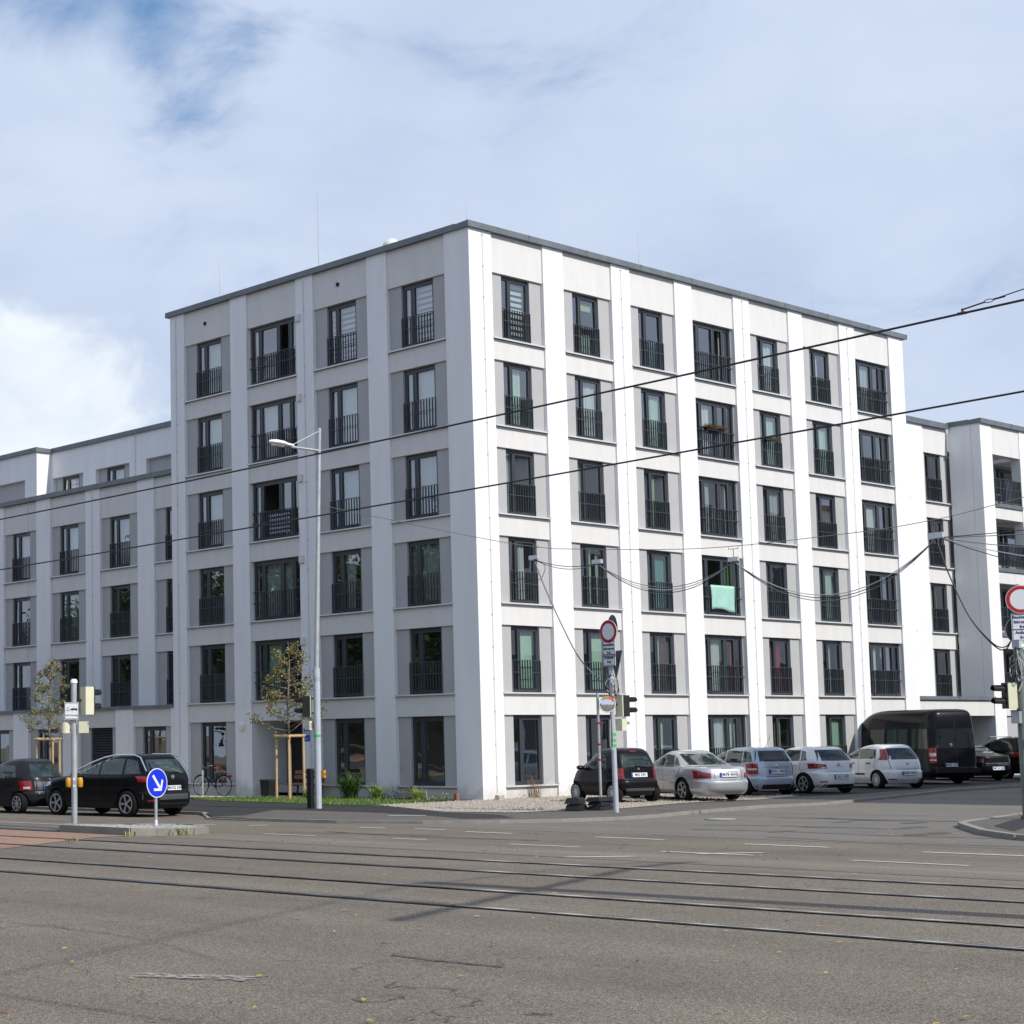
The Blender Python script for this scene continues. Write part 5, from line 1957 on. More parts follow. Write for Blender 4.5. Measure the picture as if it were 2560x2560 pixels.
c.lamp(.6, .84, .88, 1.05, None, 'tail_red')
for sg in (1, -1):
    MB().tube([(-.3, sg * .64, 1.60), (-.2, sg * .66, 1.66), (1.2, sg * .66, 1.66), (1.35, sg * .64, 1.56)], .02, 6).build('roof_rail', 'chrome', c.t)

# the big black car and the small dark car on the left
GL = 'cars queued on the left road'
c = Car('suv_car', (-11.67, 1.36, -.563), -.10, 'big black seven-seat car with silver roof rail, beside the blue arrow sign', KS, 4.8, 2.84, 1.62, .35, 'paint_black', 5, 'y', group=GL)
c.sides('side_window', 'car_glass_pale', [(1.12, 1.12), (2.2, 1.13)], [(1.16, 1.52), (1.6, 1.46)])
c.sides('side_window', 'car_glass_pale', [(.2, 1.12), (1.05, 1.12)], [(.22, 1.53), (1.1, 1.54)])
c.sides('quarter_window', 'car_glass_pale', [(-.45, 1.14), (.12, 1.12)], [(-.25, 1.47), (.14, 1.53)], n=5)
c.rear('rear_window', 'car_glass_pale', [(-.68, 1.14), (.68, 1.14)], [(-.58, 1.5), (.58, 1.5)])
c.lamp(.60, .84, .92, 1.08, None, 'tail_red', .04)
c.plate(0, .76, 'M:OG 245')
c.badge(1.04, .055)
c.rear('bumper_trim', 'trim_grey', [(-.82, .46), (.82, .46)], [(-.82, .60), (.82, .60)])
c.rear('reflector', 'tail_red', [(.56, .42), (.76, .42)], [(.56, .455), (.76, .455)], k=2, off=.012)
c.rear('reflector', 'tail_red', [(-.76, .42), (-.56, .42)], [(-.76, .455), (-.56, .455)], k=2, off=.012)
c.rear('bumper_skirt', 'plastic', [(-.8, .23), (.8, .23)], [(-.8, .38), (.8, .38)])
c.sides('arch_trim', 'plastic', [(.45, .24), (2.35, .24)], [(.45, .38), (2.35, .38)])
c.gap([(1.1, .35), (1.08, 1.1)])
c.gap([(.1, .55), (.2, .8), (.12, 1.1)])
c.gap([(-.62, .70), (.62, .70)], side=False)
for sg in (1, -1):
    MB().tube([(-.66, sg * .76, 1.20), (-.38, sg * .71, 1.56), (-.1, sg * .675, 1.635), (.6, sg * .675, 1.64), (1.05, sg * .705, 1.57), (1.5, sg * .755, 1.44), (2.0, sg * .825, 1.24)], .022, 6).build('roof_rail', 'chrome', c.t)
c.mirror(1.95, 1.12, .86, 'paint_black')
c.handle(.55, .98, 'paint_black')
c.handle(1.45, .98, 'paint_black')
c.wiper(1.16, -.3, .2)
c.patch('headlight', 'tail_clear', R(-90), [(3.1, .82), (3.55, .78)], [(3.1, .92), (3.5, .92)])
K = [(.2, -.42, 3.0, .74), (.35, -.54, 3.12, .81), (.52, -.565, 3.15, .83), (.58, -.56, 3.14, .83), (.62, -.53, 3.12, .83), (.75, -.52, 3.1, .83), (.92, -.47, 2.8, .81), (1.0, -.44, 2.45, .79), (1.1, -.38, 2.1, .75), (1.25, -.27, 1.72, .695), (1.4, -.13, 1.3, .625), (1.5, .03, .95, .54), (1.54, .25, .65, .40)]
c = Car('compact_car', (-12.1, 6.0, -.563), -.06, 'small round dark grey car ahead of the big black one, at the left edge', K, 3.6, 2.43, 1.45, .295, 'paint_anthracite', 8, 's', group=GL)
c.sides('side_window', 'car_glass_pale', [(1.0, 1.0), (2.0, 1.02)], [(1.05, 1.38), (1.45, 1.33)])
c.sides('side_window', 'car_glass_pale', [(.12, 1.01), (.92, 1.0)], [(.28, 1.34), (.98, 1.39)])
c.rear('rear_window', 'car_glass_pale', [(-.56, 1.03), (.56, 1.03)], [(-.44, 1.38), (.44, 1.38)])
c.lamp(.56, .74, .66, .92, None, 'tail_red', .0, stripes=((.6, .7, .70, .76, 'tail_clear'),))
c.plate(0, .74, 'M:KL 88')
c.rear('bumper_trim', 'chrome', [(-.5, .60), (.5, .60)], [(-.5, .615), (.5, .615)], k=2)
c.badge(.94, .045)
c.rear('tailgate', 'trim_grey', [(-.5, .66), (.5, .66)], [(-.5, .9), (.5, .9)], off=.003)
c.gap([(.96, .3), (.95, 1.0)])
c.handle(.4, .86, 'paint_anthracite')
# a white hatchback further up the same road, seen only in the ground-floor panes
g2 = copy_tree(golf.t)
g2.location = (-11.8, 21.5, -.567)
g2.rotation_euler = (0, 0, R(90))
tag(g2, 'white hatchback parked further up the left road, seen mirrored in ground-floor glass', 'car', GL)


# ------------------------------------------------------------------ street furniture
def pole_part(t, name, h, r, m, lean=(0, 0), n=14, r2=None, z0=-.3):
    q = MB()
    q.tube([(lean[0] * z0 / h, lean[1] * z0 / h, z0), (lean[0] * .5, lean[1] * .5, h * .5), (lean[0], lean[1], h)], [r, (r + (r2 or r)) / 2, r2 or r], n)
    return q.build(name, m, t, True)


def ped_signal(t, x, y, z, yawd, housing='cream', lamps=2, h=.5, name='signal_head', face='black', visor=.2, slim=False):
    """pedestrian signal head; yawd = heading of its lit face from +Y to +X"""
    q = MB()
    q.box(-.115, .115, -.10, .10, 0, h)
    o = q.build(name, 'black' if slim else housing, t)
    o.location = (x, y, z)
    o.rotation_euler = (0, 0, -R(yawd))
    if slim:
        MB().box(-.125, .125, -.13, -.10, -.01, h + .01).build('back_plate', housing, o)
    q = MB()
    q.box(-.118, .118, .10, .125, -.006, h + .006)
    q.build('front_plate', face, o)
    for i in range(lamps):
        zz = h * (i + .5) / lamps
        q = MB()
        n = 12
        pts0, pts1 = [], []
        for k in range(n + 1):
            a = R(-25) + R(230) * k / n
            pts0.append((.095 * math.cos(a), .125, zz + .095 * math.sin(a)))
            pts1.append((.088 * math.cos(a), .125 + visor * (1 - .25 * (k in (0, n))), zz + .088 * math.sin(a) + .005))
        for k in range(n):
            q.add([pts0[k], pts0[k + 1], pts1[k + 1], pts1[k]], [(0, 1, 2, 3)])
            q.add([pts0[k + 1], pts0[k], pts1[k], pts1[k + 1]], [(0, 1, 2, 3)])
        q.build('visor', 'black', o)
        q = MB()
        q.lathe([(.085, 0), (.06, .02), (0, .025)], 14, 0, Matrix.Translation((0, .126, zz)) @ Matrix.Rotation(R(-90), 4, 'X'))
        q.build('lens', 'tail_dark', o)
    return o


def disc_sign(name, loc, yawd, r, layers, label, cat='road sign', back='sign_back', group=None):
    """flat round sign facing heading yawd, made of stacked thin discs (radius factor, material)"""
    t = thing(name, loc, label, cat, group, -R(yawd))
    for i, (f, m, nm) in enumerate(layers):
        q = MB()
        th = .012 if i == 0 else .0015
        y0 = .012 * (i > 0) + .0015 * max(0, i - 1)
        q.lathe([(r * f, 0), (r * f, th)], 40, 0, Matrix.Translation((0, y0, 0)) @ Matrix.Rotation(R(-90), 4, 'X'))
        q.build(nm, m, t)
    q = MB()
    q.lathe([(r * .995, 0), (r * .995, .002)], 40, 0, Matrix.Translation((0, -.003, 0)) @ Matrix.Rotation(R(-90), 4, 'X'))
    q.build('back', back, t)
    return t


def plate_sign(name, loc, yawd, w, h, lines, size, label, border='ink', ink='ink', cat='road sign'):
    t = thing(name, loc, label, cat, None, -R(yawd))
    MB().box(-w / 2, w / 2, 0, .012, -h / 2, h / 2).build('panel', 'sign_white', t)
    MB().box(-w / 2 + .002, w / 2 - .002, -.003, -.0005, -h / 2 + .002, h / 2 - .002).build('back', 'sign_back', t)
    q = MB()
    e = .012
    for (a, b, c_, d) in ((-w / 2 + e, w / 2 - e, h / 2 - 2 * e, h / 2 - e), (-w / 2 + e, w / 2 - e, -h / 2 + e, -h / 2 + 2 * e), (-w / 2 + e, -w / 2 + 2 * e, -h / 2 + e, h / 2 - e), (w / 2 - 2 * e, w / 2 - e, -h / 2 + e, h / 2 - e)):
        q.box(a, b, .012, .0135, c_, d)
    q.build('border', border, t)
    n = len(lines)
    for i, s_ in enumerate(lines):
        me = text_mesh(s_, size, 'lettering', ink, .003)
        inst(me, 'lettering', t, (0, .014, (n / 2 - i - .5) * size * 1.12), (R(90), 0, R(180)))
    return t


# lamp post (tall, slightly leaning) with pedestrian signal on it
LP = Vector((-6.98, -.16, PV))
lp = thing('street_lamp', LP, 'tall grey street lamp at the lawn edge, its arm reaching left over the road', 'street lamp')
LEAN = (.17, -.14)
q = MB()
q.tube([(0, 0, -.2), (0, 0, .02), (.012, -.01, 3.9)], .095, 16)
q.build('lower_mast', 'grey_paint', lp, True)
q = MB()
q.tube([(.012, -.01, 3.9), (LEAN[0], LEAN[1], 10.7)], [.075, .048], 14)
q.build('upper_mast', 'galv', lp, True)
q = MB()
q.lathe([(.099, 0), (.099, .10)], 16, 0, Matrix.Translation((.012, -.01, 3.55)))
q.lathe([(.08, 0), (.08, .06)], 16, 0, Matrix.Translation((.014, -.01, 4.1)))
q.build('collar', 'galv', lp, True)
top = Vector((LEAN[0] * .94, LEAN[1] * .94, 10.05))
ax = Vector((-1, .05, 0))
q = MB()
q.tube([top, top + ax * 1.02 + Vector((0, 0, .02))], .036, 10)
q.tube([Vector((LEAN[0], LEAN[1], 10.62)), top + ax * .98 + Vector((0, 0, .08))], .010, 6)
q.build('arm', 'galv', lp, True)
q = MB()
hd = top + ax * .95
prof = [(0, .045, .045, .03), (.18, .06, .05, .04), (.36, .12, .085, .055), (.62, .14, .09, .065), (.80, .10, .06, .05), (.86, .02, .02, .02)]
ring = 12
for (u, wd, hu, hdn) in prof:
    for k in range(ring):
        a = 2 * math.pi * k / ring
        zz = math.sin(a) * (hu if math.sin(a) > 0 else hdn)
        q.v.append(tuple(hd + ax * u + Vector((0, math.cos(a) * wd, zz + .06 + .05 * u))))
for i in range(len(prof) - 1):
    for k in range(ring):
        a0, a1 = i * ring + k, i * ring + (k + 1) % ring
        q.f.append((a0, a1, a1 + ring, a0 + ring))
        q.m.append(0)
q.f.append(tuple(range(ring)))
q.m.append(0)
q.f.append(tuple(reversed(range((len(prof) - 1) * ring, len(prof) * ring))))
q.m.append(0)
q.build('lamp_head', 'white_lamp', lp, True)
q = MB()
q.tube([hd + ax * .36 + Vector((0, 0, .03)), hd + ax * .76 + Vector((0, 0, .05))], .055, 10)
q.build('lamp_glass', 'sign_white', lp, True)
ts = thing('traffic_light', LP + Vector((-.02, .06, 2.55)), 'black pedestrian signal on the tall street lamp, facing left', 'traffic light')
ped_signal(ts, -.05, .24, 0, -35, 'cream', 2, .58, visor=.24, slim=True)
q = MB()
q.bar((0, 0, .1), (-.04, .2, .1), .04, .04)
q.bar((0, 0, .5), (-.04, .2, .5), .04, .04)
q.build('bracket', 'black', ts)
bx = thing('signal_box', LP + Vector((-.10, .20, 2.18)), 'small pale control box below the signal on the street lamp', 'box')
MB().box(-.09, .09, -.10, .10, 0, .25).build('case', 'cream', bx)
MB().box(-.05, .05, -.105, -.10, .05, .2).build('lid', 'galv', bx)
tp = MB()
tp.lathe([(.098, 0), (.098, .07)], 16)
o = tp.build('tape_band', 'green_tape', None, True)
o.location = LP + Vector((.006, -.004, 1.98))
tag(o, 'green tape band round the street lamp mast', 'tape')
cb = thing('service_post', LP + Vector((-.14, .16, 0)), 'slim black service post against the foot of the street lamp', 'post')
MB().box(-.06, .06, -.08, .08, -.05, 1.08).build('case', 'plastic', cb)
MB().box(-.065, .065, -.085, .085, 1.08, 1.11).build('cap', 'dark_metal', cb)
pb_ = thing('crossing_button', LP + Vector((.10, -.13, .86)), 'small yellow crossing button box on the street lamp', 'button')
MB().box(-.045, .045, -.05, .05, 0, .2).build('case', 'yellow', pb_)
MB().box(-.02, .02, -.06, -.05, .06, .12).build('push_plate', 'black', pb_)

# signal post on the traffic island
P1 = Vector((-19.4, -6.1, gz(-19.4)))
sp = thing('signal_post', P1, 'short pale grey signal post with two boxes beside the traffic island', 'post')
q = MB()
q.tube([(0, 0, -.2), (0, 0, 3.03)], .063, 16)
q.build('post', 'galv', sp, True)
q = MB()
q.lathe([(.075, 0), (.075, .05), (.05, .085), (0, .09)], 16, 0, Matrix.Translation((0, 0, 3.02)))
q.build('cap', 'white_lamp', sp, True)
ts = thing('traffic_light', P1 + Vector((.20, -.19, 2.36)), 'cream pedestrian signal box seen from behind, on the short island post', 'traffic light')
ped_signal(ts, 0, 0, 0, 95, 'cream', 2, .58, visor=.18)
MB().bar((0, 0, .3), (-.18, .17, .3), .04, .04).build('bracket', 'black', ts)
bx = thing('signal_box', P1 + Vector((-.13, .12, 1.98)), 'cream acoustic box on the left of the short island post', 'box')
q = MB()
q.tube([(0, 0, 0), (0, 0, .24)], .095, 14)
q.build('case', 'cream', bx, True)
bx = thing('signal_box', P1 + Vector((.15, -.14, 1.98)), 'cream square box on the right of the short island post', 'box')
bq = MB().box(-.09, .09, -.09, .09, 0, .24).build('case', 'cream', bx)
bx.rotation_euler = (0, 0, R(45))
inst(text_mesh('170', .075, 'lettering', 'black', .001), 'lettering', bx, (-.02, -.092, .19), (R(90), 0, 0))
for sg in (-1, 1):
    pb_ = thing('crossing_button', P1 + Vector((sg * .088, -sg * .082, .86)), 'yellow crossing button box on the %s of the short island post' % ('left' if sg < 0 else 'right'), 'button')
    q = MB()
    q.tube([(0, 0, 0), (0, 0, .03), (0, 0, .16), (0, 0, .2)], [.045, .06, .06, .04], 12)
    q.build('case', 'yellow', pb_, True)
st = thing('sticker', P1 + Vector((-.04, -.052, .86)), 'small white code sticker on the short island post', 'sticker')
MB().box(-.022, .022, -.004, .0, 0, .2).build('paper', 'sign_white', st)
st.rotation_euler = (0, 0, R(-40))
inst(text_mesh('S70', .06, 'lettering', 'black', .001), 'lettering', st, (0, -.0055, .1), (R(90), R(90), 0))
tw_ = thing('tram_warning_sign', P1 + Vector((-.10, -.06, 2.44)), 'small white tram warning sign with red triangle on the short island post', 'road sign', None, R(-37))
MB().box(-.15, .15, -.012, 0, -.18, .18).build('panel', 'sign_white', tw_)
q = MB()
for (a, b, c_, d) in ((-.14, .14, .16, .172), (-.14, .14, -.172, -.16), (-.146, -.136, -.172, .172), (.136, .146, -.172, .172)):
    q.box(a, b, -.0135, -.012, c_, d)
q.build('border', 'black', tw_)
q = MB()
q.add([(-.12, -.0135, 0), (-.035, -.0135, 0), (-.0775, -.0135, .09), (-.105, -.0135, .012), (-.05, -.0135, .012), (-.0775, -.0135, .068)], [(0, 1, 4, 3), (1, 2, 5, 4), (2, 0, 3, 5)])
q.build('triangle', 'sign_red', tw_)
q = MB()
q.box(-.02, .12, -.0135, -.012, .015, .05)
q.box(.0, .10, -.0135, -.012, .056, .06)
for x in (.0, .09):
    q.box(x, x + .02, -.0135, -.012, 0, .012)
q.build('tram_symbol', 'black', tw_)
inst(text_mesh('Auf Vorrang', .052, 'lettering', 'black', .0008), 'lettering', tw_, (0, -.0135, -.09), (R(90), 0, 0))

# blue keep-right sign on the island
P2 = Vector((-18.5, -7.7, gz(-18.5) + .10))
kp = thing('sign_post', P2, 'thin pale post carrying the round blue arrow sign', 'post')
q = MB()
q.tube([(0, 0, -.1), (0, 0, .72)], .033, 12)
q.build('post', 'galv', kp, True)
q = MB()
q.tube([(0, 0, .0), (0, 0, .13)], .0345, 12)
q.build('sleeve', 'sign_white', kp, True)
ks = disc_sign('keep_right_sign', P2 + Vector((0, -.035, .88)), 172, .30, [(1, 'sign_white', 'rim'), (.94, 'sign_blue', 'field')], 'round blue sign with white arrow pointing down right on the island', back='galv')
q = MB()
A = [(-.075, .025), (.10, .025), (.10, -.02), (.185, .0)]
dv = Vector((math.cos(R(-52)), math.sin(R(-52))))
nv = Vector((-dv.y, dv.x))


def ap(u, v):
    p = dv * u + nv * v
    return (-p.x, .0155, p.y)


q.add([ap(-.2, .03), ap(-.2, -.03), ap(.1, -.03), ap(.1, .03)], [(0, 1, 2, 3)])
q.add([ap(.02, .15), ap(.07, .17), ap(.205, 0), ap(.14, 0)], [(0, 1, 2, 3)])
q.add([ap(.14, 0), ap(.205, 0), ap(.07, -.17), ap(.02, -.15)], [(0, 1, 2, 3)])
q.add([ap(.1, .03), ap(.1, -.03), ap(.15, -.02), ap(.15, .02)], [(0, 1, 2, 3)])
ar = q.build('arrow', 'sign_white', ks)

# the crowded signal pole in the middle
P3 = Vector((-4.88, -8.78, PV))
mp = thing('signal_post', P3, 'grey signal pole in front of the silver saloon, crowded with signs', 'post')
q = MB()
q.tube([(0, 0, -.2), (-.01, .01, 2.0), (-.02, .02, 4.6)], [.07, .062, .045], 14)
q.build('post', 'grey_paint', mp, True)
q = MB()
for zz, r_ in ((1.62, .068), (1.75, .0675), (1.9, .067)):
    q.lathe([(r_, 0), (r_, .07)], 14, 0, Matrix.Translation((-.006, .006, zz)))
q.build('green_bands', 'green_tape', mp, True)
nz = disc_sign('no_vehicles_sign', P3 + Vector((-.11, -.03, 4.50)), 276, .29, [(1, 'sign_white', 'rim'), (.97, 'sign_red', 'ring'), (.70, 'sign_white', 'field')], 'red ringed no-vehicles sign on the crowded middle pole')
plate_sign('supplementary_plate', P3 + Vector((-.11, -.03, 4.07)), 276, .42, .42, ['Baustellen-', 'fahrzeuge', 'frei'], .088, 'white plate reading Baustellenfahrzeuge frei on the middle pole')
plate_sign('supplementary_plate', P3 + Vector((-.11, -.03, 3.79)), 276, .42, .30, ['Anlieger', 'frei'], .094, 'white plate reading Anlieger frei on the middle pole, below the larger plate')
disc_sign('no_vehicles_sign', P3 + Vector((.07, -.02, 4.63)), 118, .30, [(1, 'sign_white', 'rim'), (.96, 'sign_red', 'ring'), (.70, 'sign_white', 'field')], 'round sign seen from its dark back, top of the middle pole')
yt = thing('give_way_sign', P3 + Vector((.10, -.06, 3.66)), 'triangular give-way sign seen dark from behind on the middle pole', 'road sign', None, -R(118))
MB().add([(-.42, 0, .36), (.42, 0, .36), (0, 0, -.36), (-.42, .012, .36), (.42, .012, .36), (0, .012, -.36)], [(0, 2, 1), (3, 4, 5), (0, 1, 4, 3), (1, 2, 5, 4), (2, 0, 3, 5)]).build('panel', 'sign_white', yt)
MB().add([(-.41, -.003, .355), (.41, -.003, .355), (0, -.003, -.35)], [(0, 1, 2)]).build('back', 'sign_back', yt)
MB().add([(-.30, .014, .29), (.30, .014, .29), (0, .014, -.23), (-.42, .014, .36), (.42, .014, .36), (0, .014, -.36)], [(0, 3, 4, 1), (1, 4, 5, 2), (2, 5, 3, 0)]).build('ring', 'sign_red', yt)
ts = thing('traffic_light', P3 + Vector((.19, -.16, 2.38)), 'two-lamp signal with long black visors on the middle pole, facing right', 'traffic light')
ped_signal(ts, 0, 0, 0, 98, 'cream', 2, .52, visor=.30, slim=True)
MB().bar((0, 0, .3), (-.16, .14, .3), .05, .05).build('bracket', 'black', ts)
bx = thing('signal_box', P3 + Vector((.16, -.12, 2.02)), 'cream box under the signal on the middle pole', 'box')
MB().box(-.10, .10, -.10, .10, 0, .30).build('case', 'cream', bx)
MB().tube([(.1, 0, .2), (.32, .02, .2)], .04, 10).build('speaker_tube', 'galv', bx)
mr_ = thing('traffic_mirror', P3 + Vector((-.24, -.02, 2.68)), 'round convex traffic mirror with orange rim on the middle pole', 'mirror', None, R(-48))
q = MB()
pr_ = [(0, .045), (.07, .042), (.13, .030), (.17, .015), (.19, 0)]
q.lathe(pr_[::-1], 28, 0, Matrix.Rotation(R(90), 4, 'X'))
q.build('mirror_glass', 'mirror', mr_, 60)
q = MB()
q.tube([(.195 * math.cos(t), 0, .195 * math.sin(t)) for t in [k / 32 * 2 * math.pi for k in range(33)]], .012, 8, cap=False)
q.build('rim', 'white_lamp', mr_, True)
q = MB()
for (a0, a1, mi) in ((25, 80, 1), (80, 130, 0)):
    for k in range(8):
        t0, t1 = R(a0 + (a1 - a0) * k / 8), R(a0 + (a1 - a0) * (k + 1) / 8)
        q.add([(.15 * math.cos(t0), -.035, .15 * math.sin(t0)), (.205 * math.cos(t0), -.03, .205 * math.sin(t0)), (.205 * math.cos(t1), -.03, .205 * math.sin(t1)), (.15 * math.cos(t1), -.035, .15 * math.sin(t1))], [(0, 1, 2, 3)], mi)
q.build('hood', ['yellow', 'orange'], mr_)
# loose cables coiled on the pole
q = MB()
rr = random.Random(4)
for i in range(9):
    a = rr.uniform(0, 6.28)
    c_ = P3 + Vector((rr.uniform(-.14, .1), rr.uniform(-.14, .02), rr.uniform(2.95, 3.25)))
    w, h = rr.uniform(.08, .17), rr.uniform(.14, .30)
    q.tube([c_ + Vector((math.cos(a) * w * math.cos(t), math.sin(a) * w * math.cos(t), h * math.sin(t))) for t in [k / 18 * 2 * math.pi for k in range(19)]], .012, 6, i % 2, cap=False)
q.tube(smooth_path([P3 + Vector(v) for v in ((-.14, -.05, 3.1), (-.13, -.06, 2.4), (-.16, -.1, 1.7), (-.24, -.12, 1.55), (-.28, -.1, 1.75), (-.2, -.06, 2.3))]), .012, 6, 0)
tag(q.build('cable_coil', ['wire_pale', 'wire']), 'tangle of pale and black cable loops hung on the middle pole', 'cable')
# temporary stand with plastic feet behind that pole
P4 = Vector((-3.85, -7.5, PV + .014))
ts_ = thing('temporary_stand', P4, 'thin temporary sign stand with black plastic feet beside the tiny black car', 'stand')
q = MB()
q.tube([(0, 0, .1), (0, 0, 3.0)], .035, 10)
q.build('tube', 'galv', ts_, True)
for i, zz in enumerate((1.25, 1.65, 2.2)):
    q = MB()
    q.lathe([(.042, 0), (.042, .045)], 10, 0, Matrix.Translation((0, 0, zz)))
    q.bar((0, 0, zz + .02), (-.55, -.62, zz + .03), .02, .02)
    q.build('clamp', 'red_tape', ts_)
for i, (dx, dy, rz) in enumerate(((0, 0, .2), (.03, .02, .24), (-.02, 0, .16))):
    q = MB()
    z0 = i * .11
    q.add([(-.42, -.2, z0), (.42, -.2, z0), (.42, .2, z0), (-.42, .2, z0), (-.38, -.16, z0 + .1), (.38, -.16, z0 + .1), (.38, .16, z0 + .1), (-.38, .16, z0 + .1)],
          [(3, 2, 1, 0), (4, 5, 6, 7), (0, 1, 5, 4), (1, 2, 6, 5), (2, 3, 7, 6), (3, 0, 4, 7)])
    o = q.build('foot_plate', 'plastic', ts_)
    o.location = (dx, dy, 0)
    o.rotation_euler = (0, 0, rz)
for i in range(2):
    fp = thing('spare_foot_plate', P4 + Vector((-.62, .30 + .04 * i, .004 + i * .16)), ('lower' if i == 0 else 'upper') + ' black plastic foot plate stacked left of the temporary stand', 'foot plate', 'spare foot plates', .35 + .1 * i)
    q = MB()
    q.add([(-.36, -.2, 0), (.36, -.2, 0), (.36, .2, 0), (-.36, .2, 0), (-.3, -.15, .15), (.3, -.15, .15), (.3, .15, .15), (-.3, .15, .15)],
          [(3, 2, 1, 0), (4, 5, 6, 7), (0, 1, 5, 4), (1, 2, 6, 5), (2, 3, 7, 6), (3, 0, 4, 7)])
    q.build('block', 'plastic', fp)
    MB().box(-.12, .12, -.05, .05, .15, .18).build('grip', 'dark_metal', fp)

# signal pole at the right edge
P5 = Vector((-3.64, -18.60, PV + .02))
rp = thing('signal_post', P5, 'grey signal pole cut by the right edge, wrapped in cables', 'post')
q = MB()
q.tube([(0, 0, -.2), (0, 0, 3.66)], .10, 16)
q.build('post', 'pole_green', rp, True)
q = MB()
q.lathe([(.115, 0), (.115, .05), (.06, .10), (0, .105)], 16, 0, Matrix.Translation((0, 0, 3.64)))
q.build('cap', 'white_lamp', rp, True)
q = MB()
q.tube([(.16, .02, 0), (.16, .02, 5.0)], .038, 10)
q.build('sign_tube', 'galv', rp, True)
disc_sign('no_vehicles_sign', P5 + Vector((.06, -.08, 4.66)), 238, .30, [(1, 'sign_white', 'rim'), (.97, 'sign_red', 'ring'), (.72, 'sign_white', 'field')], 'red ringed no-vehicles sign cut by the right edge of the picture')
plate_sign('supplementary_plate', P5 + Vector((.09, -.08, 4.18)), 238, .44, .36, ['Baustellen-', 'fahrzeuge', 'frei'], .092, 'white plate reading Baustellenfahrzeuge frei at the right edge')
plate_sign('supplementary_plate', P5 + Vector((.09, -.08, 3.90)), 238, .44, .26, ['Anlieger', 'frei'], .092, 'white plate reading Anlieger frei at the right edge')
disc_sign('street_sign_back', P5 + Vector((.25, .10, 4.02)), 30, .30, [(1, 'sign_white', 'rim'), (.95, 'sign_red', 'ring'), (.7, 'sign_white', 'field')], 'dark back of a round sign behind the right edge plates')
ts = thing('traffic_light', P5 + Vector((-.20, .14, 2.34)), 'cream two-lamp signal with black visors facing left, at the right edge', 'traffic light')
ped_signal(ts, 0, 0, 0, -55, 'cream', 2, .54, visor=.26)
MB().bar((0, 0, .3), (.15, -.10, .3), .05, .05).build('bracket', 'black', ts)
bx = thing('signal_box', P5 + Vector((-.14, .05, 2.02)), 'small grey box under the signal at the right edge', 'box')
MB().box(-.07, .07, -.09, .09, 0, .26).build('case', 'galv', bx)
MB().box(-.075, .075, -.095, .095, .26, .28).build('lid', 'dark_metal', bx)
bx = thing('cable_box', P5 + Vector((-.06, -.02, 3.62)), 'small blue-grey junction box on top of the right edge pole', 'box')
MB().box(-.10, .10, -.08, .08, 0, .16).build('case', 'grey_paint', bx)
MB().box(-.105, .105, -.085, .085, .16, .175).build('lid', 'galv', bx)
ss = thing('scrawled_board', P5 + Vector((-.02, -.12, 1.55)), 'dark board with a yellow letter k on the right edge pole', 'sign', None, R(-42))
MB().box(-.10, .16, -.01, 0, -.06, .13).build('panel', 'sign_back', ss)
inst(text_mesh('k', .2, 'lettering', 'cur_lime', .004), 'lettering', ss, (-.03, -.012, .03), (R(90), 0, 0))
q = MB()
for i in range(12):
    a = rr.uniform(0, 6.28)
    c_ = P5 + Vector((rr.uniform(-.26, .02), rr.uniform(-.10, .14), rr.uniform(2.95, 3.4)))
    w, h = rr.uniform(.06, .16), rr.uniform(.08, .26)
    q.tube([c_ + Vector((math.cos(a) * w * math.cos(t), math.sin(a) * w * math.cos(t), h * math.sin(t))) for t in [k / 16 * 2 * math.pi for k in range(17)]], .011, 6, i % 2, cap=False)
for i in range(6):
    x0 = rr.uniform(-.16, -.04)
    q.tube(smooth_path([P5 + Vector(v) for v in ((x0, -.02, 3.65), (x0 - .03, -.06, 3.3), (x0 + .05, -.08, 2.95), (x0 - .02, -.02, 2.7))]), .012, 6, i % 2)
tag(q.build('cable_coil', ['wire', 'wire_pale']), 'black cable tangle on the pole at the right edge', 'cable')
q = MB()
for i in range(30):
    a, l = rr.uniform(0, 6.28), rr.uniform(.1, .3)
    b = Vector((rr.uniform(-.2, .3), rr.uniform(-.15, .1), 0))
    tip = b + Vector((math.cos(a) * l * .5, math.sin(a) * l * .5, l * .8))
    s_ = Vector((-math.sin(a), math.cos(a), 0)) * .012
    q.add([tuple(b - s_), tuple(b + s_), tuple(tip)], [(0, 1, 2)])
o = q.build('weed', 'grass_blade')
o.location = P5 + Vector((0, -.05, .01))
tag(o, 'green weed at the foot of the right edge pole', 'weed')

# ------------------------------------------------------------------ overhead wires
for nm, X, zl, zr, lab in (('a', -28.3, 4.20, 4.62, 'upper black tram contact wire crossing the whole picture'), ('b', -24.9, 4.10, 4.62, 'lower black tram contact wire crossing the whole picture')):
    q = MB()
    P = []
    for i in range(41):
        y = 60 - 130 * i / 40
        f = (y + 11.8) / (-29.2 + 11.8) if nm == 'b' else (y + 17.1) / (-30.8 + 17.1)
        if nm == 'b':
            z = 4.27 + .23 * (f * f * .35 + f * .65)
        else:
            z = 4.32 + .19 * (f * f * .6 + f * .4)
        P.append((X, y, min(z, 5.6)))
    q.tube(P, .0092 if nm == 'a' else .0105, 6)
    tag(q.build('contact_wire', 'wire'), lab, 'wire', 'tram contact wires')
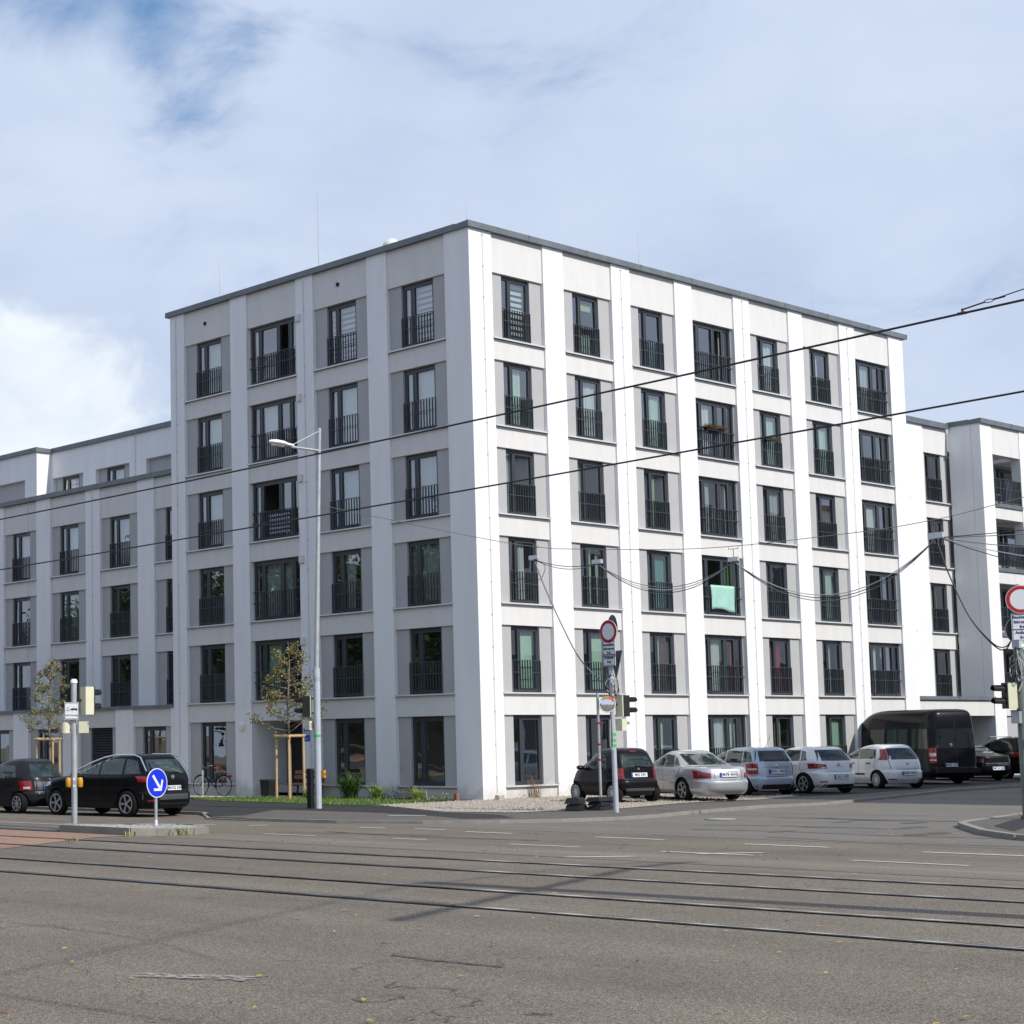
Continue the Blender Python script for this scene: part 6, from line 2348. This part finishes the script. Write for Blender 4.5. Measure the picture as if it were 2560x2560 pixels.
# wire clamp and pull-off on the upper wire near the right edge
cw = Vector((-28.3, -30.33, 4.497))
q = thing('wire_clamp', cw, 'copper wire clamp with pull-off rod on the upper contact wire', 'clamp')
m = MB()
m.box(-.012, .012, -.033, .033, -.004, .014)
m.build('clamp', 'dark_metal', q)
m = MB()
m.tube([(0, -.006, .012), (0, -.006, .04)], .011, 8)
m.build('bolt', 'copper', q, True)
m = MB()
m.tube([(-.01, -.01, .03), (-.04, -.20, .045)], .006, 6)
ring_c = Vector((-.045, -.235, .047))
m.tube([ring_c + Vector((0, .035 * math.cos(t), .012 * math.sin(t))) for t in [k / 14 * 6.2832 for k in range(15)]], .0035, 5, cap=False)
m.tube([(-.05, -.27, .05), (-.05, -.36, .056)], .007, 6)
m.tube([(-.05, -.27, .05), (-.05, -.52, .083), (-.05, -2.6, .46)], .0045, 6)
m.build('pull_off_rod', 'wire', q)
# centre mast with cross arm, to the right of the camera's view
CM = Vector((-26.3, -34.2, -.12))
ma = thing('catenary_mast', CM, 'steel tram mast between the tracks, out of view to the right', 'mast')
MB().tube([(0, 0, -.3), (0, 0, 9.2)], [.19, .14], 14).build('mast', 'galv', ma, True)
d = Vector((9.15, 3.3, 0)).normalized()
MB().tube([-d * 3.4 + Vector((0, 0, 8.0)), d * 6.3 + Vector((0, 0, 8.0))], .06, 10).build('cross_arm', 'galv', ma, True)
MB().tube([(0, 0, 9.1), d * 6.0 + Vector((0, 0, 8.05))], .02, 6).build('stay', 'galv', ma)
for i, (L, r_) in enumerate((([(-33.6, -37.4, 9.2), (-26.3, -34.2, 9.15)], .016), ([(-31.95, -30.6, 7.0), (-31.8, -33.4, 6.95), (-32.25, -35.2, 7.0)], .014), ([(-34.3, -34.5, 6.8), (-34.3, -35.5, 6.8), (-34.1, -38.5, 6.8)], .016))):
    q = MB()
    q.tube(smooth_path(L, 8), r_, 6)
    tag(q.build('span_cable', 'wire'), ['thick span cable tied to the mast top, out of view', 'slack feeder cable beside the near track, out of view', 'feeder cable nearest the camera, out of view'][i], 'cable', 'span cables at the tram mast')

# temporary span wire across the junction with hanging cable boxes
SW = smooth_path([(-6.85, -.28, 8.0), (-5.25, -4.8, 6.74), (-4.62, -6.35, 6.38), (-4.35, -7.4, 6.25), (-3.75, -10.8, 5.99), (-3.0, -14.0, 6.06), (-2.5, -15.9, 6.2), (-1.8, -18.0, 6.6), (1.2, -27, 8.6)], 6)
q = MB()
q.tube(SW, .009, 5)
tag(q.build('span_wire', 'wire_grey'), 'thin steel span wire from the street lamp to the right edge', 'wire')
BX = [Vector((-4.72, -6.25, 6.10)), Vector((-4.25, -7.95, 5.87)), Vector((-3.45, -11.5, 5.67)), Vector((-2.65, -16.35, 5.83))]
labs = ['leftmost grey hanging cable box, near the first sunlit bay', 'second grey hanging cable box from the left', 'third grey hanging cable box, above the turquoise towel', 'large blue-grey hanging cable box in front of the right wing']
for i, b in enumerate(BX):
    t = thing('cable_box', b, labs[i], 'cable box', 'hanging cable boxes', R(-75))
    s_ = 1.25 if i == 3 else .95
    q = MB()
    q.add([(-.13 * s_, -.08 * s_, -.06 * s_), (.13 * s_, -.08 * s_, -.04 * s_), (.13 * s_, .08 * s_, -.04 * s_), (-.13 * s_, .08 * s_, -.06 * s_), (-.13 * s_, -.08 * s_, .055 * s_), (.13 * s_, -.08 * s_, .065 * s_), (.13 * s_, .08 * s_, .065 * s_), (-.13 * s_, .08 * s_, .055 * s_)],
          [(3, 2, 1, 0), (4, 5, 6, 7), (0, 1, 5, 4), (1, 2, 6, 5), (2, 3, 7, 6), (3, 0, 4, 7)])
    q.build('case', 'grey_paint', t)
    q = MB()
    q.tube([(0, 0, .06), (0, 0, .26)], .008, 5)
    q.bar((-.12, 0, .26), (.12, 0, .26), .012, .012)
    q.tube([(-.12, 0, .26), (-.12, 0, .33)], .006, 5)
    q.tube([(.12, 0, .26), (.12, 0, .33)], .006, 5)
    q.build('hanger', 'dark_metal', t)
hang = [(BX[0], BX[1], .12, 2), (BX[1], BX[2], .62, 3), (BX[2], BX[3], 1.05, 3)]
names = ['two short cables between the first two hanging boxes', 'three sagging cables between the second and third boxes', 'three deeply sagging cables between the third and large box']
for j, (a, b, dr_, n) in enumerate(hang):
    for i in range(n):
        q = MB()
        q.tube(sag(a + Vector((0, 0, -.05)), b + Vector((0, 0, -.05)), dr_ + i * .07, 18), .011, 6)
        tag(q.build('hanging_cable', ['wire', 'wire_grey', 'wire_pale'][(i + j) % 3]), (['upper', 'lower'] if n == 2 else ['highest', 'middle', 'lowest'])[i] + ' of the ' + names[j], 'cable', 'cables slung between hanging boxes')
q = MB()
q.tube(smooth_path([BX[0] + Vector((0, 0, -.06)), (-4.75, -6.6, 5.3), (-4.8, -7.1, 4.4), (-4.85, -7.7, 3.45), (-4.86, -8.2, 2.95), (-4.87, -8.5, 2.72), (-4.88, -8.72, 2.7)]), .016, 6)
q.tube(smooth_path([BX[0] + Vector((.05, -.03, -.05)), (-4.65, -6.55, 5.85), (-4.68, -6.45, 5.55), (-4.75, -6.4, 5.5)]), .01, 6)
tag(q.build('drop_cable', 'wire_grey'), 'grey cable dropping from the leftmost hanging box to the middle pole', 'cable')
q = MB()
for i in range(2):
    q.tube(smooth_path([BX[3] + Vector((0, .02 * i, -.06)), (-2.9, -16.75, 4.9 - .02 * i), (-3.15, -17.3, 3.9), (-3.45, -17.95, 3.25 + .03 * i), (-3.62, -18.3, 3.12 + .06 * i), (-3.75, -18.5, 3.3)]), .014, 6, 0)
tag(q.build('drop_cable', 'wire'), 'black cable dropping from the large hanging box to the right edge pole', 'cable')
for i, (e, dr_) in enumerate((((1.0, -27, 6.9), .25), ((1.0, -27, 6.7), .35), ((1.0, -27, 6.6), 1.25), ((1.0, -27, 6.4), 1.5), ((1.0, -27, 6.5), .85))):
    q = MB()
    q.tube(sag(BX[3] + Vector((.02, -.05, -.04)), e, dr_, 20), .011, 6)
    tag(q.build('hanging_cable', ['wire', 'wire_grey', 'wire_pale'][i % 3]), ['topmost', 'second', 'fourth', 'lowest', 'middle'][i] + ' of five cables leaving the large hanging box for the right edge', 'cable', 'cables running off to the right')
fm = thing('catenary_mast', (1.1, -27, PV), 'tall pole on the far pavement, out of view, holding the span wire', 'mast')
MB().tube([(0, 0, -.1), (0, 0, 9.4)], [.13, .09], 12).build('mast', 'galv', fm, True)
MB().lathe([(.11, 0), (.10, .06), (0, .1)], 12, 0, Matrix.Translation((0, 0, 9.38))).build('cap', 'galv', fm, True)


# ------------------------------------------------------------------ vegetation and small things by the wall
def young_tree(name, loc, h, crown_r, z_first, label, seed, nleaf):
    rr = random.Random(seed)
    t = thing(name, loc, label, 'tree', 'young staked street trees')
    q = MB()
    trunk = smooth_path([(0, 0, -.1), (.02, .01, h * .3), (-.02, .02, h * .6), (.03, -.02, h * .85), (0, 0, h)], 4)
    q.tube(trunk, [.052 * (1 - .88 * i / (len(trunk) - 1)) + .004 for i in range(len(trunk))], 8)
    tips = []
    for i in range(30):
        z = z_first + (h - z_first) * .92 * (i / 30) ** 1.15
        a = i * 2.4 + rr.uniform(-.4, .4)
        f = 1 - (z - z_first) / (h - z_first)
        l = crown_r * (.22 + .85 * f ** .8) * rr.uniform(.7, 1.1)
        b = Vector((0, 0, z))
        up = rr.uniform(.25, .8)
        e = b + Vector((math.cos(a) * l, math.sin(a) * l, l * up))
        mid = b.lerp(e, .5) + Vector((0, 0, -l * .08))
        q.tube([b, mid, e], [.014, .009, .004], 5)
        tips.append((b, mid, e))
        for k in range(3):
            s_ = mid.lerp(e, rr.random())
            a2 = a + rr.choice((-1, 1)) * rr.uniform(.5, 1.1)
            l2 = l * rr.uniform(.25, .5)
            e2 = s_ + Vector((math.cos(a2) * l2, math.sin(a2) * l2, l2 * rr.uniform(.1, .8)))
            q.tube([s_, e2], [.006, .003], 4)
            tips.append((s_, s_.lerp(e2, .5), e2))
    q.build('trunk', 'bark', t, True)
    q = MB()
    for i in range(nleaf):
        b, md, e = rr.choice(tips)
        f = rr.random()
        p = (b.lerp(md, f * 2) if f < .5 else md.lerp(e, f * 2 - 1)) if rr.random() < .35 else md.lerp(e, rr.uniform(.2, 1.05))
        p = p + Vector((rr.gauss(0, .06), rr.gauss(0, .06), rr.gauss(0, .06)))
        d = Vector((rr.uniform(-1, 1), rr.uniform(-1, 1), rr.uniform(-1.1, .4))).normalized()
        s_ = d.cross(Vector((rr.uniform(-1, 1), rr.uniform(-1, 1), rr.uniform(-1, 1)))).normalized()
        n_ = d.cross(s_)
        L, W_ = rr.uniform(.055, .10), rr.uniform(.018, .032)
        q.add([tuple(v) for v in (p, p + d * L * .5 + s_ * W_ + n_ * .008, p + d * L, p + d * L * .5 - s_ * W_ + n_ * .008)], [(0, 1, 2), (0, 2, 3)], rr.choices((0, 1, 2, 3), (.46, .32, .10, .12))[0])
    tag(q.build('crown', ['leaf_a', 'leaf_b', 'leaf_c', 'leaf_green'], t), kind='stuff')
    return t


def stakes(loc, label, h, r, seed):
    t = thing('tree_stakes', loc, label, 'tree stakes', 'stake frames round young trees')
    pts = []
    for k in range(3):
        a = R(100) + k * 2 * math.pi / 3 + seed
        p = Vector((math.cos(a) * r, math.sin(a) * r, 0))
        pts.append(p)
        q = MB()
        q.tube([p + Vector((0, 0, -.1)), p * .97 + Vector((0, 0, h))], [.045, .04], 10)
        q.build('stake', 'wood_pale', t, True)
    for k in range(3):
        a, b = pts[k] * 1.02, pts[(k + 1) % 3] * 1.02
        d = (b - a).normalized() * .07
        q = MB()
        q.tube([a - d + Vector((0, 0, h - .06 + .02 * k)), b + d + Vector((0, 0, h - .06 + .02 * k))], .04, 8)
        q.build('cross_bar', 'wood_pale', t, True)
    return t


young_tree('young_tree', (-2.24, 6.27, PV), 5.1, 1.0, 2.15, 'young sparse tree with browning leaves before the recessed entrance', 5, 2800)
stakes((-2.24, 6.27, PV), 'three pale wooden stakes with cross bars round the tree by the entrance', 2.08, .52, .1)
young_tree('young_tree', (-2.4, 19.7, PV), 5.2, .85, 2.15, 'young sparse tree with browning leaves behind the big black car', 9, 2500)
stakes((-2.4, 19.7, PV), 'three pale wooden stakes with cross bars round the tree behind the black car', 2.12, .52, .5)
q = MB()
for k in range(90):
    a, r_ = random.uniform(0, 6.28), random.uniform(0, .6) ** 1
    q.add([(-2.24 + math.cos(a) * r_ - .05, 6.27 + math.sin(a) * r_, PV + .02), (-2.24 + math.cos(a) * r_ + .05, 6.27 + math.sin(a) * r_ + .03, PV + .02), (-2.24 + math.cos(a) * r_, 6.27 + math.sin(a) * r_ + .06, PV + .06)], [(0, 1, 2)])
tag(q.build('bark_mulch', 'terracotta'), 'brown bark mulch round the foot of the tree by the entrance', kind='stuff')


def clump(loc, label, n, L, mats, seed, w=.012, droop=1.0, name='ornamental_grass', cat='plant', group='plants in the flower bed'):
    rr = random.Random(seed)
    q = MB()
    for i in range(n):
        a, l = rr.uniform(0, 6.28), L * rr.uniform(.55, 1.1)
        b = Vector((rr.gauss(0, .08), rr.gauss(0, .08), 0))
        out = Vector((math.cos(a), math.sin(a), 0))
        sp = rr.uniform(.25, 1.0)
        P = []
        for k in range(6):
            f = k / 5
            P.append(b + out * l * sp * (f ** 1.4) + Vector((0, 0, l * (f - droop * .55 * sp * f ** 3))))
        s_ = Vector((-out.y, out.x, 0))
        mi = rr.randrange(len(mats))
        for k in range(5):
            w0, w1 = w * (1 - .8 * (k / 5)), w * (1 - .8 * ((k + 1) / 5))
            q.add([tuple(v) for v in (P[k] - s_ * w0, P[k] + s_ * w0, P[k + 1] + s_ * w1, P[k + 1] - s_ * w1)], [(0, 1, 2, 3)], mi)
    o = q.build(name, mats)
    o.location = loc
    return tag(o, label, cat, group)


def leafy(loc, label, n, w, h, mats, seed, ls=.05):
    rr = random.Random(seed)
    q = MB()
    for i in range(n):
        a, r_ = rr.uniform(0, 6.28), w * math.sqrt(rr.random())
        z = h * rr.random() * (1 - .6 * (r_ / w) ** 2)
        p = Vector((math.cos(a) * r_, math.sin(a) * r_, z))
        d = Vector((math.cos(a) + rr.gauss(0, .5), math.sin(a) + rr.gauss(0, .5), rr.uniform(-.2, .9))).normalized()
        s_ = d.cross(Vector((0, 0, 1))).normalized() * ls * .35
        L = ls * rr.uniform(.8, 1.5)
        q.add([tuple(v) for v in (p, p + d * L * .5 + s_, p + d * L, p + d * L * .5 - s_)], [(0, 1, 2, 3)], rr.randrange(len(mats)))
    o = q.build('garden_plant', mats)
    o.location = loc
    return tag(o, label, 'plant', 'plants in the flower bed')


clump((-1.5, 4.35, PV + .01), 'large arching green grass clump in the flower bed', 340, 1.1, ['grass_blade', 'grass_blade', 'leaf_green'], 2, .018)
clump((-1.15, 3.35, PV + .01), 'pale yellow-green grass clump right of the large green one', 200, .62, ['grass_pale', 'grass_blade'], 3, .012)
clump((-1.7, 5.9, PV + .01), 'low yellow-green plant between the tree and the large grass clump', 110, .5, ['grass_pale', 'grass_blade'], 4, .02)
leafy((-.9, 2.75, PV + .02), 'dark green leafy plant with reddish shoots in the flower bed', 520, .42, .42, ['leaf_green', 'leaf_dark'], 6)
leafy((-.75, 2.35, PV + .02), 'tall dark red seed head plant in the flower bed', 200, .16, .75, ['leaf_c', 'cur_brown'], 7, .06)
clump((-.9, 1.95, PV + .01), 'small pale grass tuft nearest the corner of the lawn', 160, .5, ['grass_pale'], 8)
leafy((-.8, 1.1, PV + .02), 'flat yellow-green cushion plant by the wall', 140, .3, .14, ['grass_pale', 'grass_blade'], 9)
leafy((-1.0, .55, PV + .02), 'small spiky green plant near the building corner', 110, .16, .32, ['leaf_green', 'grass_pale'], 10)
leafy((-.6, 6.9, PV + .02), 'low dark shrub beneath the first ground-floor window', 160, .3, .3, ['leaf_dark', 'leaf_green'], 12)
clump((2.2, -.25, PV + .01), 'dry wispy shrub at the foot of the sunlit wall', 60, .9, ['dry'], 13, .006, .2, 'dry_shrub', group='plants by the sunlit wall')
leafy((1.35, -.35, PV + .02), 'tiny green plant at the foot of the sunlit wall', 40, .16, .12, ['grass_blade'], 14)
st_ = MB()
st_.add([(-.15, -.1, 0), (.15, -.1, 0), (.17, .1, 0), (-.14, .12, 0), (-.11, -.06, .15), (.12, -.07, .16), (.11, .08, .14), (-.1, .08, .17)], [(3, 2, 1, 0), (4, 5, 6, 7), (0, 1, 5, 4), (1, 2, 6, 5), (2, 3, 7, 6), (3, 0, 4, 7)])
o = st_.build('stone', 'pebble')
o.location = (.35, -.35, PV)
tag(o, 'pale loose stone block at the foot of the building corner', 'stone')
o = MB().box(-.06, .06, -.06, .06, 0, .24).build('stump', 'wood_brown')
o.location = (-.92, .25, PV)
tag(o, 'short brown wooden stump in front of the shaded corner pier', 'stump')

# bench against the wall
bn = thing('park_bench', (-.55, 7.15, PV), 'wooden slatted bench behind the staked tree by the entrance', 'bench')
for k, (x, z) in enumerate(((-.42, .45), (-.28, .46), (-.14, .46))):
    MB().box(x - .055, x + .055, -.75, .75, z - .02, z + .02).build('seat_slat', 'wood_brown', bn)
for k, (x, z) in enumerate(((-.02, .68), (.03, .84))):
    MB().box(x - .02, x + .02, -.75, .75, z - .06, z + .06).build('backrest_slat', 'wood_brown', bn)
for y in (-.6, .6):
    q = MB()
    q.bar((-.42, y, 0), (-.42, y, .43), .05, .05)
    q.bar((-.05, y, 0), (.06, y, .92), .05, .05)
    q.bar((-.46, y, .41), (-.02, y, .41), .05, .05)
    q.build('leg_frame', 'dark_metal', bn)
pt = thing('plant_tub', (-.95, 8.75, PV), 'square black tub left of the bench', 'tub')
MB().add([(-.2, -.2, 0), (.2, -.2, 0), (.2, .2, 0), (-.2, .2, 0), (-.23, -.23, .58), (.23, -.23, .58), (.23, .23, .58), (-.23, .23, .58)], [(3, 2, 1, 0), (4, 5, 6, 7), (0, 1, 5, 4), (1, 2, 6, 5), (2, 3, 7, 6), (3, 0, 4, 7)]).build('tub', 'plastic', pt)
MB().box(-.24, .24, -.24, .24, .56, .6).build('rim', 'dark_metal', pt)

# bicycle leaning by the bollard
bk = thing('bicycle', (-.48, 11.72, PV + .008), 'black city bicycle with orange saddle in front of the shaded ground-floor window', 'bicycle', None, R(99))
# local x points to the front wheel; wheels of 0.7 m
WR, WB = .345, 1.08
for nm, x in (('front', WB), ('rear', 0)):
    q = MB()
    q.tube([(x + WR * math.cos(t), 0, WR + WR * math.sin(t)) for t in [k / 40 * 2 * math.pi for k in range(41)]], .017, 8, cap=False)
    w_ = q.build('wheel', 'rubber', bk, True)
    q = MB()
    q.tube([(x + (WR - .025) * math.cos(t), 0, WR + (WR - .025) * math.sin(t)) for t in [k / 40 * 2 * math.pi for k in range(41)]], .008, 6, cap=False)
    for k in range(16):
        t = 2 * math.pi * k / 16
        q.tube([(x, .02 * (-1) ** k, WR), (x + (WR - .02) * math.cos(t), 0, WR + (WR - .02) * math.sin(t))], .0025, 3)
    q.tube([(x, -.04, WR), (x, .04, WR)], .02, 8)
    q.build('rim', 'chrome', w_)
    q = MB()
    pts = [(x + (WR + .03) * math.cos(t), 0, WR + (WR + .03) * math.sin(t)) for t in [R(20 if nm == 'rear' else 40) + k / 14 * R(150) for k in range(15)]]
    q.tube(pts, .02, 6)
    q.build('mudguard', 'black', bk, True)
q = MB()
bb = (.42, 0, .29)
for a, b, r_ in (((.42, 0, .29), (.30, 0, .80), .018), ((.42, 0, .29), (.86, 0, .66), .022), ((.36, 0, .5), (.84, 0, .78), .016), ((0, .05, WR), (.42, .03, .29), .011), ((0, -.05, WR), (.42, -.03, .29), .011), ((0, .05, WR), (.32, .02, .72), .010), ((0, -.05, WR), (.32, -.02, .72), .010), ((.87, 0, .62), (.83, 0, .92), .02), ((WB, .05, WR), (.88, .03, .66), .012), ((WB, -.05, WR), (.88, -.03, .66), .012)):
    q.tube([a, b], r_, 8)
q.build('frame', 'black', bk, True)
q = MB()
q.tube(smooth_path([(.70, .29, 1.02), (.80, .24, 1.04), (.86, .1, 1.0), (.84, 0, .98), (.86, -.1, 1.0), (.80, -.24, 1.04), (.70, -.29, 1.02)], 4), .013, 8)
q.tube([(.83, 0, .9), (.84, 0, .99)], .014, 8)
q.build('handlebar', 'chrome', bk, True)
for y in (.27, -.27):
    MB().tube([(.62, y * 1.09, 1.01), (.74, y, 1.025)], .018, 8).build('grip', 'black', bk, True)
q = MB()
q.lathe([(0, -.02), (.10, -.015), (.125, .02), (.09, .05), (0, .055)], 14, 0, Matrix.Translation((.28, 0, .95)) @ Matrix.Scale(1.25, 4, (1, 0, 0)))
sd = q.build('saddle', 'saddle_orange', bk, True)
MB().tube([(.30, 0, .78), (.28, 0, .94)], .014, 8).build('seat_post', 'chrome', bk, True)
q = MB()
q.tube([(.30, 0, .74), (-.02, .06, .76), (-.25, .06, .76), (-.25, -.06, .76), (-.02, -.06, .76), (.30, 0, .74)], .008, 6)
q.tube([(-.1, .06, .76), (0, .05, WR)], .007, 6)
q.tube([(-.1, -.06, .76), (0, -.05, WR)], .007, 6)
q.build('rack', 'black', bk)
MB().box(-.33, -.27, -.05, .05, .62, .72).build('rear_light', 'dark_red', bk)
q = MB()
q.lathe([(.09, -.006), (.09, .006)], 20, 0, Matrix.Translation((.42, -.05, .29)) @ Matrix.Rotation(R(90), 4, 'X'))
q.bar((.42, -.06, .29), (.34, -.06, .14), .02, .015)
q.box(.29, .38, -.16, -.06, .12, .145)
q.build('crank', 'chrome', bk)
q = MB()
q.lathe([(0, -.03), (.04, -.02), (.045, .02), (.02, .05)], 10, 0, Matrix.Translation((.93, 0, .80)) @ Matrix.Rotation(R(90), 4, 'Y'))
q.build('front_light', 'chrome', bk, True)
bo = thing('bollard', (-1.1, 12.13, PV + .008), 'slim pale grey post in front of the bicycle', 'bollard')
MB().tube([(0, 0, -.05), (0, 0, .86)], .035, 12).build('post', 'galv', bo, True)
MB().lathe([(.037, 0), (.03, .02), (0, .03)], 12, 0, Matrix.Translation((0, 0, .86))).build('cap', 'galv', bo, True)

# ------------------------------------------------------------------ surroundings that only show as shade and reflections
sb = thing('apartment_building', (30, -28, PV), 'long plain building across the side street, out of view, casting the shade', 'building')
YF = -22.0
HT = 15.5
MB().box(6.9, 62, YF - 11, YF, -.6, HT).build('wall', 'plaster', sb, world=True)
MB().box(6.7, 62.2, YF - 11.2, YF + .2, HT, HT + .25).build('roof', 'zinc', sb, world=True)
wm = MB().box(-.7, .7, 0, .03, 0, 1.5).mesh('window', 'car_glass')
for k in range(5):
    for i in range(16):
        inst(wm, 'window', sb, (8.5 + i * 3.3 - sb.location.x, YF + .01 - sb.location.y, 1.0 + 2.9 * k - sb.location.z))
bh = thing('apartment_building', (-52, 20, -.12), 'plain building beyond the tram tracks, out of view to the left', 'building')
MB().box(-66, -54, -10, 75, -.3, 9.0).build('wall', 'brick_dark', bh, world=True)
MB().box(-66.3, -53.7, -10.3, 75.3, 9.0, 9.3).build('roof', 'zinc', bh, world=True)
for k in range(3):
    for i in range(24):
        o = inst(wm, 'window', bh, (-53.99 - bh.location.x, -8 + i * 3.5 - bh.location.y, 1.0 + 2.8 * k - bh.location.z), (0, 0, R(-90)))


def big_tree_parts(seed, h, cr, n, mats):
    rr = random.Random(seed)
    q = MB()
    q.tube([(0, 0, -.2), (.1, 0, h * .35), (-.1, .1, h * .7)], [.28, .2, .08], 8)
    cl_ = []
    for i in range(18):
        a, z = i * 2.4, h * (.32 + .6 * i / 18)
        f = math.sin(math.pi * min(1, (z / h - .22) / .85)) ** .7
        l = cr * f * rr.uniform(.5, 1)
        e = Vector((math.cos(a) * l, math.sin(a) * l, z + .4))
        q.tube([(0, 0, z - l * .5), tuple(e)], [.08, .02], 5)
        cl_.append((e, cr * rr.uniform(.3, .5)))
    cl_.append((Vector((0, 0, h * .93)), cr * .4))
    t_ = q.mesh('trunk', 'bark', True)
    q = MB()
    for i in range(n):
        c_, r_ = rr.choice(cl_)
        p = c_ + Vector((rr.gauss(0, 1), rr.gauss(0, 1), rr.gauss(0, .8))) * r_ * .62
        d = Vector((rr.uniform(-1, 1), rr.uniform(-1, 1), rr.uniform(-1, .4))).normalized()
        s_ = d.cross(Vector((rr.uniform(-1, 1), rr.uniform(-1, 1), rr.uniform(-1, 1)))).normalized()
        L = rr.uniform(.22, .42)
        q.add([tuple(v) for v in (p, p + d * L * .5 + s_ * L * .4, p + d * L, p + d * L * .5 - s_ * L * .4)], [(0, 1, 2, 3)], rr.choices(range(len(mats)), [4, 3, 1.5][:len(mats)])[0])
    return t_, q.mesh('crown', mats)


TA = big_tree_parts(1, 14.0, 4.6, 9000, ['leaf_dark', 'leaf_green', 'leaf_olive'])
TB = big_tree_parts(2, 12.0, 4.4, 8000, ['leaf_green', 'leaf_dark', 'leaf_olive'])
spots = [(-33.5, 30, 0), (-34.2, 38, 1), (-33, 46.5, 0), (-34, 55, 1), (-33.5, 64, 0), (-35, 22, 1), (-46, 34, 0), (-45, 51, 0), (-44, 68, 1), (-40, 26, 0), (-40, 42, 1), (-40, 59, 0), (-36, 14, 1), (-40, 74, 0), (-34, 73, 1)]
for i, (x, y, k) in enumerate(spots):
    t = thing('street_tree', (x, y, -.12), 'large leafy tree beyond the tram tracks, out of view, mirrored in the shaded windows', 'tree', 'trees beyond the tram tracks', i * 1.3)
    me = TA if k == 0 else TB
    inst(me[0], 'trunk', t)
    tag(inst(me[1], 'crown', t), kind='stuff')
